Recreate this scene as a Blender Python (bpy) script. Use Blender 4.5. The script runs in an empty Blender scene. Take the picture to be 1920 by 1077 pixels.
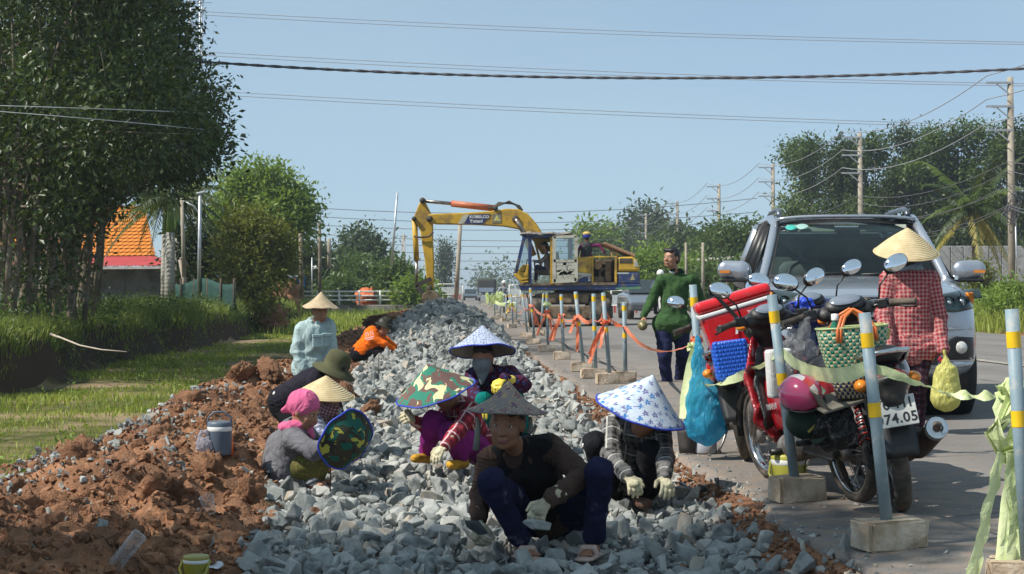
import bpy, bmesh, math, random
import numpy as np
from mathutils import Vector, Matrix, Euler

random.seed(7)
R = math.radians
S = bpy.context.scene
C = S.collection

# ------------------------------------------------------------------ camera, sky, sun, exposure
F_PX, HOR, CAM_H = 3200.0, 548.0, 1.10          # focal length and horizon of the 1920 px photograph
cd = bpy.data.cameras.new('camera')
cam = bpy.data.objects.new('camera', cd)
C.objects.link(cam)
cam.location = (0, 0, CAM_H)
cam.rotation_euler = (R(90), 0, 0)
cd.sensor_width = 36.0
cd.lens = 36.0 * F_PX / 1920.0
cd.shift_y = (HOR - 538.5) / 1920.0
cd.clip_start, cd.clip_end = 0.1, 12000
S.camera = cam
S.render.engine = 'CYCLES'

SUN_EL, SUN_TO = R(48), Vector((0.94, 0.34))      # light travels towards +x (right) and a little away
w = bpy.data.worlds.new('World'); S.world = w; w.use_nodes = True
nt = w.node_tree; nt.nodes.clear()
wo = nt.nodes.new('ShaderNodeOutputWorld'); bg = nt.nodes.new('ShaderNodeBackground')
sky = nt.nodes.new('ShaderNodeTexSky'); sky.sky_type = 'NISHITA'; sky.sun_disc = False
sky.sun_elevation = SUN_EL
sky.sun_rotation = math.atan2(-SUN_TO.x, -SUN_TO.y)
sky.air_density, sky.dust_density, sky.ozone_density, sky.altitude = 1.0, 0.5, 6.0, 3000
bg.inputs['Strength'].default_value = 0.097
veil = nt.nodes.new('ShaderNodeMix'); veil.data_type = 'RGBA'; veil.inputs[0].default_value = 0.55   # thin even veil of high haze over the whole sky
veil.inputs[7].default_value = (4.35, 5.75, 6.35, 1)
vn = nt.nodes.new('ShaderNodeTexNoise'); vn.inputs['Scale'].default_value = 3.0; vn.inputs['Detail'].default_value = 5; vm = nt.nodes.new('ShaderNodeMapping'); vm.inputs['Scale'].default_value = (1, 1, 5); vc = nt.nodes.new('ShaderNodeTexCoord')
vr = nt.nodes.new('ShaderNodeMapRange'); vr.inputs[1].default_value = .3; vr.inputs[2].default_value = .7; vr.inputs[3].default_value = .48; vr.inputs[4].default_value = .66      # faint uneven streaks in it
nt.links.new(vc.outputs['Generated'], vm.inputs[0]); nt.links.new(vm.outputs[0], vn.inputs['Vector']); nt.links.new(vn.outputs[0], vr.inputs[0]); nt.links.new(vr.outputs[0], veil.inputs[0])
nt.links.new(sky.outputs[0], veil.inputs[6]); nt.links.new(veil.outputs[2], bg.inputs[0]); nt.links.new(bg.outputs[0], wo.inputs[0])
sl = bpy.data.lights.new('sun', 'SUN'); sl.energy = 5.0; sl.angle = R(0.53); sl.color = (1.0, 0.95, 0.86)
sun = bpy.data.objects.new('sun', sl); C.objects.link(sun)
h_ = SUN_TO.normalized() * math.cos(SUN_EL)
sun.rotation_euler = Vector((h_.x, h_.y, -math.sin(SUN_EL))).to_track_quat('-Z', 'Y').to_euler()
sun.location = (-20, -5, 25)
vs = S.view_settings
vs.view_transform = 'Standard'; vs.look = 'None'; vs.exposure = 0.34; vs.gamma = 1.0; vs.use_curve_mapping = False
S.cycles.max_bounces = 6; S.cycles.transparent_max_bounces = 12; S.cycles.diffuse_bounces = 3
S.cycles.glossy_bounces = 3; S.cycles.transmission_bounces = 5; S.cycles.volume_bounces = 0
S.cycles.use_denoising = True
S.cycles.caustics_reflective = S.cycles.caustics_refractive = False

# ------------------------------------------------------------------ coordinates
SL = -0.044                                       # the road runs a little to the left of the view axis
def at(px, py, d):                                # a point of the place seen at that pixel, d metres away
    return Vector(((px - 960) * d / F_PX, d, CAM_H - (py - HOR) * d / F_PX))
def road_x(u, y): return u + SL * y
A = np.asarray
def V(*a): return Vector(a)

# ------------------------------------------------------------------ noise
def _h(ix, iy, seed):
    n = (ix.astype(np.int64) * 374761393 + iy.astype(np.int64) * 668265263 + seed * 1442695041) & 0xFFFFFFFF
    n = ((n ^ (n >> 13)) * 1274126177) & 0xFFFFFFFF
    return ((n ^ (n >> 16)) & 0xFFFF) / 65535.0
def vnoise(x, y, seed=0):
    x = np.asarray(x, float); y = np.asarray(y, float)
    ix, iy = np.floor(x), np.floor(y); fx, fy = x - ix, y - iy
    fx = fx * fx * (3 - 2 * fx); fy = fy * fy * (3 - 2 * fy)
    a, b = _h(ix, iy, seed), _h(ix + 1, iy, seed); c, d = _h(ix, iy + 1, seed), _h(ix + 1, iy + 1, seed)
    return (a + (b - a) * fx) * (1 - fy) + (c + (d - c) * fx) * fy - 0.5
def fbm(x, y, seed=0, o=4):
    s, a = 0, 1.0
    for i in range(o):
        s = s + a * vnoise(x, y, seed + i * 17); x, y, a = x * 2.03, y * 2.03, a * 0.5
    return s
def sstep(x, a, b):
    t = np.clip((np.asarray(x, float) - a) / (b - a), 0, 1); return t * t * (3 - 2 * t)

# ------------------------------------------------------------------ materials
MATS = {}
class N:                                          # small node-graph helper
    def __init__(s, name):
        s.m = bpy.data.materials.new(name); s.m.use_nodes = True; s.t = s.m.node_tree
        s.t.nodes.clear(); s.out = s.n('OutputMaterial')
    def n(s, ty, **kw):
        x = s.t.nodes.new('ShaderNode' + ty)
        for k, v in kw.items(): setattr(x, k, v)
        return x
    def put(s, sock, v):
        if isinstance(v, bpy.types.NodeSocket): s.t.links.new(v, sock)
        elif v is not None:
            if sock.type == 'RGBA' and len(v) == 3: v = (*v, 1)
            sock.default_value = v
    def coord(s, which='Object', scale=(1, 1, 1), rot=(0, 0, 0)):
        c = s.n('TexCoord'); m = s.n('Mapping'); m.inputs['Scale'].default_value = scale; m.inputs['Rotation'].default_value = rot
        s.t.links.new(c.outputs[which], m.inputs[0]); return m.outputs[0]
    def attr(s, name, scale=(1, 1, 1)):
        c = s.n('Attribute', attribute_name=name); m = s.n('Mapping'); m.inputs['Scale'].default_value = scale
        s.t.links.new(c.outputs['Vector'], m.inputs[0]); return m.outputs[0]
    def noise(s, vec, scale, detail=3, rough=.55, dist=0):
        x = s.n('TexNoise'); s.put(x.inputs['Vector'], vec); x.inputs['Scale'].default_value = scale
        x.inputs['Detail'].default_value = detail; x.inputs['Roughness'].default_value = rough; x.inputs['Distortion'].default_value = dist
        return x.outputs[0]
    def ramp(s, fac, stops, interp='LINEAR'):
        x = s.n('ValToRGB'); e = x.color_ramp; e.interpolation = interp
        while len(e.elements) < len(stops): e.elements.new(0.5)
        for el, (p, c) in zip(e.elements, stops): el.position = p; el.color = (*c, 1) if len(c) == 3 else c
        s.put(x.inputs[0], fac); return x.outputs[0]
    def gray(s, fac, lo, hi, a=0., b=1.):
        x = s.n('MapRange'); s.put(x.inputs[0], fac)
        for i, v in enumerate((lo, hi, a, b)): x.inputs[i + 1].default_value = v
        return x.outputs[0]
    def math(s, op, a, b=None, c=None):
        x = s.n('Math', operation=op)
        s.put(x.inputs[0], a); s.put(x.inputs[1], b); s.put(x.inputs[2], c); return x.outputs[0]
    def mix(s, fac, a, b, mode='MIX'):
        x = s.n('Mix', data_type='RGBA', blend_type=mode)
        s.put(x.inputs[0], fac); s.put(x.inputs[6], a); s.put(x.inputs[7], b); return x.outputs[2]
    def bump(s, h, strength=.3, dist=.01):
        x = s.n('Bump'); s.put(x.inputs['Height'], h); x.inputs['Strength'].default_value = strength; x.inputs['Distance'].default_value = dist
        return x.outputs[0]
    def bsdf(s, col, rough=.6, metal=0, normal=None, spec=.5, coat=0, trans=0, alpha=1, sheen=0, emit=None, es=0, sss=0):
        b = s.n('BsdfPrincipled')
        s.put(b.inputs['Base Color'], col); s.put(b.inputs['Roughness'], rough); s.put(b.inputs['Metallic'], metal)
        s.put(b.inputs['Normal'], normal); s.put(b.inputs['Specular IOR Level'], spec); s.put(b.inputs['Coat Weight'], coat)
        s.put(b.inputs['Transmission Weight'], trans); s.put(b.inputs['Alpha'], alpha); s.put(b.inputs['Sheen Weight'], sheen)
        if emit: s.put(b.inputs['Emission Color'], emit); b.inputs['Emission Strength'].default_value = es
        return b
    def done(s, sh): s.t.links.new(sh.outputs[0] if hasattr(sh, 'outputs') else sh, s.out.inputs[0]); return s.m
    def xyz(s, vec):
        x = s.n('SeparateXYZ'); s.put(x.inputs[0], vec); return x.outputs
def M(name, col=(.5, .5, .5), rough=.6, metal=0, var=.18, scale=8, bump=.0, bscale=40, spec=.5, coat=0, dirt=None, dscale=6, damt=.5, coord='Object'):
    """plain surface with colour variation, optional dirt patches and fine relief"""
    if name in MATS: return MATS[name]
    g = N(name); v = g.coord(coord)
    n1 = g.noise(v, scale, 4)
    lo = [c * (1 - var) for c in col]; hi = [min(1, c * (1 + var)) for c in col]
    c = g.ramp(n1, [(.3, lo), (.7, hi)])
    rg = g.gray(n1, .3, .7, max(0, rough - .07), min(1, rough + .07))
    if dirt:
        n2 = g.noise(v, dscale, 5, .65); f = g.gray(n2, .62 - .3 * damt, .75 - .2 * damt)
        c = g.mix(f, c, dirt); rg = g.math('ADD', rg, g.math('MULTIPLY', f, .25))
    nrm = g.bump(g.noise(v, bscale, 4, .6), min(1, bump), .01) if bump else None
    MATS[name] = g.done(g.bsdf(c, rg, metal, nrm, spec, coat)); return MATS[name]

# ------------------------------------------------------------------ mesh building
class MB:
    def __init__(s): s.v = []; s.f = []; s.mi = []; s.sm = []
    def add(s, vs, fs, mi=0, smooth=False):
        o = len(s.v); s.v += [tuple(p) for p in vs]
        for f in fs: s.f.append(tuple(i + o for i in f)); s.mi.append(mi); s.sm.append(smooth)
        return s
    def box(s, c, d, rot=None, mi=0, taper=1.0):
        hx, hy, hz = d[0] / 2, d[1] / 2, d[2] / 2
        P = [Vector((x * hx * (taper if z > 0 else 1), y * hy * (taper if z > 0 else 1), z * hz)) for z in (-1, 1) for y in (-1, 1) for x in (-1, 1)]
        if rot is not None:
            m = rot if isinstance(rot, Matrix) else Euler(rot).to_matrix()
            P = [m @ p for p in P]
        c = Vector(c)
        return s.add([p + c for p in P], [(0, 2, 3, 1), (4, 5, 7, 6), (0, 1, 5, 4), (2, 6, 7, 3), (0, 4, 6, 2), (1, 3, 7, 5)], mi)
    def bar(s, a, b, wd, ht, mi=0, up=(0, 0, 1)):
        a, b = Vector(a), Vector(b); y = (b - a).normalized(); z = Vector(up); x = y.cross(z)
        if x.length < 1e-4: x = y.cross(Vector((1, 0, 0)))
        x.normalize(); z = x.cross(y)
        return s.box((a + b) / 2, (wd, (b - a).length, ht), Matrix((x, y, z)).transposed(), mi)
    def tube(s, pts, r, n=8, mi=0, cap=True, smooth=True):
        P = [Vector(p) for p in pts]; k = len(P)
        rs = r if hasattr(r, '__len__') else [r] * k
        up = None; vs = []
        for i in range(k):
            t = (P[min(i + 1, k - 1)] - P[max(i - 1, 0)]).normalized()
            if up is None:
                up = Vector((0, 0, 1)) if abs(t.z) < .9 else Vector((1, 0, 0))
            x = t.cross(up).normalized(); up = x.cross(t).normalized()
            for j in range(n):
                a = 2 * math.pi * j / n; vs.append(P[i] + (x * math.cos(a) + up * math.sin(a)) * rs[i])
        fs = [(i * n + j, i * n + (j + 1) % n, (i + 1) * n + (j + 1) % n, (i + 1) * n + j) for i in range(k - 1) for j in range(n)]
        s.add(vs, fs, mi, smooth)
        if cap:
            o = len(s.v) - len(vs)
            s.f.append(tuple(o + j for j in range(n))[::-1]); s.mi.append(mi); s.sm.append(False)
            s.f.append(tuple(o + (k - 1) * n + j for j in range(n))); s.mi.append(mi); s.sm.append(False)
        return s
    def lathe(s, prof, c=(0, 0, 0), axis=(0, 0, 1), n=20, mi=0, smooth=True, closed=False):
        ax = Vector(axis).normalized(); x = ax.orthogonal().normalized(); y = ax.cross(x); c = Vector(c); vs = []
        for r, h in prof:
            for j in range(n):
                a = 2 * math.pi * j / n; vs.append(c + ax * h + (x * math.cos(a) + y * math.sin(a)) * r)
        k = len(prof); rng = range(k if closed else k - 1)
        fs = [(i * n + j, i * n + (j + 1) % n, ((i + 1) % k) * n + (j + 1) % n, ((i + 1) % k) * n + j) for i in rng for j in range(n)]
        return s.add(vs, fs, mi, smooth)
    def prism(s, poly, a, b, mi=0):                # polygon of 3-D points swept from offset a to offset b
        a, b = Vector(a), Vector(b); n = len(poly)
        P = [Vector(p) for p in poly]
        return s.add([p + a for p in P] + [p + b for p in P],
                     [tuple(range(n))[::-1], tuple(range(n, 2 * n))] + [(i, (i + 1) % n, n + (i + 1) % n, n + i) for i in range(n)], mi)
    def grid(s, fn, nu, nv, mi=0, smooth=True):
        vs = [fn(i / nu, j / nv) for j in range(nv + 1) for i in range(nu + 1)]
        fs = [(j * (nu + 1) + i, j * (nu + 1) + i + 1, (j + 1) * (nu + 1) + i + 1, (j + 1) * (nu + 1) + i) for j in range(nv) for i in range(nu)]
        return s.add(vs, fs, mi, smooth)
    def mesh(s, name, mats=()):
        me = bpy.data.meshes.new(name); me.from_pydata(s.v, [], s.f)
        for m in (mats if isinstance(mats, (list, tuple)) else [mats]): me.materials.append(m)
        me.polygons.foreach_set('material_index', s.mi); me.polygons.foreach_set('use_smooth', s.sm); me.update(); return me
    def build(s, name, mats, parent=None, **k): return obj(name, s.mesh(name, mats), parent, **k)

def fix_normals(me):
    bm = bmesh.new(); bm.from_mesh(me); bmesh.ops.recalc_face_normals(bm, faces=bm.faces); bm.to_mesh(me); bm.free()
def bevel(o, wd=.01, seg=2, ang=40):
    m = o.modifiers.new('edge', 'BEVEL'); m.width = wd; m.segments = seg; m.limit_method = 'ANGLE'; m.angle_limit = R(ang); return o
def solid(o, t, off=0):
    m = o.modifiers.new('thick', 'SOLIDIFY'); m.thickness = t; m.offset = off; return o
def subsurf(o, l=2):
    m = o.modifiers.new('smooth', 'SUBSURF'); m.levels = m.render_levels = l; return o
def obj(name, me, parent=None, loc=None, rot=None, world=False):
    """world=True: the mesh is given in world coordinates, parent (unrotated) moves it to its own origin"""
    o = bpy.data.objects.new(name, me); C.objects.link(o)
    if parent is not None:
        o.parent = parent
        if world: o.location = -parent.location
    if loc is not None: o.location = loc
    if rot is not None: o.rotation_euler = rot
    return o
def tag(o, label=None, cat=None, group=None, kind=None):
    if label: o['label'] = label
    if cat: o['category'] = cat
    if group: o['group'] = group
    if kind: o['kind'] = kind
    return o
def thing(name, label, cat, loc=(0, 0, 0), rot=(0, 0, 0), group=None):
    o = bpy.data.objects.new(name, None); C.objects.link(o); o.location = loc; o.rotation_euler = rot; o.empty_display_size = .1
    return tag(o, label, cat, group)
def kids(o): return [x for x in C.objects if x.parent is o]
def copy_tree(o, parent=None, ks=None):
    c = o.copy(); C.objects.link(c)
    if parent is not None: c.parent = parent
    for ch in KID[o.name] if o.name in KID else kids(o): copy_tree(ch, c)
    return c
KID = {}
def np_mesh(name, v, f, mats, smooth=False, attrs=None, mi=None):
    """v (n,3) array, f (m,k) index array"""
    me = bpy.data.meshes.new(name); v = np.ascontiguousarray(v, dtype=np.float32); f = np.ascontiguousarray(f, dtype=np.int32)
    me.vertices.add(len(v)); me.vertices.foreach_set('co', v.ravel())
    k = f.shape[1]; me.loops.add(f.size); me.loops.foreach_set('vertex_index', f.ravel())
    me.polygons.add(len(f)); me.polygons.foreach_set('loop_start', np.arange(0, f.size, k, dtype=np.int32))
    for m in (mats if isinstance(mats, (list, tuple)) else [mats]): me.materials.append(m)
    me.polygons.foreach_set('use_smooth', np.full(len(f), smooth))
    if mi is not None: me.polygons.foreach_set('material_index', np.asarray(mi, np.int32))
    me.update(calc_edges=True)
    for nme, arr in (attrs or {}).items():
        arr = np.asarray(arr, np.float32)
        if arr.ndim == 1: a = me.attributes.new(nme, 'FLOAT', 'POINT'); a.data.foreach_set('value', arr)
        else: a = me.attributes.new(nme, 'FLOAT_VECTOR', 'POINT'); a.data.foreach_set('vector', arr.ravel())
    me.validate(); return me
def text_mesh(txt, size, mat, extrude=.0008, align='CENTER', shear=0, space=1.0, sx=1.0, bold=0):
    c = bpy.data.curves.new('lettering', 'FONT'); c.body = txt; c.size = size; c.extrude = extrude; c.align_x = align; c.align_y = 'CENTER'
    c.shear = shear; c.space_character = space; c.offset = bold; c.resolution_u = 3
    o = bpy.data.objects.new('lettering', c); C.objects.link(o)
    dg = bpy.context.evaluated_depsgraph_get(); me = bpy.data.meshes.new_from_object(o.evaluated_get(dg))
    bpy.data.objects.remove(o); bpy.data.curves.remove(c)
    me.materials.clear(); me.materials.append(mat)
    if sx != 1: me.transform(Matrix.Diagonal((sx, 1, 1, 1)))
    return me

# ------------------------------------------------------------------ implicit bodies: smooth union of tapered limbs, skinned as one surface
class SDF:
    def __init__(s, k=.02): s.p = []; s.k = k
    def cap(s, a, b, ra, rb=None, flat=None, k=None, op=1):
        s.p.append(('c', A(a, float), A(b, float), ra, ra if rb is None else rb, flat, k or s.k, op)); return s
    def ell(s, c, r, rot=None, k=None, op=1):
        s.p.append(('e', A(c, float), A(r, float), A(rot if rot is not None else np.eye(3), float), 0, 0, k or s.k, op)); return s
    def chain(s, pts, rs, **kw):
        for i in range(len(pts) - 1): s.cap(pts[i], pts[i + 1], rs[i], rs[i + 1], **kw)
        return s
    @staticmethod
    def _eval(p, x, y, z):
        if p[0] == 'c':
            _, a, b, ra, rb, flat, k, op = p; ab = b - a; L = max(1e-9, float(ab @ ab))
            dx, dy, dz = x - a[0], y - a[1], z - a[2]
            t = np.clip((dx * ab[0] + dy * ab[1] + dz * ab[2]) / L, 0, 1)
            dx, dy, dz = dx - t * ab[0], dy - t * ab[1], dz - t * ab[2]
            if flat:
                n, q = A(flat[0], float), flat[1]; n = n / np.linalg.norm(n); e = (dx * n[0] + dy * n[1] + dz * n[2]) * (1 / q - 1)
                dx, dy, dz = dx + n[0] * e, dy + n[1] * e, dz + n[2] * e
            r = ra + (rb - ra) * t
            return np.sqrt(dx * dx + dy * dy + dz * dz) - r
        _, c, r, m, _, _, k, op = p
        dx, dy, dz = x - c[0], y - c[1], z - c[2]
        u = (dx * m[0, 0] + dy * m[1, 0] + dz * m[2, 0]) / r[0]; v = (dx * m[0, 1] + dy * m[1, 1] + dz * m[2, 1]) / r[1]
        q = (dx * m[0, 2] + dy * m[1, 2] + dz * m[2, 2]) / r[2]
        l = np.sqrt(u * u + v * v + q * q)
        return (l - 1) * min(r) * np.where(l > 1, 1.0, 1.0)
    def _bb(s, p):
        if p[0] == 'c':
            r = max(p[3], p[4]); return np.minimum(p[1], p[2]) - r, np.maximum(p[1], p[2]) + r
        r = max(p[2]); return p[1] - r, p[1] + r
    def skin(s, h=.01, wr=0, wf=14, seed=1, cut=None):
        """surface nets; returns verts, quads, and limb coordinates of each vertex"""
        bbs = [s._bb(p) for p in s.p if p[7] > 0]
        lo = np.min([b[0] for b in bbs], 0) - 4 * h; hi = np.max([b[1] for b in bbs], 0) + 4 * h
        n = np.ceil((hi - lo) / h).astype(int) + 1
        ax = [lo[i] + h * np.arange(n[i]) for i in range(3)]
        Fd = np.full(n, .5, np.float32)
        for p in s.p:
            b0, b1 = s._bb(p); mg = p[6] + 3 * h
            i0 = np.clip(((b0 - mg - lo) / h).astype(int), 0, n); i1 = np.clip(((b1 + mg - lo) / h).astype(int) + 2, 0, n)
            if (i1 <= i0).any(): continue
            x, y, z = ax[0][i0[0]:i1[0], None, None], ax[1][None, i0[1]:i1[1], None], ax[2][None, None, i0[2]:i1[2]]
            d = s._eval(p, x, y, z).astype(np.float32); sub = Fd[i0[0]:i1[0], i0[1]:i1[1], i0[2]:i1[2]]; k = p[6]
            if p[7] > 0:
                hh = np.clip(.5 + .5 * (sub - d) / k, 0, 1); sub[...] = sub * (1 - hh) + d * hh - k * hh * (1 - hh)
            else:
                d = -d; hh = np.clip(.5 - .5 * (sub - d) / k, 0, 1); sub[...] = sub * (1 - hh) + d * hh + k * hh * (1 - hh)
        if cut is not None:                       # half spaces that trim the surface: (point, outward normal)
            for c0, nn in cut:
                c0, nn = A(c0, float), A(nn, float); nn = nn / np.linalg.norm(nn)
                Fd = np.maximum(Fd, ((ax[0][:, None, None] - c0[0]) * nn[0] + (ax[1][None, :, None] - c0[1]) * nn[1] + (ax[2][None, None, :] - c0[2]) * nn[2]).astype(np.float32))
        ins = Fd < 0
        c8 = [ins[i:n[0] - 1 + i, j:n[1] - 1 + j, l:n[2] - 1 + l] for i in (0, 1) for j in (0, 1) for l in (0, 1)]
        cnt = sum(c.astype(np.int8) for c in c8); act = (cnt > 0) & (cnt < 8)
        idx = np.argwhere(act); ids = np.full(act.shape, -1, np.int64); ids[act] = np.arange(len(idx))
        acc = np.zeros((len(idx), 3)); num = np.zeros(len(idx))
        cor = [(i, j, l) for i in (0, 1) for j in (0, 1) for l in (0, 1)]
        val = {c: Fd[idx[:, 0] + c[0], idx[:, 1] + c[1], idx[:, 2] + c[2]] for c in cor}
        for c in cor:
            for a in range(3):
                if c[a] == 0:
                    d = list(c); d[a] = 1; d = tuple(d); v0, v1 = val[c], val[d]; m = (v0 < 0) != (v1 < 0)
                    t = np.where(m, v0 / np.where(m, v0 - v1, 1), 0)
                    pt = np.tile(A(c, float), (len(idx), 1)); pt[:, a] = t
                    acc[m] += pt[m]; num[m] += 1
        vv = lo + h * (idx + acc / num[:, None])
        quads = []
        for a in range(3):
            b, c = (a + 1) % 3, (a + 2) % 3
            sl0 = [slice(None)] * 3; sl1 = [slice(None)] * 3; sl0[a] = slice(0, -1); sl1[a] = slice(1, None)
            e = np.argwhere(ins[tuple(sl0)] != ins[tuple(sl1)])
            e = e[(e[:, b] > 0) & (e[:, c] > 0) & (e[:, b] < n[b] - 1) & (e[:, c] < n[c] - 1)]
            if not len(e): continue
            fl = ins[e[:, 0], e[:, 1], e[:, 2]]
            def cell(db, dc):
                q = e.copy(); q[:, b] -= db; q[:, c] -= dc; return ids[q[:, 0], q[:, 1], q[:, 2]]
            qd = np.stack([cell(1, 1), cell(0, 1), cell(0, 0), cell(1, 0)], 1); qd[~fl] = qd[~fl][:, ::-1]
            quads.append(qd)
        quads = np.concatenate(quads)
        best = np.full(len(vv), 1e9); uv = np.zeros((len(vv), 3))
        for p in s.p:
            if p[7] < 0: continue
            d = s._eval(p, vv[:, 0], vv[:, 1], vv[:, 2]); m = d < best; best[m] = d[m]
            if p[0] == 'c':
                axv = p[2] - p[1]; L = np.linalg.norm(axv); axv = axv / max(L, 1e-9)
            else: axv = p[3][:, 2]
            sd = np.cross(axv, [0, 1, 0]) if abs(axv[1]) < .85 else np.cross(axv, [1, 0, 0])
            sd /= np.linalg.norm(sd); td = np.cross(axv, sd); q = vv[m] - p[1]
            uv[m] = np.stack([q @ sd, q @ axv, q @ td], 1)
        if wr:
            e1, e2 = vv[quads[:, 2]] - vv[quads[:, 0]], vv[quads[:, 3]] - vv[quads[:, 1]]; fn = np.cross(e1, e2)
            nm = np.zeros_like(vv)
            for j in range(4): np.add.at(nm, quads[:, j], fn)
            nm /= np.linalg.norm(nm, axis=1)[:, None] + 1e-12
            rg = np.random.RandomState(seed); q = vv * wf; wv = 0
            for o in range(4):
                k1, k2 = rg.normal(size=3), rg.normal(size=3) * .6
                wv = wv + (1 - 2 * np.abs(np.sin(q @ k1 * (1 + .4 * o) + 1.7 * np.sin(q @ k2 + rg.rand() * 6)))) / (1 + .5 * o)
            vv = vv + nm * (wr * wv / 2.2)[:, None]
        return vv, quads, uv
    def build(s, name, mat, parent, h=.01, **kw):
        v, f, uv = s.skin(h, **kw)
        return obj(name, np_mesh(name, v, f, mat, True, {'limb': uv}), parent, world=True)
# ------------------------------------------------------------------ ground: verge, soil berm, stone bed, road
def road_z(u):
    u = np.asarray(u, float)
    return 0.022 * (np.minimum(u, 8.0) - 1.6) - 0.02 * np.maximum(u - 8.0, 0)
def bed_z(u, y):
    heap = sstep(y, 16, 39) * (1 - sstep(y, 43, 49)) * np.exp(-((u - 0.15) / 1.35) ** 2)
    z = -0.17 + 0.98 * heap + 0.05 * fbm(u * 1.1, y * .6, 3, 3)
    return z + 0.03 * sstep(u, 1.0, 1.6) * (1 - sstep(y, 30, 40))
def ground_z(x, y):
    x = np.asarray(x, float); y = np.asarray(y, float); u = x - SL * y
    near = 1 - sstep(y, 70, 120)
    grass = -0.40 + 0.10 * fbm(u * .5, y * .4, 5, 3) + .30 * sstep(y, 60, 95)
    ub = -6.5 + 0.5 * vnoise(y * .22, y * 0, 8) + .25 * vnoise(y * .9, y * 0, 9)
    bank = 0.46 + 0.10 * fbm(u * .35, y * .3, 11, 3)
    t = sstep(-u, -ub - .12, -ub + .32)
    z = grass * (1 - t) + bank * t
    mound = (0.14 + .16 * np.exp(-((y - 17.5) / 4.0) ** 2)) * np.exp(-((u + 1.85 + .3 * vnoise(y * .3, y * 0, 21)) / .62) ** 2)
    nz = 0.17 * fbm(u * 1.6, y * 1.5, 31, 3) + 0.10 * fbm(u * 5, y * 4.5, 37, 3) + .045 * fbm(u * 16, y * 14, 41, 3)
    rid = 0.10 * (0.5 - np.abs(fbm(u * 3.1, y * 2.6, 51, 3)) * 2)
    soil = -0.12 + mound + nz + rid
    el = -2.75 + 0.55 * fbm(y * .35, y * 0, 61, 3) + .35 * sstep(y, 14, 26)
    ts = sstep(u, el - .45, el + .25)
    ts = ts * (1 - sstep(y, 62, 90))
    z = z * (1 - ts) + soil * ts
    tb = sstep(u - .34 * (1 - sstep(y, 7.5, 11)) + .2 * fbm(u * 2, y * 1.2, 71, 3), -1.30, -0.85) * (1 - sstep(y, 50, 62))
    z = z * (1 - tb) + bed_z(u, y) * tb
    eg = .10 * fbm(y * .9, y * 0, 91, 3)
    tr = sstep(u - eg, 1.22, 1.66)
    z = z * (1 - tr) + (road_z(u) - .022 - .14 * sstep(u, 1.85, 2.2) + .02 * fbm(u * 9, y * 8, 43, 2) * (1 - sstep(u, 1.5, 1.75))) * tr
    ts = np.maximum(ts * (1 - tb), sstep(u - eg, 1.28, 1.5)); tb = tb * (1 - sstep(u - eg, 1.32, 1.55))
    tv = sstep(u, 14.2, 15.2)
    z = z * (1 - tv) + (-.06 + .12 * fbm(x * .4, y * .4, 81, 3) + .04 * np.minimum(u - 14.2, 12)) * tv
    far = sstep(y, 110, 200)
    z = z * (1 - far * (u < 1.5)) + (-.05) * far * (u < 1.5)
    return z, ts, tb, tv
def seat(px, py, d0=5.5, d1=60):
    """the point where the sight line through a pixel meets the ground"""
    d = np.geomspace(d0, d1, 900); x = (px - 960) * d / F_PX; z = CAM_H - (py - HOR) * d / F_PX; g_ = ground_z(x, d)[0]; i = int(np.argmax(z <= g_ + .004)); return Vector((x[i], d[i], g_[i]))
def gz(x, y): return float(ground_z(A([x]), A([y]))[0][0])

us = np.concatenate([-(np.geomspace(9, 2500, 46)[::-1]), np.arange(-8.6, -3.4, .16), np.arange(-3.4, 1.9, .04), np.arange(1.95, 14, .6), np.arange(14, 24, .5), np.geomspace(24, 2500, 40)])
ys = np.concatenate([[-60, -20, 0, 3], np.geomspace(5, 80, 480), np.geomspace(81, 5000, 130)])
UU, YY = np.meshgrid(us, ys)
XX = UU + SL * np.minimum(YY, 900)
ZZ, m_soil, m_bed, m_verge = ground_z(XX, YY)
ZZ = np.where(np.abs(UU) > 60, ZZ * .3 - .05, ZZ)
nu_, ny_ = len(us), len(ys)
ii = (np.arange(ny_ - 1)[:, None] * nu_ + np.arange(nu_ - 1)[None]).ravel()
gf = np.stack([ii, ii + 1, ii + nu_ + 1, ii + nu_], 1)

g = N('earth'); v = g.coord('Object')
a_s = g.n('Attribute', attribute_name='soil').outputs['Fac']; a_b = g.n('Attribute', attribute_name='bed').outputs['Fac']
n1 = g.noise(v, 3.2, 5, .6); n2 = g.noise(v, 19, 5, .65); n3 = g.noise(v, .55, 3); n4 = g.noise(v, 70, 3)
soil = g.ramp(n1, [(.30, (.075, .04, .025)), (.43, (.19, .092, .050)), (.56, (.34, .162, .082)), (.74, (.47, .275, .17))])
soil = g.mix(g.gray(n3, .48, .62, 0, .6), soil, (.085, .055, .040)); soil = g.mix(g.gray(n2, .42, .62, 0, .55), soil, (.12, .065, .04)); soil = g.mix(g.gray(n4, .5, .75, 0, .4), soil, (.40, .25, .165))
turf = g.ramp(n1, [(.3, (.045, .055, .014)), (.55, (.10, .105, .03)), (.72, (.20, .15, .08))])
turf = g.mix(g.gray(n3, .50, .62), turf, g.mix(n2, (.36, .26, .17), (.22, .16, .09)))
bedc = g.ramp(n2, [(.3, (.10, .105, .10)), (.6, (.24, .24, .225)), (.75, (.26, .20, .15))])
bedc = g.mix(g.gray(n1, .56, .68, 0, .8), bedc, (.30, .16, .085))
wob = g.math('ADD', a_s, g.gray(n2, .3, .7, -.22, .22))
col = g.mix(g.gray(wob, .4, .6), turf, soil); col = g.mix(g.gray(g.math('ADD', a_b, g.gray(n2, .3, .7, -.2, .2)), .42, .58), col, bedc)
slope = g.gray(g.xyz(g.n('NewGeometry').outputs['True Normal'])[2], .62, .86, 1, 0)
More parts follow.
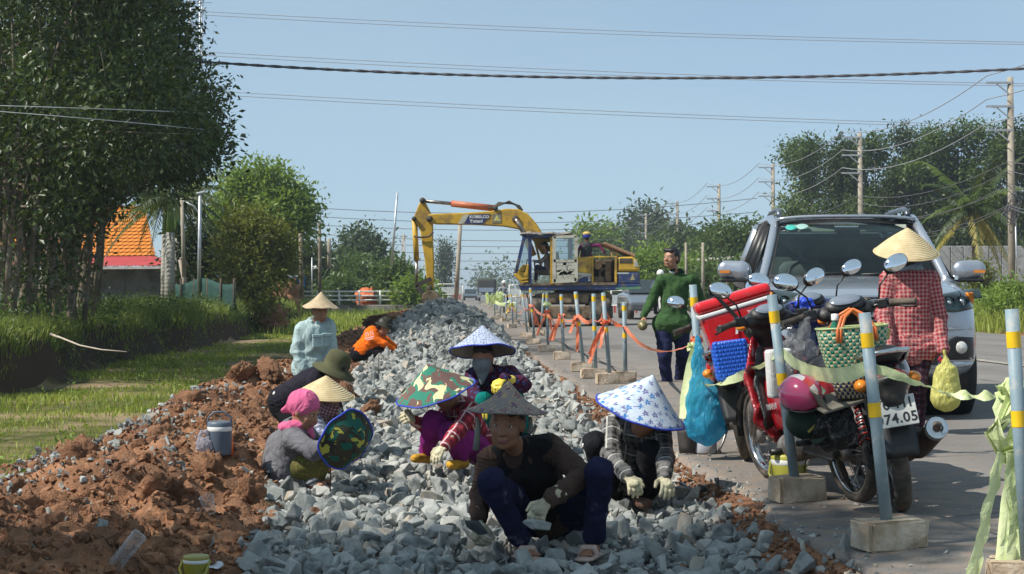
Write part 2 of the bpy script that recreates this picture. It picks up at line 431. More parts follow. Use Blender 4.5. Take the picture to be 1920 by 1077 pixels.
col = g.mix(g.math('MULTIPLY', slope, g.math('SUBTRACT', 1, g.math('MAXIMUM', a_s, a_b))), col, (.055, .036, .022))
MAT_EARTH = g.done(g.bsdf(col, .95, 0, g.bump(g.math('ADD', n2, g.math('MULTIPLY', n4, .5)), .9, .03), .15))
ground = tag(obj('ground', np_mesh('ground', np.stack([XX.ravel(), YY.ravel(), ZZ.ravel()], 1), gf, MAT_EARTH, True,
                 {'soil': m_soil.ravel(), 'bed': m_bed.ravel()})), kind='structure')

# road sheet with broken left edge
ue = np.concatenate([[0], [0.0], np.linspace(.02, 1, 28)])
yr = np.concatenate([[-40, -10, 0, 4], np.geomspace(5, 60, 420), np.geomspace(61, 4500, 90)])
edge = 1.66 + .10 * fbm(yr * .9, yr * 0, 91, 3) + .05 * fbm(yr * 5, yr * 0, 93, 2)
RU = edge[:, None] + (14.6 - edge)[:, None] * ue[None] ** 1.25
RZ = road_z(RU) + .004 + .012 * fbm(RU * .5, yr[:, None] * .25, 95, 2) * (ue[None] > .03)
RU[:, 0] -= .02 + .02 * vnoise(yr * 4, yr * 0, 97); RZ[:, 0] -= .07
RX = RU + SL * np.minimum(yr, 900)[:, None]
n0, n1_ = RU.shape; ii = (np.arange(n0 - 1)[:, None] * n1_ + np.arange(n1_ - 1)[None]).ravel()
g = N('asphalt'); v = g.coord('Object'); n1 = g.noise(v, .8, 4, .6); n2 = g.noise(v, 60, 3, .7); n3 = g.noise(v, 6, 4, .6)
c = g.ramp(n1, [(.3, (.135, .128, .120)), (.7, (.20, .188, .174))])
c = g.mix(g.gray(n2, .45, .75, 0, .55), c, (.28, .265, .25)); c = g.mix(g.gray(n2, .22, .42, .6, 0), c, (.045, .045, .046))
vx = g.xyz(v)
eu = g.math('ADD', vx[0], g.math('MULTIPLY', vx[1], -SL))
dust = g.math('MULTIPLY', g.gray(eu, 1.6, 4.0, 1, .1), g.gray(n3, .40, .66))
c = g.mix(g.math('MULTIPLY', dust, .75), c, (.33, .235, .165))
vor = g.n('TexVoronoi', feature='DISTANCE_TO_EDGE'); g.put(vor.inputs['Vector'], g.mix(.22, v, g.n('TexNoise').outputs[1])); vor.inputs['Scale'].default_value = .7
crack = g.math('MULTIPLY', g.gray(vor.outputs[0], .0, .012, 1, 0), g.gray(n1, .45, .6))
c = g.mix(g.math('MULTIPLY', crack, .75), c, (.035, .034, .033))
trk = g.math('MULTIPLY', g.gray(g.math('SINE', g.math('MULTIPLY', g.math('ADD', eu, g.math('MULTIPLY', n1, .5)), 3.7)), .2, 1, 0, .35), g.gray(n3, .3, .7, .4, 1)); c = g.mix(trk, c, (.085, .08, .076))
MAT_ROAD = g.done(g.bsdf(c, .9, 0, g.bump(g.math('SUBTRACT', n2, crack), .5, .008), .3))
road = tag(obj('road', np_mesh('road', np.stack([RX.ravel(), np.repeat(yr, n1_), RZ.ravel()], 1), np.stack([ii, ii + 1, ii + n1_ + 1, ii + n1_], 1), MAT_ROAD, True)), kind='structure')
# worn painted line
mk = M('worn road paint', (.36, .32, .25), .8, var=.2, scale=5, dirt=(.17, .16, .15), dscale=9, damt=.75)
yl = np.geomspace(14, 300, 90); b = []
for k, uu in enumerate((7.55, 7.72)): b.append(np.stack([uu + SL * yl, yl, road_z(np.full_like(yl, uu)) + .014], 1))
ii = np.arange(len(yl) - 1); L = len(yl)
tag(obj('road_marking', np_mesh('road_marking', np.concatenate(b), np.stack([ii, ii + L, ii + L + 1, ii + 1], 1), mk)), kind='structure')

# ------------------------------------------------------------------ stones
rng = np.random.RandomState(11)
def hull_rock(seed, n=13, flat=.6):
    rg = np.random.RandomState(seed); bm = bmesh.new()
    for _ in range(n):
        p = rg.normal(size=3); p /= np.linalg.norm(p); p *= rg.uniform(.82, 1.05); bm.verts.new(p * A([1, rg.uniform(.68, .95), flat * rg.uniform(.85, 1.3)]))
    r = bmesh.ops.convex_hull(bm, input=bm.verts)
    bmesh.ops.delete(bm, geom=[e for e in r['geom_interior'] if isinstance(e, bmesh.types.BMVert)], context='VERTS')
    bmesh.ops.dissolve_limit(bm, angle_limit=R(14), verts=bm.verts, edges=bm.edges)
    bmesh.ops.bevel(bm, geom=list(bm.edges), offset=.045, segments=1, affect='EDGES', clamp_overlap=True)
    bmesh.ops.triangulate(bm, faces=bm.faces); bm.verts.ensure_lookup_table()
    v = A([x.co[:] for x in bm.verts]); f = A([[q.index for q in x.verts] for x in bm.faces]); bm.free(); return v, f
def plain_rock(seed, n=10, flat=.6):
    rg = np.random.RandomState(seed); bm = bmesh.new()
    for _ in range(n):
        p = rg.normal(size=3); p /= np.linalg.norm(p); bm.verts.new(p * A([1, rg.uniform(.68, .95), flat * rg.uniform(.85, 1.3)]))
    r = bmesh.ops.convex_hull(bm, input=bm.verts)
    bmesh.ops.delete(bm, geom=[e for e in r['geom_interior'] if isinstance(e, bmesh.types.BMVert)], context='VERTS')
    bmesh.ops.triangulate(bm, faces=bm.faces); bm.verts.ensure_lookup_table()
    v = A([x.co[:] for x in bm.verts]); f = A([[q.index for q in x.verts] for x in bm.faces]); bm.free(); return v, f
g = N('broken stone'); v = g.coord('Object'); geo = g.n('NewGeometry'); oi = g.n('ObjectInfo')
rnd = g.math('FRACT', g.math('ADD', geo.outputs['Random Per Island'], oi.outputs['Random']))
c = g.ramp(rnd, [(0, (.075, .085, .083)), (.28, (.15, .163, .157)), (.6, (.25, .262, .248)), (.88, (.36, .362, .335)), (1, (.32, .255, .185))])
pos = geo.outputs['Position']
n1 = g.noise(pos, 14, 5, .65); n2 = g.noise(pos, 75, 4, .7)
c = g.mix(g.gray(n1, .38, .68, 0, .6), c, (.46, .465, .44)); c = g.mix(g.gray(n2, .52, .8, 0, .5), c, (.16, .18, .18))
c = g.mix(g.gray(g.noise(pos, 2.3, 4, .6), .62, .75, 0, .55), c, (.40, .25, .15))
MAT_STONE = g.done(g.bsdf(c, .85, 0, g.bump(g.math('ADD', n1, g.math('MULTIPLY', n2, .6)), .55, .012), .3))
PROTO = [hull_rock(100 + i, 12 + i % 4, (.55, .7, .45, .62)[i % 4]) for i in range(12)]
LOWP = [plain_rock(300 + i, 9 + i % 3, (.55, .7, .45)[i % 3]) for i in range(12)]
PROTO_ME = [np_mesh('stone', p[0], p[1], MAT_STONE) for p in PROTO]
def rand_rot(n, rg, tilt=1.0):
    q = rg.normal(size=(n, 4)) * A([1, tilt, tilt, 1]); q /= np.linalg.norm(q, axis=1)[:, None]; w_, x, y, z = q.T
    return np.stack([np.stack([1 - 2 * (y * y + z * z), 2 * (x * y - z * w_), 2 * (x * z + y * w_)], 1),
                     np.stack([2 * (x * y + z * w_), 1 - 2 * (x * x + z * z), 2 * (y * z - x * w_)], 1),
                     np.stack([2 * (x * z - y * w_), 2 * (y * z + x * w_), 1 - 2 * (x * x + y * y)], 1)], 1), q
def bulk(name, protos, pos, size, rg, mat, parent=None, tilt=1.0):
    n = len(pos); Rm, _ = rand_rot(n, rg, tilt); pick = rg.randint(0, len(protos), n); vs, fs, o = [], [], 0
    for k, (pv, pf) in enumerate(protos):
        m = pick == k
        if not m.any(): continue
        vv = np.einsum('nij,vj->nvi', Rm[m], pv) * size[m][:, None, None] + pos[m][:, None, :]
        ff = pf[None] + (np.arange(m.sum()) * len(pv))[:, None, None] + o
        vs.append(vv.reshape(-1, 3)); fs.append(ff.reshape(-1, 3)); o += vv.shape[0] * vv.shape[1]
    ob = obj(name, np_mesh(name, np.concatenate(vs), np.concatenate(fs), mat, False), parent); return tag(ob, kind='stuff')
def scatter(u0, u1, y0, y1, n, rg, smed, ssig, lift=.6):
    u = rg.uniform(u0, u1, n); y = y0 * (y1 / y0) ** rg.rand(n) if y1 / y0 > 3 else rg.uniform(y0, y1, n)
    x = u + SL * y; z, ms, mb, mv = ground_z(x, y); s = np.clip(smed * np.exp(rg.normal(size=n) * ssig), smed * .35, smed * 2.4)
    return np.stack([x, y, z + s * lift * rg.uniform(.1, 1.0, n)], 1), s, ms, mb
P1, S1, _, B1 = scatter(-1.5, 1.62, 6.0, 15, 6800, rng, .040, .52); k = rng.rand(len(B1)) < B1 * 1.15; P1, S1 = P1[k], S1[k]
def clear_of(P, spots):                       # feet and hands rest between the stones, not under them
    k = np.ones(len(P), bool)
    for q, r_ in spots: k &= np.hypot(P[:, 0] - q.x, P[:, 1] - q.y) > r_
    return k
FEET = [(at(996, 1040, 7.80), .13), (at(985, 1025, 7.92), .10), (at(1100, 1042, 7.78), .13), (at(1110, 1025, 7.92), .10), (at(893, 1000, 7.85), .17), (at(895, 1010, 7.7), .12), (at(1205, 930, 9.15), .07), (at(1258, 930, 9.15), .07), (at(779, 862, 11.6), .12), (at(850, 870, 11.45), .12), (at(806, 864, 11.0), .08)]
k = clear_of(P1, FEET); P1, S1 = P1[k], S1[k]
P2, S2, _, B2 = scatter(-1.6, 1.62, 15, 30, 7600, rng, .05, .4); k = rng.rand(len(B2)) < B2 * 1.15; P2, S2 = P2[k], S2[k]
P3, S3, _, B3 = scatter(-1.7, 1.62, 30, 56, 6500, rng, .068, .36, .8); k = rng.rand(len(B3)) < B3 * 1.1; P3, S3 = P3[k], S3[k]
stone_bed = thing('stone_bed', None, None, (0, 0, 0)); stone_bed['kind'] = 'structure'
px = 960 + F_PX * P1[:, 0] / P1[:, 1]; py = HOR - F_PX * (P1[:, 2] - CAM_H) / P1[:, 1]
score = np.where((px > 380) & (px < 1500) & (py < 1090), S1 / P1[:, 1], 0)
big = np.argsort(-score)[:300]; rest = np.setdiff1d(np.arange(len(P1)), big)
_, qs = rand_rot(len(big), rng, .55)
for j, i in enumerate(big):
    o = obj('stone', PROTO_ME[j % 12], stone_bed, P1[i]); o.rotation_mode = 'QUATERNION'; o.rotation_quaternion = qs[j]
    sc = S1[i]; o.scale = (sc * rng.uniform(.9, 1.25), sc * rng.uniform(.85, 1.15), sc * rng.uniform(.8, 1.1))
rest = rest[np.argsort(-score[rest])]; r1, r2 = rest[:1700], rest[1700:]
bulk('stone_rubble', PROTO, P1[r1], S1[r1], rng, MAT_STONE, stone_bed); bulk('stone_rubble', LOWP, P1[r2], S1[r2], rng, MAT_STONE, stone_bed)
bulk('stone_rubble', LOWP, np.concatenate([P2, P3]), np.concatenate([S2, S3]), rng, MAT_STONE, stone_bed)
# chips between, over the soil, in the grey strip beside the grass and at the road edge
Pa, Sa, ms, mb = scatter(-1.5, 1.6, 6, 16, 8600, rng, .017, .5, 1.3); k = (mb > .3) & clear_of(Pa, [(q, r_ * .7) for q, r_ in FEET])
Pb, Sb, msb, _ = scatter(-3.1, -.9, 6, 24, 900, rng, .02, .5, .3); kb = (msb > .3) & (rng.rand(900) < .75)
uu = rng.normal(-2.5, .33, 4200); yy = rng.uniform(9.0, 17, 4200); zz = ground_z(uu + SL * yy, yy)[0]; sg = np.clip(.017 * np.exp(rng.normal(size=4200) * .5), .005, .045)
Pc = np.stack([uu + SL * yy, yy, zz + sg * .5], 1)
Pd, Sd, _, _ = scatter(1.58, 2.9, 6, 26, 2600, rng, .0085, .55, .3); Pd[:, 2] = road_z(Pd[:, 0] - SL * Pd[:, 1]) + .006; kd = rng.rand(2600) < np.exp(-(Pd[:, 0] - SL * Pd[:, 1] - 1.6) / .35)
ug = rng.normal(1.38, .16, 1500); yg = 6 * (24 / 6) ** rng.rand(1500); sgg = .014 * np.exp(rng.normal(size=1500) * .6); Pg = np.stack([ug + SL * yg, yg, ground_z(ug + SL * yg, yg)[0] + sgg * .4], 1)
bulk('stone_chips', LOWP, np.concatenate([Pa[k], Pb[kb], Pc, Pd[kd], Pg]), np.concatenate([Sa[k], Sb[kb], sg, Sd[kd], sgg]), rng, MAT_STONE, stone_bed)

# soil clods
g = N('clod earth'); geo = g.n('NewGeometry'); pos = geo.outputs['Position']; n1 = g.noise(pos, 9, 5, .65); n2 = g.noise(pos, 60, 4, .7)
c = g.ramp(n1, [(.28, (.09, .046, .03)), (.48, (.265, .125, .066)), (.75, (.46, .26, .155))]); c = g.mix(g.gray(n2, .5, .75, 0, .5), c, (.42, .265, .175)); c = g.mix(g.gray(g.noise(pos, .9, 4, .6), .46, .62, 0, .65), c, (.075, .05, .038))
c = g.mix(g.math('MULTIPLY', geo.outputs['Random Per Island'], .45), c, (.22, .12, .07))
MAT_CLOD = g.done(g.bsdf(c, .97, 0, g.bump(g.math('ADD', n1, n2), .9, .02), .12))
def clod(seed, sub=1):
    bm = bmesh.new(); bmesh.ops.create_icosphere(bm, subdivisions=sub, radius=1); rg = np.random.RandomState(seed)
    v = A([x.co[:] for x in bm.verts]); f = A([[q.index for q in x.verts] for x in bm.faces]); bm.free()
    d = sum(np.sin(v @ rg.normal(size=3) * (2 + 2.2 * o) + rg.rand() * 6) / (1 + o) for o in range(4)) * .2 + rg.normal(size=len(v)) * (.10 if sub > 1 else .14)
    return v * (1 + d)[:, None] * A([1, .9, .75]), f
CL = [clod(500 + i, 2) for i in range(8)]; CS = [clod(540 + i, 1) for i in range(8)]
Pa, Sa, ms, mb = scatter(-3.3, -.85, 6, 60, 1700, rng, .019, .55, .2); k = (rng.rand(len(ms)) < ms); Sa = Sa * (1 + Pa[:, 1] / 40)
Pb, Sb, _, mb = scatter(-1.3, 1.2, 6.5, 12, 90, rng, .016, .4, 1.0); e1 = rng.normal(1.50, .09, 2600); y1 = 6 * (30 / 6) ** rng.rand(2600); s1 = np.clip(.009 * np.exp(rng.normal(size=2600) * .5), .003, .022)
Pe = np.stack([e1 + SL * y1, y1, ground_z(e1 + SL * y1, y1)[0] + s1 * .6], 1)
Pf, Sf, mf, _ = scatter(-3.3, -.85, 6, 40, 21000, rng, .0095, .55, .6); kf = (rng.rand(len(mf)) < mf); Sf = Sf * (1 + Pf[:, 1] / 25)
bulk('soil_crumbs', [plain_rock(700 + i, 9, .8) for i in range(8)], np.concatenate([Pf[kf], Pe]), np.concatenate([Sf[kf] * 1.15, s1 * 1.15]), rng, MAT_CLOD, ground)
kn = np.argsort(Pa[k][:, 1])[:750]; ko = np.argsort(Pa[k][:, 1])[750:]
bulk('soil_clods', CL, np.concatenate([Pa[k][kn], Pb]), np.concatenate([Sa[k][kn], Sb]), rng, MAT_CLOD, ground); bulk('soil_clods', CS, Pa[k][ko], Sa[k][ko], rng, MAT_CLOD, ground)
def lump(seed):
    v, f = clod(seed, 4); rg = np.random.RandomState(seed); n = v / np.linalg.norm(v, axis=1)[:, None]; d = 0
    for o in range(5): d = d + np.abs(np.sin(n @ rg.normal(size=3) * (5 + 5 * o) + 2 * np.sin(n @ rg.normal(size=3) * (3 + 3 * o)) + rg.rand() * 6)) / (1.5 + o)
    return v * (.8 + .17 * d)[:, None], f
CB = [np_mesh('soil_lump', *lump(600 + i), MAT_CLOD, True) for i in range(6)]
for i, (px_, py_, d_, s_) in enumerate([(352, 772, 14.3, .20), (420, 762, 14.6, .16), (480, 770, 15, .17), (455, 735, 17, .15), (505, 735, 17, .19), (300, 850, 11.8, .14), (150, 920, 10.2, .15), (390, 900, 10.4, .16), (60, 1000, 8.2, .12),
                                        (110, 985, 8.6, .13), (300, 960, 9.2, .14), (470, 930, 9.8, .12), (230, 1040, 7.9, .11), (560, 700, 20, .2), (690, 740, 17.5, .16), (650, 715, 19, .18), (620, 660, 26, .25), (700, 640, 29, .3), (660, 650, 27, .22), (100, 880, 11, .13), (210, 900, 10.6, .12), (430, 850, 11.7, .15), (490, 880, 11, .13), (20, 940, 9.6, .13), (1130, 790, 14.5, .07), (1120, 760, 15.5, .08), (1090, 745, 16, .07)]):
    q = at(px_, py_, d_); s_ *= .85; q.z = gz(q.x, q.y) + s_ * .2
    o = obj('soil_lump', CB[i % 6], ground, q, (i * 1.3, i * .7, i * 2.1)); o.scale = (s_, s_ * .9, s_ * .8)

# ------------------------------------------------------------------ grass
def leaf_mat(name, c0, c1, trans=.35, rough=.55):
    g = N(name); geo = g.n('NewGeometry'); oi = g.n('ObjectInfo'); n = g.noise(geo.outputs['Position'], .55, 3)
    r = g.math('ADD', g.math('MULTIPLY', geo.outputs['Random Per Island'], .6), g.math('MULTIPLY', n, .5))
    c = g.ramp(r, [(.12, c0), (.85, c1)])
    b = g.bsdf(c, rough, 0, None, .35); t = g.n('BsdfTranslucent'); g.put(t.inputs[0], g.mix(.5, c, (c1[0] * 1.5, c1[1] * 1.35, c1[2] * .6)))
    mx = g.n('MixShader'); mx.inputs[0].default_value = trans; g.t.links.new(b.outputs[0], mx.inputs[1]); g.t.links.new(t.outputs[0], mx.inputs[2])
    MATS[name] = g.done(mx); return MATS[name]
GR1 = leaf_mat('grass blades', (.085, .14, .016), (.36, .43, .085))
GR2 = leaf_mat('tall grass blades', (.05, .095, .016), (.24, .30, .07))
def blades(x, y, z, h, wd, rg, lean=.5):
    n = len(x); a = rg.rand(n) * 6.283; l = rg.rand(n) * lean * h; b = rg.rand(n) * 6.283
    bx, by = np.cos(a) * wd / 2, np.sin(a) * wd / 2; tx, ty = np.cos(b) * l, np.sin(b) * l
    v = np.stack([np.stack([x - bx, y - by, z - .02], 1), np.stack([x + bx, y + by, z - .02], 1),
                  np.stack([x + bx * .7 + tx * .35, y + by * .7 + ty * .35, z + h * .6], 1), np.stack([x + tx, y + ty, z + h * (1 - .2 * l / np.maximum(h, 1e-3))], 1), np.stack([x - bx * .7 + tx * .35, y - by * .7 + ty * .35, z + h * .6], 1)], 1).reshape(-1, 3)
    o = np.arange(n) * 5
    return v, np.concatenate([np.stack([o, o + 1, o + 2, o + 4], 1), np.stack([o + 4, o + 2, o + 3, o + 3], 1)])
def blades_tri(x, y, z, h, wd, rg, lean=.5):
    v, f = blades(x, y, z, h, wd, rg, lean); n = len(f) // 2; a = f[:n]; b = f[n:, :3]
    return v, np.concatenate([a[:, [0, 1, 2]], a[:, [0, 2, 3]], b])
n = 88000; y = 9 * (70 / 9) ** rng.rand(n); u = rng.uniform(-7.4, -1.9, n); x = u + SL * y; z, ms, mb, mv = ground_z(x, y)
dens = np.clip(.72 + 1.5 * fbm(x * .7, y * .5, 131, 3), .0, 1) * sstep(fbm(x * .6, y * .25, 133, 3), -.30, -.02); k = (rng.rand(n) < dens * (1 - ms * 1.3) * (1 - mb)) & (u < 0); x, y, z = x[k], y[k], z[k]; n = len(x)
v, f = blades_tri(x, y, z, rng.uniform(.03, .11, n) * (1 + .9 * np.clip(fbm(x * .4, y * .3, 141, 2), -.4, 1.2)), .005 + y * .0004, rng, 1.1)
tag(obj('grass', np_mesh('grass', v, f, GR1, True), ground), kind='stuff')
n = 38000; y = 18 * (90 / 18) ** rng.rand(n); u = -6.35 - np.abs(rng.normal(size=n)) * 1.6; x = u + SL * y; z = ground_z(x, y)[0]; k = z > .1; x, y, z = x[k], y[k], z[k]; n = len(x)
v, f = blades_tri(x, y, z - .05, rng.uniform(.15, .5, n) * (1 + .9 * np.clip(fbm(x * .35, y * .25, 151, 2), -.5, 1)), .008 + y * .0004, rng, 1.1)
tag(obj('bank_grass', np_mesh('bank_grass', v, f, GR2, True), ground), kind='stuff')
n = 20000; y = rng.uniform(44, 95, n); u = 14.6 + rng.rand(n) ** 1.3 * 16; x = u + SL * y; z = ground_z(x, y)[0]
v, f = blades_tri(x, y, z, rng.uniform(.15, .6, n) * (1 + 1.4 * np.clip(fbm(x * .4, y * .2, 161, 2) + .25 * sstep(u, 16, 20), 0, 1.4)), .008 + y * .00045, rng, .7)
tag(obj('verge_grass', np_mesh('verge_grass', v, f, GR1, True), ground), kind='stuff')
n = 9000; y = rng.uniform(60, 100, n); u = rng.uniform(-7, -1.6, n); x = u + SL * y; z = ground_z(x, y)[0]; k = rng.rand(n) < np.clip(.5 + 1.6 * fbm(x * .4, y * .3, 171, 2), 0, 1)
v, f = blades_tri(x[k], y[k], z[k], rng.uniform(.15, .45, k.sum()), np.full(k.sum(), .04), rng, .8)
tag(obj('far_grass', np_mesh('far_grass', v, f, GR1, True), ground), kind='stuff')
# ------------------------------------------------------------------ cloth
def folds(g):
    """height of soft diagonal creases plus weave"""
    v = g.attr('limb', (1.0, .55, 1.0)); a = g.noise(v, 9, 2, .45, 1.2); b_ = g.noise(v, 22, 2, .5, .6); w_ = g.noise(g.coord('Object'), 260, 2)
    r_ = g.math('ABSOLUTE', g.math('SUBTRACT', a, .5)); return g.math('ADD', g.math('MULTIPLY', r_, 2.2), g.math('ADD', g.math('MULTIPLY', b_, .35), g.math('MULTIPLY', w_, .04)))
def cloth(name, col, var=.22, scale=9, dirt=None, damt=.3, rough=.9, bump=.25):
    if name in MATS: return MATS[name]
    g = N(name); v = g.coord('Object'); n1 = g.noise(v, scale, 4); c = g.ramp(n1, [(.3, [q * (1 - var) for q in col]), (.7, [min(1, q * (1 + var)) for q in col])])
    if dirt: c = g.mix(g.gray(g.noise(v, 7, 5, .65), .62 - .3 * damt, .75 - .2 * damt), c, dirt)
    MATS[name] = g.done(g.bsdf(c, rough, 0, g.bump(folds(g), .7, .02), .15)); return MATS[name]
def plaid(name, base, ca, cb, sc=22, sharp=.5, thin=None):
    if name in MATS: return MATS[name]
    g = N(name); x = g.xyz(g.attr('limb'))
    def stripe(v, f, lo, off=0): return g.math('GREATER_THAN', g.math('FRACT', g.math('ADD', g.math('MULTIPLY', v, f), off)), lo)
    s1, s2 = stripe(x[0], sc, sharp), stripe(x[1], sc, sharp)
    c = g.mix(g.math('MULTIPLY', s1, .55), base, ca); c = g.mix(g.math('MULTIPLY', s2, .55), c, ca)
    if thin:
        t1, t2 = stripe(x[0], sc * .5, 1 - thin, .27), stripe(x[1], sc * .5, 1 - thin, .27)
        c = g.mix(g.math('MULTIPLY', g.math('MAXIMUM', t1, t2), .85), c, cb)
    else:
        c = g.mix(g.math('MULTIPLY', s1, s2), c, cb)
    c = g.mix(g.gray(g.noise(g.coord('Object'), 7, 4), .35, .75, 0, .3), c, [q * .6 for q in base])
    MATS[name] = g.done(g.bsdf(c, .9, 0, g.bump(folds(g), .7, .02), .15)); return MATS[name]
def skin_mat(name, col): return M(name, col, .5, 0, .12, 14, .12, 120, .4)
SKIN = skin_mat('sun-browned skin', (.30, .145, .085)); SKIN2 = skin_mat('brown skin', (.36, .18, .11))
HAIR = M('black hair', (.012, .010, .010), .45, 0, .3, 60, .5, 90, .4)
GLOVE = cloth('cream work glove', (.55, .50, .34), dirt=(.30, .26, .19), damt=.5); GLOVE_Y = M('yellow rubber glove', (.70, .55, .07), .4, 0, .15, 12, .1, 60, .5)
GLOVE_T = cloth('tan work glove', (.40, .37, .26), dirt=(.22, .19, .14), damt=.5)
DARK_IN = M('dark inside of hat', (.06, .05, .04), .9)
BLUE_RIM = M('blue hat trim', (.02, .05, .42), .6, 0, .15, 20)

def straw(name, a, b):
    g = N(name); v = g.coord('Object'); x = g.xyz(v)
    ring = g.math('SINE', g.math('MULTIPLY', g.math('ADD', x[2], g.math('MULTIPLY', g.noise(v, 5, 2), .02)), 620)); n = g.noise(v, 14, 4); n2 = g.noise(v, 120, 3)
    c = g.ramp(n, [(.3, a), (.7, b)]); c = g.mix(g.gray(ring, .2, 1, 0, .16), c, [q * .6 for q in a]); c = g.mix(g.gray(n2, .5, .8, 0, .35), c, [q * .55 for q in a])
    return g.done(g.bsdf(c, .75, 0, g.bump(g.math('ADD', ring, n2), .35, .004), .25))
STRAW = straw('palm leaf straw', (.50, .38, .20), (.66, .54, .33)); STRAW_OLD = straw('weathered straw', (.38, .29, .18), (.55, .44, .29))
def camo(name, cols, sc=13):
    g = N(name); v = g.coord('Object')
    c = cols[0]
    for i, (q, th) in enumerate(zip(cols[1:], (.50, .555, .60))):
        m = g.n('Mapping'); m.inputs['Location'].default_value = (i * 3.7, i * 1.3, i * 5.1); g.t.links.new(v, m.inputs[0])
        c = g.mix(g.math('GREATER_THAN', g.noise(m.outputs[0], sc, 2, .45, .8), th), c, q)
    return g.done(g.bsdf(c, .85, 0, g.bump(g.noise(v, 25, 3), .25, .01), .2))
CAMO = camo('camouflage cloth', [(.155, .085, .075), (.035, .19, .13), (.13, .08, .07), (.60, .57, .33)])
CAMO_SHADE = camo('shaded camouflage cloth', [(.05, .045, .03), (.015, .10, .075), (.03, .03, .022), (.38, .36, .06)], 12)  # darker camouflage: the shadow on the held hat is put into these colours
def floral(name, ground_c, petal, petal2, line, sc=34, petals=5):
    g = N(name); v = g.coord('Object'); vo = g.n('TexVoronoi'); g.put(vo.inputs['Vector'], v); vo.inputs['Scale'].default_value = sc; vo.inputs['Randomness'].default_value = .55
    d = g.n('VectorMath', operation='SUBTRACT'); sv = g.n('VectorMath', operation='SCALE'); g.t.links.new(v, sv.inputs[0]); sv.inputs['Scale'].default_value = 1
    g.t.links.new(v, d.inputs[0]); g.t.links.new(vo.outputs['Position'], d.inputs[1]); x = g.xyz(d.outputs[0])
    ang = g.math('ARCTAN2', g.math('ADD', x[1], g.math('MULTIPLY', x[2], .8)), x[0])
    wv = g.math('MULTIPLY', g.math('COSINE', g.math('MULTIPLY', ang, petals)), .13)
    dd = g.math('SUBTRACT', vo.outputs[0], wv)
    rc = g.xyz(vo.outputs['Color'])
    pc = g.mix(g.math('GREATER_THAN', rc[0], .5), petal, petal2)
    c = g.mix(g.gray(dd, .30, .36, 1, 0), ground_c, pc); c = g.mix(g.math('MULTIPLY', g.gray(dd, .36, .40, 0, 1), g.gray(dd, .44, .50, 1, 0)), c, line); c = g.mix(g.math('LESS_THAN', vo.outputs[0], .1), c, line)
    return g.done(g.bsdf(c, .8, 0, g.bump(g.noise(v, 20, 3), .25, .01), .25))
FLORAL = floral('blue floral cloth', (.50, .56, .64), (.13, .11, .26), (.04, .17, .42), (.36, .47, .60), 23)
LATTICE = floral('white lattice cloth', (.37, .42, .53), (.08, .09, .20), (.12, .13, .25), (.40, .44, .54), 42, 4)
PAISLEY = floral('brown paisley cloth', (.20, .175, .16), (.12, .07, .12), (.16, .09, .11), (.34, .25, .14), 17)

# ------------------------------------------------------------------ figure builder
def unit(v): v = A(v, float); return v / (np.linalg.norm(v) + 1e-12)
def hand(s, wr, tip, nrm, side, curl=.3, r=.0088, size=1.0, spread=.022):
    """palm and five fingers; nrm points out of the back of the hand, side towards the thumb"""
    wr, tip = A(wr, float), A(tip, float); ax = unit(tip - wr); nrm = unit(nrm - ax * (A(nrm, float) @ ax)); sd = unit(np.cross(nrm, ax)); sd = sd if sd @ A(side, float) > 0 else -sd
    kn = wr + ax * .085 * size
    s.cap(wr + ax * .012, wr + ax * .07 * size, .026 * size, .034 * size, flat=(nrm, .5), k=.01)
    for i, (o, ln) in enumerate(((1.25, .068), (.42, .078), (-.42, .072), (-1.2, .055))):
        b = kn - ax * .012 + sd * o * spread * size; c0 = .25 + curl
        d1 = unit(ax * math.cos(c0) - nrm * math.sin(c0) + sd * o * .09); p1 = b + d1 * ln * .55 * size
        c1 = c0 + curl * 1.5 + .15; d2 = unit(ax * math.cos(c1) - nrm * math.sin(c1) + sd * o * .07); p2 = p1 + d2 * ln * .32 * size
        c2 = c1 + curl; d3 = unit(ax * math.cos(c2) - nrm * math.sin(c2)); p3 = p2 + d3 * ln * .22 * size
        s.chain([b, p1, p2, p3], [r * 1.08, r, r * .95, r * .82], k=.004)
    t0 = wr + ax * .03 * size + sd * .024 * size; t1 = t0 + unit(ax * .6 + sd * .8 - nrm * .25) * .04 * size; t2 = t1 + unit(ax * .9 + sd * .25 - nrm * (.3 + curl)) * .032 * size
    s.chain([t0, t1, t2], [r * 1.35, r * 1.15, r * .9], k=.006); return s
def head_frame(yaw, pitch, roll=0):
    """yaw 0 looks towards the camera (-y), positive turns to the picture's right"""
    m = Matrix.Rotation(R(yaw), 3, 'Z') @ Matrix.Rotation(R(180), 3, 'Z') @ Matrix.Rotation(R(pitch), 3, 'X') @ Matrix.Rotation(R(roll), 3, 'Y')
    return A(m)
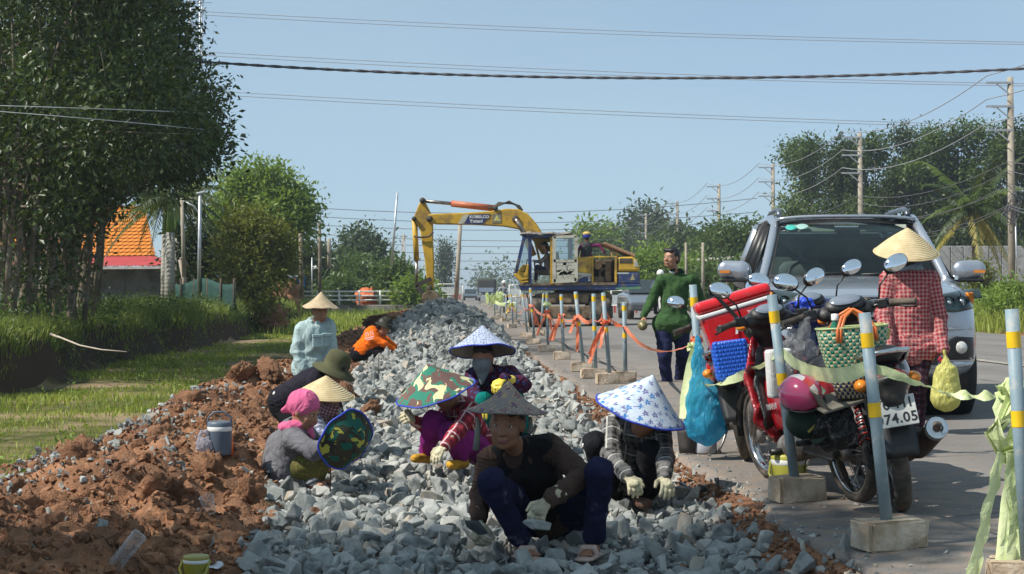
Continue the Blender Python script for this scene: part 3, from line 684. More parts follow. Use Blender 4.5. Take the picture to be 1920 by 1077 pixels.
def head_sdf(s, c, Hm, q=1.0, fine=True):
    c = A(c, float)
    def P(x, y, z): return c + Hm @ (A([x, y, z]) * q)
    def E(p, r, **k): s.ell(P(*p), A(r) * q, Hm, **k)
    E((0, -.012, .03), (.076, .094, .09), k=.02); E((0, .022, -.02), (.063, .07, .086), k=.02)
    s.cap(P(-.03, .036, -.075), P(.03, .036, -.075), .03 * q, k=.02); E((0, .062, -.092), (.024, .022, .02), k=.015)
    for e in (-1, 1):
        E((e * .037, .06, -.03), (.025, .021, .026), k=.015); E((e * .077, -.006, -.008), (.011, .021, .032), k=.006)
    if fine:
        s.cap(P(0, .088, .008), P(0, .104, -.028), .008 * q, .0135 * q, k=.012)
        for e in (-1, 1): E((e * .013, .092, -.034), (.009, .011, .009), k=.006)
        s.cap(P(-.042, .075, .022), P(.042, .075, .022), .012 * q, k=.015)
        s.cap(P(-.018, .086, -.060), P(.018, .086, -.060), .0075 * q, k=.006); s.cap(P(-.014, .085, -.070), P(.014, .085, -.070), .0085 * q, k=.006)
        for e in (-1, 1): E((e * .032, .094, .004), (.018, .014, .009), k=.008, op=-1)
    return P
def conical_hat(parent, c, axis, rad, hgt, mat, rim=None, rimmat=None, inside=None, wavy=0, name='hat', con=.12, ridge=0, top=.0, soft=0):
    n = 48; prof = []
    for i in range(13):
        t = i / 12; r = .004 + top + (rad - top) * t; z = hgt * (1 - t) - con * hgt * math.sin(math.pi * t) - (soft * t ** 4)
        prof.append((r, z))
    b = MB(); vs = []; ax = Vector(axis).normalized()
    for side in (0, 1):
        for r, z in prof:
            for j in range(n):
                a = 2 * math.pi * j / n; k = (r / rad); zz = z - .004 * side + wavy * k * k * (math.sin(3 * a + 1) + .6 * math.sin(7 * a)) + ridge * k * (abs(math.cos(2 * a)) - .5)
                vs.append((r * math.cos(a), r * math.sin(a), zz))
    k = len(prof)
    fo = [(i * n + j, (i + 1) * n + j, (i + 1) * n + (j + 1) % n, i * n + (j + 1) % n) for i in range(k - 1) for j in range(n)]
    b.add(vs, fo, 0, True); b.add([], [], 0)
    o2 = k * n
    for f in fo: b.f.append(tuple(i + o2 for i in f[::-1])); b.mi.append(1); b.sm.append(True)
    for j in range(n): b.f.append(((k - 1) * n + j, (k - 1) * n + o2 + j, (k - 1) * n + o2 + (j + 1) % n, (k - 1) * n + (j + 1) % n)); b.mi.append(0); b.sm.append(False)
    o = b.build(name, [mat, inside or DARK_IN], parent)
    o.location = Vector(c) - parent.location if parent else Vector(c)
    o.rotation_mode = 'QUATERNION'; o.rotation_quaternion = ax.to_track_quat('Z', 'Y')
    if rim:
        tb = MB(); last = [(vs[(k - 1) * n + j]) for j in range(n)] ; tb.tube([Vector(p) for p in last] + [Vector(last[0])], rim, 6, cap=False)
        obj('hat_rim', tb.mesh('hat_rim', rimmat), o)
    return o
def person(label, J, lat, fwd, skin, shirt, pants, h=.010, gloves=None, shoe=None, q=1.0, look=(0, 0, 0), hair=None, face=False, group=None, wr=.006, fat=1.0,
           hem=.0, hands=None, cuff=.0, tight=1.0, sole=None, pw=1.0, loose=1.0, seed=1, name='person', foot_skin=False, neckr=.05, knee_fat=1.0):
    h = h * 1.22; J = {k: A(v, float) for k, v in J.items()}; lat, fwd = unit(lat), unit(fwd)
    base = (J['ana'] + J['anb']) / 2 if 'ana' in J else J['pel']
    root = thing(name, label, 'person', Vector((base[0], base[1], min(J['ana'][2], J['anb'][2]) - .07 if 'ana' in J else base[2])), group=group)
    up = unit(J['nk'] - J['pel']); Hm = head_frame(*look)
    # body: one continuous skin
    s = SDF(.025); P = head_sdf(s, J['hd'], Hm, q, face)
    s.cap(J['nk'] - up * .03, J['hd'] + Hm @ (A([0, -.01, -.05]) * q), neckr * q, neckr * .95 * q, k=.02)
    ch = J['pel'] + (J['nk'] - J['pel']) * .68
    s.cap(J['pel'], ch, .10 * q * fat, .115 * q * fat, flat=(fwd, .75), k=.04); s.cap(J['sha'], J['shb'], .045 * q, k=.04)
    hips = {'a': J['pel'] - lat * .085 * q, 'b': J['pel'] + lat * .085 * q}
    for e in 'ab':
        s.chain([J['sh' + e], J['el' + e], J['wr' + e]], [.042 * q, .034 * q, .025 * q], k=.02)
        if 'kn' + e in J: s.chain([hips[e], J['kn' + e], J['an' + e]], [.075 * q * fat, .05 * q, .034 * q], k=.03)
        if hands and e in hands and not gloves:
            tip, nrm, sd, cu = hands[e]; hand(s, J['wr' + e], tip, nrm, sd, cu, size=q)
        if 'to' + e in J:
            an, to = J['an' + e], J['to' + e]; fd = to - an; fl = unit(fd * A([1, 1, .0])); he = an + A([0, 0, -.045]) - fl * .03
            s.cap(he, to, .03 * q, .024 * q, flat=((0, 0, 1), .8), k=.02)
            for t in range(5 if face and foot_skin else 0):
                sdv = np.cross(fl, [0, 0, 1]) * (t - 2) * .014; s.cap(to + sdv, to + sdv + fl * (.022 - .003 * t), .0085, k=.004)
    s.build('body', skin, root, h * 1.5 if not face else min(h, .0092))
    # shirt
    r = .016 * loose; s = SDF(.03)
    s.cap(J['pel'] + up * hem, ch, .118 * q * fat + r, .128 * q * fat + r, flat=(fwd, .76), k=.05)
    s.cap(J['sha'] * .93 + J['shb'] * .07, J['shb'] * .93 + J['sha'] * .07, .056 * q + r, k=.05)
    s.cap(ch, J['nk'] - up * .01, .11 * q, .06 * q, flat=(fwd, .8), k=.05)
    for e in 'ab':
        s.chain([J['sh' + e], J['el' + e], J['wr' + e] + (J['el' + e] - J['wr' + e]) * cuff], [.05 * q * tight + r, .043 * q * tight + r * .9, .034 * q * tight + r * .5], k=.025)
    s.cap(hips['a'] + up * (hem + .05), hips['b'] + up * (hem + .05), (.112 if hem < 0 else .102) * q * fat * pw + r * (.7 if hem < 0 else .3), k=.05)
    s.ell(J['nk'] + up * .085 + unit(fwd) * .02, (.062 * q, .062 * q, .085 * q), op=-1, k=.012)
    s.build('shirt', shirt, root, h, wr=wr, seed=seed)
    # trousers
    if 'kna' in J:
        s = SDF(.03); s.cap(hips['a'], hips['b'], .105 * q * fat * pw, k=.05)
        for e in 'ab': s.chain([hips[e], J['kn' + e], J['an' + e] + (J['kn' + e] - J['an' + e]) * .07], [.096 * q * fat * pw, .07 * q * pw * knee_fat, .056 * q * pw], k=.035)
        s.build('trousers', pants, root, h, wr=wr * 1.15, seed=seed + 5, wf=12)
    for e in 'ab':
        if gloves and hands and e in hands:
            gm = gloves[e] if isinstance(gloves, dict) else gloves
            s = SDF(.01); tip, nrm, sd, cu = hands[e]; fa = unit(J['el' + e] - J['wr' + e])
            s.cap(J['wr' + e] + fa * .07 * q, J['wr' + e], .043 * q, .034 * q, k=.012); hand(s, J['wr' + e], tip, nrm, sd, cu, r=.0105, size=q * 1.06, spread=.0235)
            s.build('glove', gm, root, .0045 if h < .009 else .006, wr=.0018, wf=60)
        if shoe and 'to' + e in J:
            an, to = J['an' + e], J['to' + e]; fl = unit((to - an) * A([1, 1, 0])); s = SDF(.02); he = an + A([0, 0, -.045]) - fl * .03
            if shoe[0] == 'sandal':
                sd = np.cross(fl, [0, 0, 1]); m = he * .35 + to * .65
                s.cap(he - A([0, 0, .024]), to + fl * .03 - A([0, 0, .018]), .042, .046, flat=((0, 0, 1), .28), k=.01)
                s.chain([m + sd * .04 - A([0, 0, .012]), m + sd * .026 + A([0, 0, .022]), m - sd * .026 + A([0, 0, .022]), m - sd * .04 - A([0, 0, .012])], [.014] * 4, flat=(fl, 1.6), k=.006)
                s.build('sandal', shoe[1], root, .006)
            else:
                s.cap(he, to, .042 * q, .038 * q, flat=((0, 0, 1), .85)); s.cap(an, an + A([0, 0, -.03]), .042 * q)
                s.build('shoe', shoe[1], root, h, cut=[((0, 0, min(he[2], to[2]) - .034), (0, 0, -1))])
    if hair:
        s = SDF(.02); c = J['hd']
        s.ell(c + Hm @ (A([0, -.026, .038]) * q), A([.084, .098, .094]) * q, Hm); s.cap(c + Hm @ (A([-.04, .062, .078]) * q), c + Hm @ (A([.04, .062, .082]) * q), .026 * q); s.ell(c + Hm @ (A([0, -.05, -.02]) * q), A([.076, .062, .07]) * q, Hm)
        s.ell(c + Hm @ (A([0, .075, -.045]) * q), A([.070, .075, .092]) * q, Hm, op=-1, k=.010)
        s.build('hair', hair, root, .007 if face else .012, wr=.006, wf=55, seed=4)
    if face:
        EYEW = M('eye white', (.55, .52, .48), .3, var=.02); DK = M('dark iris', (.012, .008, .006), .2); BR = M('eyebrow hair', (.015, .011, .01), .8)
        LIP = M('lips', (.22, .075, .06), .5)
        for e in (-1, 1):
            s = SDF(.004); s.ell(P(e * .032, .0775, .004), A([.0135, .008, .0065]) * q, Hm); s.build('eye', EYEW, root, .0025)
            s = SDF(.004); s.ell(P(e * .032, .0845, .004), A([.0055, .004, .0055]) * q, Hm); s.build('iris', DK, root, .002)
            s = SDF(.004); s.chain([P(e * .016, .0865, .022), P(e * .034, .0835, .027), P(e * .05, .073, .021)], [.003, .0036, .002]); s.build('eyebrow', BR, root, .0025)
        s = SDF(.006); s.cap(P(-.02, .0875, -.062), P(.02, .0875, -.062), .006 * q); s.cap(P(-.014, .088, -.069), P(.014, .088, -.069), .0075 * q); s.build('mouth', LIP, root, .003)
    root['_hm'] = 1; del root['_hm']
    return root, J, Hm, P
def held_stone(label, c, sz, k, rot=(0, 0, 0), scale=(1, .8, .7)):
    o = obj('stone', PROTO_ME[k], None, c, rot); o.scale = tuple(sz * q for q in scale); return tag(o, label, 'stone')
DN = (0, 0, -1)
# --- man in brown shirt in front
D = 8.0
J = dict(pel=at(1030, 968, 8.42), nk=at(966, 838, 8.10), hd=at(951, 795, 8.0), sha=at(920, 862, 8.14), shb=at(1036, 842, 8.16), ela=at(903, 925, 8.12), wra=at(897, 975, 7.98),
         elb=at(1096, 893, 7.93), wrb=at(1030, 938, 7.72), kna=at(921, 905, 7.82), ana=at(978, 1017, 7.98), toa=at(997, 1040, 7.82), knb=at(1126, 884, 7.84), anb=at(1112, 1014, 7.96), tob=at(1098, 1040, 7.80))
g = N('brown shirt'); x = g.xyz(g.attr('limb')); st = g.math('SINE', g.math('MULTIPLY', x[1], 330))
BROWN = g.done(g.bsdf(g.mix(g.gray(st, .1, .9, 0, .5), (.068, .042, .032), (.032, .02, .016)), .9, 0, g.bump(g.math('ADD', folds(g), g.math('MULTIPLY', st, .06)), .8, .022), .15))
NAVY = cloth('navy work trousers', (.014, .015, .046), dirt=(.22, .23, .28), damt=.12); MATS['navy work trousers'] = NAVY
root, J, Hm, P = person('man squatting in brown shirt and navy trousers, holding a stone in each hand', J, (1, 0, 0), (-.25, -1, .2), SKIN, BROWN, NAVY, h=.0085, gloves={'a': GLOVE_T, 'b': GLOVE}, shoe=('sandal', M('pinkish sandal', (.50, .36, .30), .7)),
    look=(-14, -6, -4), face=True, hair=HAIR, q=1.0, foot_skin=True, hands={'a': (at(893, 1004, 7.93), (-.3, .4, 1), (1, -.2, 0), .5), 'b': (at(996, 972, 7.62), (-.2, -.75, .7), (-.8, -.4, .3), .42)}, wr=.008, pw=.96, knee_fat=.92, seed=3, hem=.02)
VEST = cloth('black knitted vest', (.010, .009, .010)); s = SDF(.03); up = unit(J['nk'] - J['pel']); ch = J['pel'] + (J['nk'] - J['pel']) * .68; fw = unit((-.25, -1, .2))
s.cap(J['pel'] + up * .14, ch + fw * .006, .142, .160, flat=(fw, .80)); s.cap(J['sha'] * .78 + J['shb'] * .22, J['shb'] * .88 + J['sha'] * .12, .084); s.cap(ch, J['nk'], .12, .062, flat=(fw, .8))
s.ell(J['nk'] + fw * .13 - up * .06, (.055, .09, .13), op=-1, k=.01)
s.build('vest', VEST, root, .0085, wr=.006, seed=9)
conical_hat(root, J['hd'] + Hm @ A([0, .012, .062]), (.04, .0, 1), .186, .142, PAISLEY, .004, M('hat edge grey', (.16, .14, .13), .8), con=.16, ridge=.004)
STRAP = cloth('grey cloth strap', (.22, .22, .19))
for px_, l_, r_ in ((895, 62, .022), (994, 30, .02)):
    b = MB(); p0 = at(px_, 782, 7.98); b.tube([p0, p0 + V(.004, -.005, -.05), p0 + V(-.006, 0, -l_ * .0025)], [.008, r_ * .6, r_ * .75], 8); o = b.build('hat_strap', STRAP, root, world=True)
held_stone('pale stone in the gloved hand of the man in brown shirt', at(1012, 984, 7.60), .088, 2, (.3, .2, .4), (1.05, .6, .65))
o = held_stone('dark stone lifted from the bed by the man in brown shirt', at(893, 989, 7.80), .068, 4, (.2, .6, .1), (1, .8, .8)); o.data = o.data.copy(); o.data.materials.clear(); o.data.materials.append(M('dark wet stone', (.06, .068, .07), .8, 0, .3, 14, .6, 40))

# --- woman under blue floral hat
J = dict(pel=at(1180, 905, 10.05), nk=at(1200, 806, 9.72), hd=at(1206, 782, 9.56), sha=at(1146, 800, 9.72), shb=at(1238, 812, 9.66), ela=at(1146, 856, 9.52), wra=at(1175, 892, 9.28), elb=at(1247, 862, 9.50), wrb=at(1246, 895, 9.30),
         kna=at(1116, 834, 9.60), ana=at(1128, 925, 9.75), toa=at(1120, 940, 9.58), knb=at(1222, 850, 9.55), anb=at(1200, 930, 9.7), tob=at(1212, 945, 9.5))
BWPLAID = plaid('black and white check', (.030, .030, .030), (.20, .195, .19), (.50, .49, .46), 20, .55, .10)
BLK = cloth('black trousers', (.010, .010, .013))
root, J, Hm, P = person('woman squatting under a blue floral cloth hat, in black and white check shirt', J, (1, .1, 0), (.1, -1, -.1), SKIN, BWPLAID, BLK, h=.010, gloves=GLOVE, shoe=('shoe', M('brown rubber shoe', (.12, .06, .04), .7)),
    look=(15, -50, 0), hair=HAIR, hands={'a': (at(1208, 930, 9.12), (.1, -.5, .85), (1, -.2, 0), .38), 'b': (at(1262, 930, 9.12), (.3, -.5, .8), (-1, .1, 0), .3)}, wr=.007, seed=11, q=.98, fat=1.05)
b = MB(); p = [J['kna'] * (1 - t) + J['ana'] * t for t in (0.05, .35, .7, .95)]; b.tube([Vector(q) + V(-.073 + .012 * i, -.025, .02) for i, q in enumerate(p)], .006, 6); b.build('trouser_stripe', M('white piping', (.7, .7, .68), .7), root, world=True)
conical_hat(root, at(1201, 773, 9.58), (.30, -.2, .93), .258, .225, FLORAL, .006, BLUE_RIM, con=.03, wavy=.004, ridge=.006)
# --- woman under camouflage hat
J = dict(pel=at(900, 842, 11.95), nk=at(858, 752, 11.62), hd=at(832, 738, 11.52), sha=at(846, 772, 11.75), shb=at(884, 772, 11.42), ela=at(800, 800, 11.75), wra=at(778, 790, 11.55), elb=at(858, 808, 11.25), wrb=at(836, 836, 11.12),
         kna=at(812, 790, 11.55), ana=at(800, 848, 11.75), toa=at(779, 860, 11.62), knb=at(842, 812, 11.42), anb=at(866, 858, 11.62), tob=at(846, 872, 11.45))
RPLAID = plaid('red and black check', (.42, .035, .055), (.020, .012, .018), (.62, .50, .50), 18, .5, .09)
PURPLE = cloth('purple trousers', (.22, .018, .175)); YSHOE = cloth('mustard shoe', (.55, .30, .04))
root, J, Hm, P = person('woman squatting in red check shirt and purple trousers under a camouflage hat', J, (.4, -.9, 0), (-1, -.35, .1), SKIN, RPLAID, PURPLE, h=.010, gloves=GLOVE, shoe=('shoe', YSHOE), look=(-60, -45, 0), hair=HAIR,
    hands={'a': (at(757, 775, 11.4), (0, -.8, .4), (0, 0, 1), .5), 'b': (at(804, 864, 11.0), (-.2, -.5, .85), (-.3, .9, .2), .25)}, wr=.007, seed=17, q=.96, pw=1.1)
conical_hat(root, at(817, 735, 11.45), (-.26, -.22, .94), .268, .20, CAMO, .006, BLUE_RIM, con=.0, wavy=.006)
# --- woman with white lattice hat and mask
J = dict(pel=at(938, 775, 13.3), nk=at(918, 695, 13.05), hd=at(905, 672, 12.95), sha=at(886, 705, 13.05), shb=at(958, 702, 13.0), ela=at(890, 745, 12.9), wra=at(915, 760, 12.75), elb=at(981, 722, 12.72), wrb=at(946, 710, 12.60),
         kna=at(908, 752, 12.8), ana=at(912, 822, 12.9), toa=at(905, 832, 12.75), knb=at(962, 728, 12.78), anb=at(985, 812, 12.95), tob=at(985, 826, 12.8))
DPLAID = plaid('dark purple check', (.075, .014, .035), (.03, .012, .04), (.05, .06, .16), 18, .5)
TEAL = cloth('teal trousers', (.0, .13, .115))
root, J, Hm, P = person('masked woman squatting in dark purple shirt and teal trousers with yellow glove', J, (1, 0, 0), (-.1, -1, 0), SKIN, DPLAID, TEAL, h=.011, gloves={'a': GLOVE_Y, 'b': GLOVE_Y}, shoe=('shoe', BLK), look=(-12, -8, 0), hair=HAIR,
    hands={'a': (at(900, 775, 12.6), (0, -.6, .7), (1, 0, 0), .4), 'b': (at(908, 742, 12.42), (-.35, -.6, .6), (-.4, .1, -.9), .3)}, wr=.008, seed=23, q=.97, fat=1.08)
MASK = cloth('grey face mask', (.20, .22, .24)); s = SDF(.02)
s.ell(P(0, .035, -.035), A([.074, .078, .072]), Hm); s.cap(P(0, .03, -.10), P(0, .06, -.19), .055, .012); s.build('face_mask', MASK, root, .008, cut=[(P(0, 0, .012), Hm @ A([0, 0, 1]))])
conical_hat(root, P(0, -.005, .055), (-.02, .24, .96), .245, .20, LATTICE, .006, BLUE_RIM, con=.02, wavy=.006, soft=.0, inside=M('pale hat lining', (.30, .27, .22), .8))
# --- woman with pink scarf
J = dict(pel=at(543, 878, 10.85), nk=at(556, 803, 10.72), hd=at(570, 771, 10.66), sha=at(550, 824, 10.58), shb=at(572, 818, 10.92), ela=at(588, 846, 10.48), wra=at(616, 832, 10.42), elb=at(600, 835, 10.95), wrb=at(622, 822, 10.80),
         kna=at(602, 862, 10.62), ana=at(586, 900, 10.7), toa=at(606, 908, 10.62), knb=at(612, 842, 10.95), anb=at(596, 895, 10.95), tob=at(615, 903, 10.95))
GREYJ = cloth('grey jacket', (.145, .142, .155)); GPAT = floral('yellow green patterned cloth', (.13, .12, .035), (.26, .25, .05), (.20, .13, .05), (.07, .08, .03), 55)
root, J, Hm, P = person('woman in grey jacket with a pink headscarf, squatting beside the red soil', J, (.2, 1, 0), (1, -.15, -.15), SKIN2, GREYJ, GPAT, h=.010, gloves=GLOVE, shoe=None, look=(72, -22, 0), q=.95, face=True,
    hands={'a': (at(634, 812, 10.36), (-.2, -.7, .6), (.3, .2, .9), .35), 'b': (at(640, 808, 10.75), (0, -.4, .8), (0, 0, 1), .3)}, wr=.006, seed=31, fat=1.18, hem=-.04, loose=1.3)
s = SDF(.03); bz = J['pel']; s.cap(bz + A([-.01, 0, -.10]), bz + A([.0, 0, .10]), .178, .165, flat=((0, 1, 0), 1.0)); s.cap(bz + A([.03, -.03, -.09]), bz + A([.03, -.03, .08]), .15, .14); s.build('jacket_skirt', GREYJ, root, .011, wr=.007, seed=33, cut=[(bz + A([0, 0, -.115]), (-.1, 0, -1))])
PINK = cloth('pink scarf', (.62, .13, .26)); s = SDF(.02)
s.ell(P(0, -.02, .04), A([.090, .107, .098]), Hm); s.cap(P(0, -.09, -.01), P(.02, -.13, -.05), .035, .02); s.ell(P(0, .075, -.045), A([.06, .06, .085]), Hm, op=-1, k=.01)
s.build('headscarf', PINK, root, .007, wr=.003, wf=20)
s = SDF(.02); nk = J['nk'] + A([.008, -.01, .012]); ring = [nk + A([math.cos(t) * .085, math.sin(t) * .078, .02 * math.cos(t) + .012]) for t in np.linspace(0, 6.283, 11)]; s.chain(ring, [.034] * 11); s.cap(nk + A([.07, -.04, 0]), nk + A([.10, -.06, -.06]), .03, .018)
s.build('scarf_wrap', PINK, root, .008, wr=.004, wf=20)
b = MB(); a0 = Vector(J['ana']); b.tube([a0 + V(.03, -.03, .055), a0 + V(-.005, -.03, -.03)], [.045, .04], 12); g = N('striped sock'); x = g.xyz(g.coord('Object', rot=(0, .4, 0))); st = g.math('GREATER_THAN', g.math('SINE', g.math('MULTIPLY', x[2], 230)), 0)
b.build('sock', g.done(g.bsdf(g.mix(st, (.09, .11, .14), (.42, .45, .48)), .9)), root, world=True)
hat = conical_hat(None, at(648, 824, 10.32), (.60, -.66, -.28), .182, .13, CAMO_SHADE, .007, BLUE_RIM, con=-.12, wavy=.012, name='cloth_hat')
tag(hat, 'dark camouflage hat with blue trim held upright before the woman with pink headscarf', 'hat')
# --- woman in conical hat and check mask
J = dict(pel=at(585, 822, 12.0), nk=at(606, 770, 11.7), hd=at(613, 750, 11.58), sha=at(590, 782, 11.6), shb=at(622, 776, 11.85), ela=at(600, 820, 11.45), wra=at(625, 830, 11.35), elb=at(634, 788, 11.72), wrb=at(648, 800, 11.58),
         kna=at(630, 835, 11.5), ana=at(615, 870, 11.6), toa=at(635, 878, 11.5), knb=at(632, 828, 11.9), anb=at(618, 868, 11.9), tob=at(635, 875, 11.9))
WPLAID = plaid('white and navy check', (.35, .38, .46), (.03, .035, .09), (.62, .64, .68), 24, .5, .12)
root, J, Hm, P = person('woman bowed under a pale straw hat with a checked mask over her face', J, (.3, .9, 0), (1, -.2, -.1), SKIN, WPLAID, BLK, h=.010, gloves=GLOVE_T, look=(62, -25, 0), hair=HAIR, q=.95,
    hands={'a': (at(640, 838, 11.3), (0, -.6, .7), (0, 0, 1), .3), 'b': (at(655, 815, 11.45), (.6, -.4, .6), (0, -.6, .6), .3)}, seed=37)
s = SDF(.02); s.ell(P(0, .035, -.04), A([.076, .078, .075]), Hm); s.cap(P(0, .02, -.09), P(0, .05, -.16), .07, .03); s.build('face_mask', plaid('maroon check', (.16, .045, .06), (.30, .22, .23), (.42, .35, .35), 45), root, .008, cut=[(P(0, 0, .005), Hm @ A([0, 0, 1]))])
s = SDF(.02); s.chain([J['shb'], J['elb'], J['wrb']], [.055, .05, .042]); s.build('sleeve', BLK, root, .010)
conical_hat(root, at(609, 741, 11.6), (.10, -.14, 1), .20, .135, STRAW, .003, STRAW, con=-.02)
# --- person in black, bending, olive hat
J = dict(pel=at(535, 752, 13.3), nk=at(606, 706, 13.0), hd=at(625, 697, 12.92), sha=at(590, 716, 12.85), shb=at(602, 704, 13.25), ela=at(610, 762, 12.9), wra=at(625, 800, 12.8), elb=at(625, 750, 13.2), wrb=at(640, 785, 13.1),
         kna=at(548, 805, 13.1), ana=at(530, 850, 13.3), toa=at(550, 862, 13.2), knb=at(550, 800, 13.5), anb=at(530, 845, 13.6), tob=at(550, 855, 13.5))
BLKS = cloth('black jersey', (.016, .014, .022))
root, J, Hm, P = person('person in black bending far forward in an olive bucket hat', J, (.15, 1, 0), (.6, -.2, -.8), SKIN, BLKS, BLK, h=.011, gloves=GLOVE_T, look=(70, -35, 0), hair=HAIR, q=1.0, seed=41, fat=1.12, hem=.0,
    hands={'a': (at(632, 815, 12.75), (.3, -.6, .5), (0, 0, 1), .4), 'b': (at(650, 800, 13.0), (.3, -.6, .5), (0, 0, 1), .4)})
OLIVE = cloth('olive felt', (.085, .085, .045))
b = MB(); b.lathe([(.002, .125), (.06, .122), (.088, .10), (.098, .05), (.102, .0), (.125, -.012), (.172, -.045), (.174, -.05), (.12, -.018), (.095, -.004), (.09, .05)], n=28)
o = b.build('hat', OLIVE, root); o.location = Vector(P(0, -.005, .045)) - root.location; o.rotation_mode = 'QUATERNION'; o.rotation_quaternion = Vector((.42, -.12, 1)).to_track_quat('Z', 'Y')
b = MB(); pts = [at(513 + 5 * i, 737 + 6 * math.sin(i / 8 * 3.14) + i * .4, 13.13 - .02 * math.sin(i / 8 * 3.14)) for i in range(9)]
for i in range(8): b.tube([pts[i], pts[i + 1]], .014, 8, i % 2)
b.build('waistband', [M('white belt cloth', (.62, .60, .58), .8), M('red belt cloth', (.5, .03, .03), .8)], root, world=True)
# --- man standing in pale blue work shirt
D = 18.4
J = dict(pel=at(588, 690, D + .05), nk=at(592, 604, D), hd=at(600, 584, D - .03), sha=at(566, 618, D - .02), shb=at(616, 612, D + .05), ela=at(556, 656, D - .05), wra=at(566, 694, D - .12), elb=at(620, 655, D + .02), wrb=at(612, 690, D - .1),
         kna=at(580, 742, D - .1), ana=at(578, 800, D), toa=at(585, 812, D - .18), knb=at(603, 742, D - .1), anb=at(605, 800, D + .05), tob=at(615, 812, D - .1))
PALE = cloth('pale blue green work shirt', (.36, .47, .47), .18, dirt=(.26, .33, .33), damt=.3)
root, J, Hm, P = person('man standing in a pale blue-green work shirt and weathered straw hat', J, (1, .2, 0), (.3, -1, 0), SKIN, PALE, cloth('grey blue trousers', (.16, .20, .22)), h=.013, look=(28, -22, 0), hair=HAIR, q=1.0, face=True, fat=1.22, loose=1.9, seed=47, wr=.012, hem=-.05,
    hands={'a': (at(570, 706, D - .15), (-1, -.3, 0), (0, -1, 0), .3), 'b': (at(610, 705, D - .15), (1, -.3, 0), (0, -1, 0), .3)}, shoe=('shoe', BLK))
POCK = cloth('pocket cloth', (.33, .44, .44)); b = MB()
for px_, py_ in ((595, 640), (613, 638)): b.box(at(px_, py_, D - .205 + (px_ > 600) * .03), (.10, .02, .13), (0, 0, .25)); b.box(at(px_, py_ - 11, D - .215 + (px_ > 600) * .03), (.11, .02, .04), (0, 0, .25))
for i, (px_, py_) in enumerate(((595, 640), (613, 638))):
    b = MB(); b.box(at(px_, py_, D - .195 + i * .05), (.10, .03, .13), (0, 0, .3)); b.box(at(px_, py_ - 10, D - .205 + i * .05), (.108, .03, .035), (0, 0, .3)); bevel(b.build('pocket', POCK, root, world=True), .006)
s = SDF(.01); nk = J['nk']; s.chain([nk + A([math.cos(t) * .072, math.sin(t) * .072, .02 + .02 * math.sin(t)]) for t in np.linspace(-1.2, 4.2, 12)], [.022] * 12); s.build('collar', PALE, root, .008)
conical_hat(root, P(0, 0, .05), (.05, -.07, 1), .195, .165, STRAW_OLD, None, None, wavy=.006, con=.10)
# --- worker in orange
D = 26.6
J = dict(pel=at(680, 663, D), nk=at(707, 623, D - .05), hd=at(720, 614, D - .08), sha=at(698, 635, D - .2), shb=at(712, 627, D + .15), ela=at(720, 645, D - .2), wra=at(738, 655, D - .15), elb=at(724, 640, D + .1), wrb=at(740, 650, D + .1),
         kna=at(722, 661, D - .15), ana=at(704, 685, D - .15), toa=at(716, 690, D - .15), knb=at(722, 659, D + .15), anb=at(706, 683, D + .15), tob=at(718, 687, D + .15))
ORANGE = cloth('orange shirt', (.80, .145, .008))
root, J, Hm, P = person('worker squatting in a bright orange shirt at the foot of the stone heap', J, (.3, 1, 0), (1, 0, 0), SKIN, ORANGE, BLK, h=.016, look=(75, -35, 0), hair=HAIR, q=1.14, fat=1.32, seed=53, wr=.009,
    hands={'a': (at(741, 664, D - .2), (0, -1, .3), (0, 0, 1), .3), 'b': (at(742, 660, D + .1), (0, -1, .3), (0, 0, 1), .3)})
DKH = cloth('dark green hat cloth', (.035, .035, .025)); b = MB(); b.lathe([(.002, .12), (.07, .115), (.095, .06), (.10, 0), (.17, -.03), (.172, -.035), (.09, -.005)], n=24)
o = b.build('hat', DKH, root); o.location = Vector(P(0, 0, .045)) - root.location; o.rotation_mode = 'QUATERNION'; o.rotation_quaternion = Vector((.4, -.05, 1)).to_track_quat('Z', 'Y')
PRN = M('pale print', (.75, .45, .40), .8)
b = MB()
for i, (x_, z_, w_, h_) in enumerate(((0, .05, .02, .09), (.05, .05, .02, .09), (.025, .09, .05, .02), (.10, .05, .018, .09), (.13, .09, .05, .02), (.155, .05, .018, .09), (.06, -.03, .2, .025), (.06, -.07, .16, .02))): b.box((x_, 0, z_), (w_, .012, h_))
o = b.build('shirt_print', PRN, root); o.location = Vector(at(687, 632, D - .375)) - root.location; o.rotation_euler = (R(-14), R(-14), R(0)); o.scale = (.7, .5, .7)
# --- man walking in green shirt
D = 20.4
J = dict(pel=at(1260, 612, D), nk=at(1268, 511, D + .02), hd=at(1259, 484, D - .02), sha=at(1240, 526, D), shb=at(1299, 526, D), ela=at(1222, 563, D + .02), wra=at(1206, 593, D - .1), elb=at(1313, 565, D + .08), wrb=at(1312, 602, D),
         kna=at(1246, 668, D - .1), ana=at(1251, 722, D), toa=at(1247, 735, D - .2), knb=at(1281, 665, D + .05), anb=at(1274, 714, D + .3), tob=at(1279, 726, D + .12))
GREEN = cloth('green polo shirt', (.036, .080, .028), .25)
root, J, Hm, P = person('bare-headed man walking in a dark green long-sleeved polo shirt and navy trousers', J, (1, 0, 0), (-.2, -1, 0), SKIN2, GREEN, cloth('dark blue trousers', (.014, .018, .055)), h=.011, look=(-42, 4, 0), hair=HAIR, face=True, q=1.04, fat=1.1, seed=59, wr=.009,
    hands={'a': (at(1203, 610, D - .15), (-1, -.3, .2), (0, -1, 0), .5), 'b': (at(1314, 618, D), (1, 0, 0), (0, -1, 0), .4)}, shoe=('shoe', cloth('grey shoe', (.16, .16, .16))), hem=-.03, pw=1.12, loose=1.2)
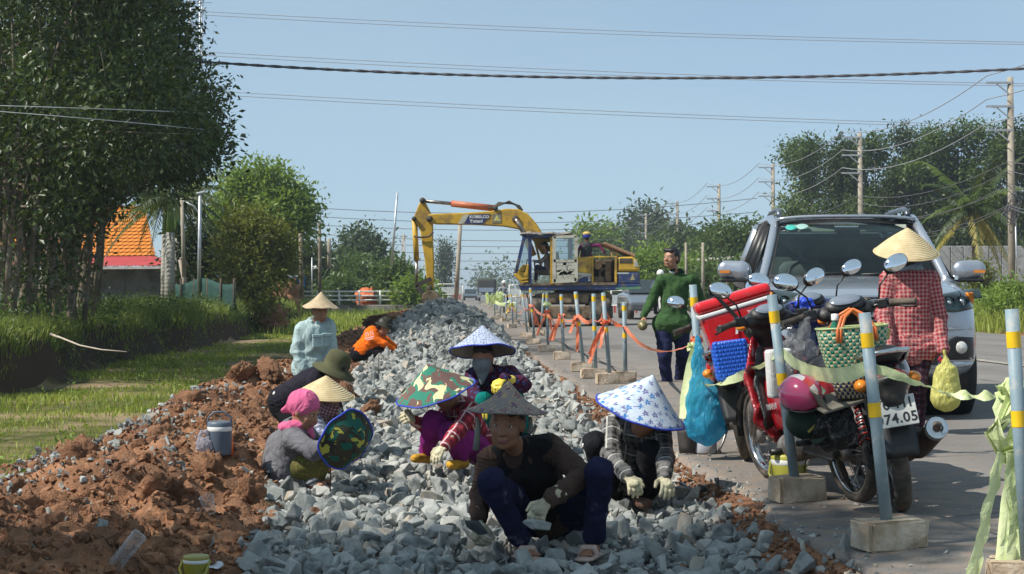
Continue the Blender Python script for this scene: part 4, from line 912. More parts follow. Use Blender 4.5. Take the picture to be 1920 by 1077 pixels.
s = SDF(.01); nk = J['nk']; s.chain([nk + A([math.cos(t) * .07, math.sin(t) * .07, .005 - .03 * math.sin(t)]) for t in np.linspace(-1.1, 4.25, 12)], [.02] * 12); s.build('collar', cloth('dark collar', (.02, .05, .04)), root, .008)
b = MB(); b.tube([Vector(nk) + V(-.03, -.07, -.02), Vector(nk) + V(-.075, -.03, .015)], .016, 8); b.build('collar_tip', M('white collar tip', (.55, .55, .52), .8), root, world=True)
b = MB(); w_ = Vector(J['wra']) + V(-.02, -.06, -.09); b.lathe([(.0, 0), (.03, .005), (.055, .03), (.058, .08), (.05, .11), (.03, .12), (.028, .14), (0, .142)], w_ + V(0, .05, 0), (.1, -1, -.3), 16)
tag(b.build('water_flask', M('brownish flask', (.16, .14, .06), .4, .2)), 'small brown flask carried by the man in green', 'flask')
# --- woman in red check shirt before the car
D = 12.7
J = dict(pel=at(1706, 650, D), nk=at(1704, 506, D), hd=at(1700, 482, D - .01), sha=at(1667, 524, D), shb=at(1745, 524, D), ela=at(1657, 590, D - .02), wra=at(1668, 650, D - .16), elb=at(1759, 596, D - .02), wrb=at(1769, 655, D - .10),
         kna=at(1692, 722, D - .06), ana=at(1690, 796, D), toa=at(1688, 806, D + .18), knb=at(1722, 722, D - .06), anb=at(1720, 796, D), tob=at(1722, 806, D + .18))
RED = plaid('red gingham', (.46, .27, .25), (.40, .018, .035), (.26, .008, .02), 34, .5)
root, J, Hm, P = person('woman seen from behind in a red gingham shirt and straw conical hat', J, (1, 0, 0), (.05, 1, 0), SKIN2, RED, plaid('dark tartan', (.018, .012, .022), (.09, .02, .03), (.05, .05, .08), 20, .6), h=.009, look=(172, -5, 0), hair=HAIR, q=.98, fat=1.06, loose=1.5, seed=61, wr=.009, hem=-.06,
    gloves=plaid('red glove cloth', (.38, .03, .06), (.10, .02, .03), (.2, .02, .03), 60), hands={'a': (at(1672, 668, D - .2), (-1, 0, 0), (0, 1, 0), .5), 'b': (at(1774, 676, D - .12), (.9, -.4, 0), (0, 1, 0), .95)}, shoe=('shoe', BLK))
s = SDF(.02); nk = J['nk'] + A([0, 0, .015]); s.chain([nk + A([math.cos(t) * .07, math.sin(t) * .07, -.012 * math.sin(t)]) for t in np.linspace(0, 6.28, 12)], [.028] * 12); s.cap(nk + A([-.05, -.05, 0]), nk + A([-.12, -.02, -.035]), .03, .012); s.build('neck_scarf', cloth('blue grey kerchief', (.24, .30, .36)), root, .008, wr=.004)
conical_hat(root, at(1699, 474, D - .02), (-.0, -.30, 1), .236, .19, STRAW, .003, STRAW, con=-.06)
s = SDF(.03); c0 = A(at(1774, 720, D - .16)); s.cap(c0 + A([0, 0, .07]), c0 + A([0, 0, -.09]), .09, .118, flat=((0, 1, 0), .7)); s.cap(c0 + A([0, 0, .16]), c0 + A([0, 0, .05]), .02, .06); s.chain([c0 + A([-.012, 0, .24]), c0 + A([0, 0, .14])], [.014, .018])
g = N('yellow plastic bag'); n1 = g.noise(g.coord('Object', (14, 14, 3)), 2.2, 4, .6, 1.5); YB = g.bsdf(g.mix(n1, (.62, .60, .10), (.78, .76, .32)), .35, 0, g.bump(n1, .8, .03), .5); t = g.n('BsdfTranslucent'); g.put(t.inputs[0], (.75, .70, .15)); mx = g.n('MixShader'); mx.inputs[0].default_value = .3
g.t.links.new(YB.outputs[0], mx.inputs[1]); g.t.links.new(t.outputs[0], mx.inputs[2]); MATS['ybag'] = g.done(mx)
r_ = thing('plastic_bag', 'yellow plastic carrier bag hanging from the hand of the woman in red gingham', 'bag', Vector(c0) - V(0, 0, .2)); s.build('bag_body', MATS['ybag'], r_, .009, wr=.006, wf=20)
# ------------------------------------------------------------------ motorbikes
RUB = M('dusty tyre rubber', (.035, .033, .031), .85, 0, .25, 6, .3, 60, .2, dirt=(.16, .13, .10), dscale=3, damt=.55)
BLKP = M('black plastic', (.014, .014, .015), .42, 0, .3, 6, .08, 200, .5, dirt=(.09, .08, .07), dscale=6, damt=.22)
CHR = M('chrome', (.62, .62, .62), .16, 1, .08, 10, dirt=(.25, .2, .16), dscale=12, damt=.2)
STEEL = M('dull steel', (.32, .31, .30), .42, .9, .2, 12, .2, 50, dirt=(.12, .08, .06), dscale=9, damt=.4)
ALLOY = M('engine alloy', (.26, .25, .24), .5, .7, .2, 12, .3, 40, dirt=(.10, .075, .055), dscale=8, damt=.55)
RUST = M('rusty muffler', (.15, .085, .055), .6, .6, .25, 8, .3, 40, dirt=(.07, .05, .04), dscale=6, damt=.5)
SEATM = M('black seat vinyl', (.018, .018, .02), .5, 0, .2, 10, .3, 160, .4, dirt=(.10, .09, .08), dscale=7, damt=.25)
MIRR = M('mirror glass', (.85, .88, .92), .04, 1, .01)
TAILR = M('red tail lens', (.16, .008, .012), .15, 0, .1, 5, spec=.7, coat=1)
AMBER = M('amber lens', (.75, .24, .02), .2, 0, .1, 5, spec=.6)
CLEARL = M('clear lamp lens', (.62, .62, .58), .12, .3, .1, 8)
SPRING = M('red spring', (.30, .02, .02), .4, 0, .2, 8)
GLASSD = M('instrument glass', (.20, .23, .28), .08, .2, .2, 12, spec=.8)
PLATEW = M('white plate', (.58, .58, .54), .4, .1, .06, 5, dirt=(.40, .36, .30), dscale=10, damt=.2); PLATEB = M('plate lettering', (.02, .02, .025), .5)
def paint(name, c): return M(name, c, .22, 0, .08, 4, spec=.6, coat=.7, dirt=[q * .5 + .08 for q in c], dscale=5, damt=.12)
def arc_strip(b, c, r, a0, a1, wid, n=14, mi=0, crown=.02, t=.004):
    """curved mudguard around an x axis through c"""
    def fn(side):
        def f(u, v):
            a = a0 + (a1 - a0) * v; x = (u * 2 - 1) * wid; rr = r - crown * (u * 2 - 1) ** 2 - side * t
            return Vector((c[0] + x, c[1] + math.cos(a) * rr, c[2] + math.sin(a) * rr))
        return f
    b.grid(fn(0), 6, n, mi); b.grid(fn(1), 6, n, mi); return b
def make_bike(label, body, accent, loc, yaw, lean, plate=None, nose=None, badge=None, steer=0):
    T = thing('motorbike', label, 'motorbike', loc, (0, R(lean), R(yaw)))
    T.rotation_mode = 'XYZ'
    def bo(b, n, m, p=None): return b.build(n, m, p or T)
    def so(s, n, m, h=.012, p=None, **k): v, f, uv = s.skin(h, **k); return obj(n, np_mesh(n, v, f, m, True, {'limb': uv}), p or T)
    rw = .285
    for nm, cy in (('rear_wheel', 0), ('front_wheel', 1.23)):
        c = (0, cy, rw); b = MB()
        tw = .044 if cy == 0 else .036
        b.lathe([(rw - .052, -tw * .75), (rw - .03, -tw), (rw - .008, -tw * .7), (rw, -tw * .25), (rw, tw * .25), (rw - .008, tw * .7), (rw - .03, tw), (rw - .052, tw * .75)], c, (1, 0, 0), 40, closed=True)
        wl = bo(b, nm, RUB)
        b = MB(); b.lathe([(rw - .048, -tw * .8), (rw - .062, -tw * .72), (rw - .066, -.01), (rw - .066, .01), (rw - .062, tw * .72), (rw - .048, tw * .8), (rw - .056, .0)], c, (1, 0, 0), 40, closed=True); bo(b, 'rim', CHR, wl)
        b = MB(); b.lathe([(0, -.07), (.05, -.07), (.062, -.05), (.062, -.02), (.03, -.01), (.03, .02), (.062, .03), (.062, .06), (.02, .07), (0, .07)], c, (1, 0, 0), 18); bo(b, 'hub', ALLOY, wl)
        b = MB()
        for i in range(18):
            a = i * 6.283 / 18; sgn = 1 if i % 2 else -1; a2 = a + .35 * (1 if i % 4 < 2 else -1)
            b.tube([(sgn * .035, cy + math.cos(a) * .05, rw + math.sin(a) * .05), (0, cy + math.cos(a2) * (rw - .062), rw + math.sin(a2) * (rw - .062))], .0022, 4, cap=False)
        bo(b, 'spokes', STEEL, wl)
    for e in (-1, 1):
        b = MB(); b.tube([(e * .075, 1.225, rw), (e * .075, 1.165, .46), (e * .075, 1.16, .48), (e * .07, 1.05, .80)], [.026, .024, .016, .016], 10); bo(b, 'fork', STEEL)
        b = MB(); b.tube([(e * .115, .03, .31), (e * .105, .10, .46), (e * .10, .12, .50), (e * .095, .17, .64)], [.018, .02, .013, .013], 10); sh = bo(b, 'shock_absorber', STEEL)
        b = MB(); p0, p1 = V(e * .113, .045, .345), V(e * .097, .16, .615)
        n = 90; ax = (p1 - p0).normalized(); x = ax.orthogonal().normalized(); y = ax.cross(x)
        b.tube([p0 + (p1 - p0) * (i / n) + (x * math.cos(i * .628) + y * math.sin(i * .628)) * .027 for i in range(n + 1)], .0055, 5, cap=False); bo(b, 'spring', SPRING, sh)
        b = MB(); b.tube([(e * .095, -.01, rw), (e * .095, .30, .33), (e * .07, .52, .37)], [.018, .02, .022], 8); bo(b, 'swing_arm', BLKP)
        b = MB(); b.tube([(e * .08, .56, .26), (e * .16, .56, .255)], .009, 8); b.tube([(e * .15, .56, .258), (e * .25, .555, .262)], .019, 10); bo(b, 'foot_peg', BLKP)
        b = MB(); b.tube([(e * .09, .24, .33), (e * .15, .21, .335)], .009, 8); b.tube([(e * .145, .21, .335), (e * .23, .20, .34)], .017, 10); bo(b, 'foot_peg', BLKP)
    # mudguards
    b = MB(); arc_strip(b, (0, 1.23, rw), .325, R(-8), R(150), .062, 18); o = bo(b, 'front_mudguard', accent); fix_normals(o.data)
    b = MB(); arc_strip(b, (0, 0, rw), .345, R(60), R(165), .075, 14, crown=.025); o = bo(b, 'rear_mudguard', BLKP)
    b = MB(); b.grid(lambda u, v: Vector(((u * 2 - 1) * (.075 + .01 * math.sin(v * 3)), -.335 - .10 * v - .02 * v * v, .375 + .25 * (1 - v) - .06 * v)), 4, 8); solid(bo(b, 'mud_flap', BLKP), .005)
    # leg shield and tunnel
    s = SDF(.04)
    for e in (-1, 1):
        s.chain([(e * .07, 1.03, .86), (e * .15, .93, .66), (e * .165, .80, .44), (e * .12, .74, .32)], [.05, .085, .09, .05], flat=((e * .55, 1, .25), .22))
        s.chain([(e * .10, .90, .62), (e * .11, .72, .46), (e * .09, .55, .44)], [.07, .10, .08], flat=((1, 0, 0), .28))
    s.chain([(0, 1.06, .90), (0, 1.03, .70), (0, .96, .52)], [.06, .055, .04]); s.chain([(0, .92, .60), (0, .62, .50), (0, .45, .56)], [.06, .065, .07])
    so(s, 'leg_shield', body, .013)
    s = SDF(.03)
    for e in (-1, 1): s.chain([(e * .085, .935, .80), (e * .130, .86, .62), (e * .145, .745, .42)], [.045, .075, .075], flat=((e * .55, 1, .25), .2))
    so(s, 'inner_shield', BLKP, .012)
    # tail panels, seat
    s = SDF(.04)
    for e in (-1, 1): s.chain([(e * .085, .42, .60), (e * .115, .15, .62), (e * .10, -.15, .68), (e * .05, -.36, .72)], [.06, .085, .075, .03], flat=((1, 0, 0), .45))
    s.chain([(0, .3, .62), (0, -.3, .68)], [.07, .06]); so(s, 'tail_panel', body, .013)
    s = SDF(.03); s.chain([(0, .46, .69), (0, .28, .735), (0, .02, .745), (0, -.30, .79)], [.075, .12, .125, .10], flat=((0, .1, 1), .48)); so(s, 'seat', SEATM, .012)
    b = MB(); b.tube([(-.10, -.08, .72), (-.125, -.2, .77), (-.12, -.33, .80), (-.06, -.41, .81), (.06, -.41, .81), (.12, -.33, .80), (.125, -.2, .77), (.10, -.08, .72)], .013, 10); bo(b, 'grab_rail', CHR)
    s = SDF(.02); s.ell((0, -.37, .68), (.105, .06, .05)); so(s, 'tail_light', TAILR, .010)
    for e in (-1, 1):
        s = SDF(.015); s.ell((e * .125, -.335, .665), (.035, .05, .032)); so(s, 'indicator', AMBER, .010)
    s = SDF(.03); s.chain([(0, -.30, .72), (0, -.405, .655), (0, -.425, .56)], [.10, .085, .05], flat=((0, .5, 1), .35)); so(s, 'tail_cowl', BLKP, .012)
    if plate is not False: pl = MB(); pl.box((0, -.448, .530), (.195, .006, .145), (R(-16), 0, 0)); p = bo(pl, 'number_plate', PLATEW); bevel(p, .003)
    if plate:
        for k, t in enumerate(plate):
            me = text_mesh(t, .066, PLATEB, .0006, bold=.0012, space=1.08); o = obj('plate_lettering', me, p, (0, -.4525 + (.0095 if k == 0 else -.0095), .530 + (.033 if k == 0 else -.033)), (R(90 - 16), 0, 0))
    # engine, exhaust, stands
    s = SDF(.02); s.cap((-.10, .50, .29), (.10, .50, .29), .095); s.cap((-.10, .62, .27), (.09, .62, .27), .075); s.cap((0, .65, .33), (0, .84, .36), .07, .06); s.ell((-.12, .46, .31), (.03, .10, .09)); so(s, 'engine', ALLOY, .012)
    b = MB()
    for i in range(5): b.box((0, .69 + i * .03, .345), (.17, .008, .15))
    bo(b, 'cooling_fins', ALLOY)
    b = MB(); b.tube([(.03, .86, .31), (.08, .80, .20), (.12, .62, .17), (.13, .30, .22)], .017, 8); bo(b, 'exhaust_pipe', RUST)
    b = MB(); mp = V(.155, .30, .235); me_ = V(.20, -.25, .40); b.tube([mp, mp.lerp(me_, .12), mp.lerp(me_, .3), mp.lerp(me_, .95), me_], [.02, .043, .05, .052, .045], 16); mf = bo(b, 'muffler', RUST)
    b = MB(); d_ = (me_ - mp).normalized(); b.lathe([(.05, -.035), (.055, -.03), (.055, .012), (.05, .014), (.02, .010), (.018, -.02), (0, -.02)], me_, d_, 18); bo(b, 'muffler_tip', CHR, mf)
    b = MB(); b.tube([(-.10, .52, .24), (-.17, .49, .12), (-.26, .45, .012)], [.011, .010, .009], 8); b.tube([(-.26, .45, .012), (-.31, .42, .006)], [.014, .012], 8); bo(b, 'side_stand', STEEL)
    b = MB(); b.tube([(-.12, .0, .25), (-.12, .48, .27)], .012, 6); b.tube([(-.12, .0, .325), (-.12, .48, .34)], .012, 6); b.box((-.115, .24, .295), (.018, .5, .085)); bevel(bo(b, 'chain_case', BLKP), .01)
    b = MB(); b.tube([(-.11, .64, .22), (-.14, .74, .22), (-.20, .76, .215)], .008, 6); bo(b, 'gear_lever', STEEL)
    # steering head group
    s = SDF(.03); s.chain([(-.11, .95, .99), (0, 1.0, 1.0), (.11, .95, .99)], [.055, .08, .055], flat=((0, -.4, 1), .75)); s.ell((0, 1.06, .93), (.115, .10, .075)); s.cap((0, 1.03, .90), (0, 1.05, .78), .06, .05)
    so(s, 'handlebar_cowl', nose or BLKP, .012)
    s = SDF(.015); s.ell((0, 1.135, .925), (.09, .05, .055)); so(s, 'headlight', CLEARL, .010)
    for e in (-1, 1):
        s = SDF(.015); s.ell((e * .105, 1.09, .955), (.045, .06, .028)); so(s, 'front_indicator', AMBER, .010)
    Dm = Euler((R(38), 0, 0)).to_matrix()
    s = SDF(.02); s.cap((-.06, .925, 1.03), (.06, .925, 1.03), .052, flat=((0, -.62, .78), .55)); d = so(s, 'dashboard', BLKP, .010)
    b = MB(); b.lathe([(0, .001), (.048, .0), (.05, -.006)], (0, 0, 0), (0, 0, 1), 28); o = bo(b, 'dial', GLASSD, d); o.location = (0, .904, 1.057); o.rotation_euler = (R(38), 0, 0); o.scale = (1.7, .85, 1)
    b = MB(); b.tube([(-.34, .83, .985), (-.22, .885, 1.0), (-.1, .96, .985), (.1, .96, .985), (.22, .885, 1.0), (.34, .83, .985)], .011, 8); hb = bo(b, 'handlebar', BLKP)
    for e in (-1, 1):
        b = MB(); b.tube([(e * .235, .878, .999), (e * .25, .871, .997), (e * .355, .824, .983), (e * .365, .82, .982)], [.021, .018, .018, .021], 12); bo(b, 'grip', RUB, hb)
        b = MB(); b.box((e * .20, .895, 1.0), (.06, .05, .055), (0, 0, e * -.45)); bevel(bo(b, 'switch_box', BLKP, hb), .008)
        b = MB(); b.tube([(e * .20, .93, .985), (e * .27, .905, .975), (e * .36, .865, .955), (e * .37, .86, .953)], [.007, .006, .006, .009], 6); bo(b, 'lever', BLKP, hb)
        b = MB(); b.tube([(e * .18, .91, 1.02), (e * .20, .91, 1.10), (e * .27, .90, 1.17)], .0055, 6); st = bo(b, 'mirror_stalk', BLKP)
        s = SDF(.01); mc = A([e * .30, .895, 1.20]); s.cap(mc - A([e * .028, 0, .012]), mc + A([e * .028, 0, .012]), .043, flat=((0, 1, 0), .4)); so(s, 'mirror_housing', BLKP, .008, st)
        b = MB(); b.lathe([(0, .0005), (.064, 0), (.066, -.003)], (0, 0, 0), (0, 0, 1), 28); o = bo(b, 'mirror', MIRR, st); o.location = tuple(mc + A([0, -.030, .006])); o.rotation_euler = (R(90 - 17), R(-e * 22), R(e * 8)); o.scale = (1.0, .70, 1)
    b = MB(); b.tube([(.18, .92, .99), (.12, 1.05, 1.03), (.06, 1.1, .9), (.05, 1.0, .7)], .005, 5, cap=False); b.tube([(-.18, .92, .99), (-.14, 1.06, 1.02), (-.07, 1.1, .88), (-.05, 1.0, .7)], .005, 5, cap=False); bo(b, 'cables', BLKP)
    if badge:
        for e in (-1, 1):
            me = text_mesh(badge, .05, M('badge silver', (.65, .65, .66), .3, .5), .001, shear=.2, bold=.001); obj('badge_lettering', me, T, (e * .158, .70, .50), (R(90), R(-8), R(90 * e)))
    return T
REDP = paint('dark red paint', (.30, .006, .012)); REDP2 = paint('bright red paint', (.46, .010, .012)); BLKG = paint('black paint', (.012, .010, .012)); BLUEP = paint('dark blue paint', (.02, .025, .12)); MAROON = paint('maroon paint', (.10, .006, .012))
def rz(x, y): return float(road_z(x - SL * y)) + .006
bikeA = make_bike('dusty motorbike with number plate 70-H1 074.05 beside the woven basket', MAROON, BLKG, (1.92, 8.40, rz(1.92, 8.4)), -5, -10, plate=('70-H1', '074.05'))
bikeB = make_bike('red and black motorbike with spoked wheels behind the olive cooler jug', REDP, BLKG, (1.79, 8.80, rz(1.72, 8.8)), 14, -8, badge='YAMAHA')
bikeC = make_bike('motorbike carrying the red cooler box on its seat', REDP2, BLKG, (1.53, 11.05, rz(1.46, 11)), -9, -13, plate=False)
bikeD = make_bike('motorbike with red nose and blue cowl parked close to the silver car', BLUEP, REDP2, (2.06, 10.05, rz(2.06, 10)), 1, -8, nose=BLUEP)
bikeB.scale = (.95, .95, .95); bikeC.scale = (.92, .92, .92)
# red nose visor on the far bike
s = SDF(.02)
for e in (-1, 1): s.chain([(0, 1.13, 1.01), (e * .08, 1.10, 1.0), (e * .17, 1.0, .95)], [.05, .05, .02], flat=((0, .2, 1), .5))
v_, f_, u_ = s.skin(.011); obj('nose_visor', np_mesh('nose_visor', v_, f_, REDP2, True), bikeD)
# ------------------------------------------------------------------ silver off-road car
g = N('silver paint'); n1 = g.noise(g.coord('Object'), 3, 3); nf = g.noise(g.coord('Object'), 900, 1)
CARP = g.done(g.bsdf(g.mix(n1, (.38, .41, .46), (.45, .48, .53)), g.gray(n1, .3, .7, .24, .32), .65, None, .5, .8)); MATS['silver paint'] = CARP
g = N('car glass'); gl = g.n('BsdfGlossy'); gl.inputs['Roughness'].default_value = .02; g.put(gl.inputs[0], (.9, .95, .95)); tr = g.n('BsdfTransparent'); g.put(tr.inputs[0], (.52, .62, .60)); fr = g.n('Fresnel'); fr.inputs[0].default_value = 1.5
mx = g.n('MixShader'); g.t.links.new(fr.outputs[0], mx.inputs[0]); g.t.links.new(tr.outputs[0], mx.inputs[1]); g.t.links.new(gl.outputs[0], mx.inputs[2]); CGLASS = g.done(mx)
CBLK = M('black trim', (.012, .012, .013), .45, 0, .2, 8); CDARK = M('dark cabin', (.06, .062, .065), .8, 0, .2, 6); CSEAT = M('grey seat cloth', (.20, .20, .19), .9); CVIS = M('sun visor cloth', (.34, .36, .30), .9)
CCHR = M('car chrome', (.70, .71, .73), .10, 1, .05, 6); CTYRE = M('car tyre', (.02, .02, .02), .8, 0, .2, 5, .3, 40, dirt=(.06, .055, .05), dscale=4, damt=.3)
car = thing('car', 'silver off-road car facing the camera with its amber indicator lit', 'car', (2.93, 13.80, rz(3.0, 14.5)), (0, 0, R(-5.0)))
st = [(-.01, .60, .42, .90, .50), (.03, .76, .37, .985, .62), (.12, .86, .34, 1.04, .72), (.32, .90, .32, 1.075, .78), (.7, .915, .32, 1.12, .80), (1.1, .915, .32, 1.16, .80), (1.40, .915, .32, 1.185, .80), (2.2, .915, .32, 1.18, .80), (3.4, .915, .32, 1.18, .80), (4.3, .90, .34, 1.17, .79), (4.62, .84, .40, 1.14, .74), (4.70, .70, .50, 1.05, .62)]
b = MB(); rows = []
for (y, w_, zb, zt, hw) in st:
    half = [(0, zb), (w_ * .75, zb), (w_ * .96, zb + .07), (w_, zb + .24), (w_ * .985, (zb + zt) / 2 + .02), (w_ * .975, zt - .18), (w_ * .93, zt - .045), (hw, zt - .004), (hw * .55, zt + .014), (0, zt + .020)]
    ring = [Vector((x, y + (.16 * (x / .92) ** 4 if y < 1.2 else 0), z)) for x, z in half] + [Vector((-x, y + (.16 * (x / .92) ** 4 if y < 1.2 else 0), z)) for x, z in half[-2:0:-1]]
    rows.append(ring)
n = len(rows[0]); vs = [p for r in rows for p in r]; fs = [(i * n + j, i * n + (j + 1) % n, (i + 1) * n + (j + 1) % n, (i + 1) * n + j) for i in range(len(rows) - 1) for j in range(n)]
fs += [tuple(range(n))[::-1], tuple((len(rows) - 1) * n + j for j in range(n))]
b.add(vs, fs, 0, True); me = b.mesh('body', [CARP, CBLK]); fix_normals(me)
body = obj('body', me, car); subsurf(body, 2)
for y in (.92, 3.67):
    cb = MB(); cb.lathe([(0, -1.1), (.43, -1.1), (.43, 1.1), (0, 1.1)], (0, y, .36), (1, 0, 0), 32); cm = cb.mesh('arch', CBLK); fix_normals(cm)
    co = bpy.data.objects.new('wheel_arch_cut', cm); C.objects.link(co); co.parent = car
    m = body.modifiers.new('arch', 'BOOLEAN'); m.object = co; m.operation = 'DIFFERENCE'; m.solver = 'EXACT'
bpy.context.view_layer.update(); dg = bpy.context.evaluated_depsgraph_get(); nm = bpy.data.meshes.new_from_object(body.evaluated_get(dg))
body.modifiers.clear(); body.data = nm
for o in [o for o in C.objects if o.name.startswith('wheel_arch_cut')]: bpy.data.objects.remove(o)
from mathutils.bvhtree import BVHTree
_bm = bmesh.new(); _bm.from_mesh(nm); NOSE = BVHTree.FromBMesh(_bm); _bm.free()
def ny(x, z, dflt=.2):
    h = NOSE.ray_cast(Vector((x, -1.5, z)), Vector((0, 1, 0)), 3.0); return h[0].y if h[0] is not None else dflt
def nose_shell(poly, out, deep, nseg=6):
    """closed shell that follows the nose of the body: out metres proud, deep metres sunk"""
    pts = []
    for i in range(len(poly)):
        (x0, z0), (x1, z1) = poly[i], poly[(i + 1) % len(poly)]
        for k in range(nseg): t = k / nseg; pts.append((x0 + (x1 - x0) * t, z0 + (z1 - z0) * t))
    cx = sum(p[0] for p in pts) / len(pts); cz = sum(p[1] for p in pts) / len(pts); n = len(pts); vs = []
    rings = (1.0, .8, .6, .4, .2)
    for r_ in rings: vs += [Vector((cx + (x - cx) * r_, ny(cx + (x - cx) * r_, cz + (z - cz) * r_) - out, cz + (z - cz) * r_)) for x, z in pts]
    vs.append(Vector((cx, ny(cx, cz) - out, cz))); o = len(vs); vs += [Vector((x, ny(x, z) + deep, z)) for x, z in pts]
    fs = [(j * n + i, j * n + (i + 1) % n, (j + 1) * n + (i + 1) % n, (j + 1) * n + i) for j in range(len(rings) - 1) for i in range(n)] + [((len(rings) - 1) * n + i, (len(rings) - 1) * n + (i + 1) % n, len(rings) * n) for i in range(n)] + [(i, o + i, o + (i + 1) % n, (i + 1) % n) for i in range(n)]
    b = MB(); b.add(vs, fs, 0, True); return b
def cp(b, n, m, p=None): return b.build(n, m, p or car)
for y in (.92, 3.67):
    for e in (-1, 1):
        c = (e * .80, y, .36); b = MB(); b.lathe([(.22, -.12), (.31, -.125), (.35, -.11), (.365, -.07), (.365, .07), (.35, .11), (.31, .125), (.22, .12)], c, (1, 0, 0), 40, closed=True); w_ = cp(b, 'wheel', CTYRE)
        b = MB(); b.lathe([(.225, e * .11), (.20, e * .09), (.07, e * .10), (.05, e * .115), (0, e * .115)], c, (1, 0, 0), 24); cp(b, 'rim', CCHR, w_)
        b = MB(); b.lathe([(.42, -.2), (.42, .06 * e + .05)], (e * .72, y, .37), (1, 0, 0), 28); cp(b, 'arch_liner', CBLK)
# greenhouse
def wsh(s_, t):                       # windscreen surface, s_ -1..1 across, t 0..1 up
    x = s_ * (.775 + (.62 - .775) * t); y = 1.30 + .78 * t + (.20 - .08 * t) * s_ * s_ - .05 * math.sin(t * 3.14); return Vector((x, y, 1.175 + .545 * t - .035 * t * s_ * s_))
b = MB(); b.grid(lambda u, v: wsh(u * 2 - 1, v), 16, 8); cp(b, 'windscreen', CGLASS)
b = MB()
for lo, hi, vertical in ((-1, 1, 0), (-1, 1, 1)):
    b.grid(lambda u, v: wsh(u * 2 - 1, .0 + .05 * v) + V(0, -.004, .004) if vertical == 0 else wsh(u * 2 - 1, 1 - .05 * v) + V(0, -.004, .004), 16, 1)
for e in (-1, 1): b.grid(lambda u, v: wsh(e * (1 - .045 * u), v) + V(0, -.004, .004), 1, 8)
cp(b, 'windscreen_border', CBLK)
for e in (-1, 1):
    b = MB(); b.tube([wsh(e * 1.0, t / 8) + V(e * .03, .0, .0) for t in range(-1, 9)] + [V(e * .66, 2.5, 1.74), V(e * .665, 3.4, 1.755), V(e * .66, 4.1, 1.73)], [.05] + [.042] * 9 + [.05, .05, .05], 10); cp(b, 'pillar', CARP)
    for (a, c_, wd) in (((e * .885, 2.62, 1.16), (e * .675, 2.68, 1.72), .05), ((e * .885, 3.62, 1.16), (e * .675, 3.5, 1.72), .06), ((e * .86, 4.55, 1.14), (e * .655, 4.2, 1.71), .10)):
        b = MB(); b.tube([a, c_], wd, 10); cp(b, 'pillar', CBLK if wd < .1 else CARP)
    b = MB(); b.grid(lambda u, v: Vector((e * (.885 - .205 * v), (1.55 + 2.95 * u) if v == 0 else (1.55 + .72 * v + (2.95 - 1.05 * v) * u), 1.17 + .55 * v)), 10, 4); cp(b, 'side_window', CGLASS)
    b = MB(); b.bar((e * .895, 1.45, 1.175), (e * .895, 4.5, 1.165), .03, .03); cp(b, 'belt_moulding', CCHR)
    rb = MB(); rb.tube([(e * .60, 2.35, 1.765), (e * .60, 2.45, 1.82), (e * .60, 2.62, 1.845), (e * .60, 3.6, 1.855), (e * .60, 3.95, 1.83), (e * .60, 4.05, 1.77)], [.026, .026, .022, .022, .024, .024], 10); cp(rb, 'roof_rail', M('grey roof rail', (.12, .14, .17), .35, .5))
b = MB(); b.grid(lambda u, v: Vector(((u * 2 - 1) * .64, 2.07 + .08 * (u * 2 - 1) ** 2 + v * 2.15, 1.725 + .055 * (1 - (u * 2 - 1) ** 4 * .9) * (.55 + .45 * math.sin(min(1, v * 2.2) * 1.57)))), 18, 12); solid(cp(b, 'roof', CARP), .03)
b = MB(); b.box((0, 4.45, 1.45), (1.5, .04, .62), (R(18), 0, 0)); cp(b, 'tailgate', CARP)
b = MB(); b.box((0, 4.42, 1.48), (1.3, .06, .42), (R(18), 0, 0)); cp(b, 'rear_window', M('rear glass', (.10, .15, .15), .1))
# cabin
b = MB(); b.grid(lambda u, v: Vector(((u * 2 - 1) * .78, 1.36 + .16 * (u * 2 - 1) ** 2 + v * .50, 1.155 + .03 * math.sin(v * 3.14))), 8, 4); b.box((0, 1.86, 1.0), (1.5, .06, .3)); cp(b, 'dashboard', CDARK)
for e in (-1, 1):
    s = SDF(.04); s.cap((e * .36 - .12, 2.62, .95), (e * .36 + .12, 2.62, .95), .12, flat=((0, 1, 0), .6)); s.cap((e * .36 - .13, 2.66, 1.25), (e * .36 + .13, 2.66, 1.25), .10, flat=((0, 1, 0), .6)); s.cap((e * .36 - .06, 2.68, 1.50), (e * .36 + .06, 2.68, 1.50), .075, flat=((0, 1, 0), .55)); s.cap((e * .36, 2.68, 1.3), (e * .36, 2.68, 1.5), .03)
    v_, f_, u_ = s.skin(.02); obj('front_seat', np_mesh('front_seat', v_, f_, CSEAT if e > 0 else CSEAT, True), car)
    b = MB(); b.box((e * .33, 2.08, 1.64), (.44, .02, .085), (R(-35), 0, 0)); bevel(cp(b, 'sun_visor', CVIS), .008)
b = MB(); b.box((0, 3.3, 1.1), (1.4, .2, .6)); cp(b, 'rear_seat', CSEAT)
b = MB(); b.box((0, 1.98, 1.60), (.22, .03, .065)); bevel(cp(b, 'rear_mirror', CBLK), .01)
b = MB(); c0 = V(-.36, 2.05, 1.18)
ax = Vector((0, -.9, .45)).normalized(); x_ = V(1, 0, 0); y_ = ax.cross(x_); b.tube([c0 + (x_ * math.cos(t) + y_ * math.sin(t)) * .18 for t in np.linspace(0, 6.283, 25)], .015, 8, cap=False); b.tube([c0 - x_ * .17, c0 + x_ * .17], .015, 8); cp(b, 'steering_wheel', CBLK)
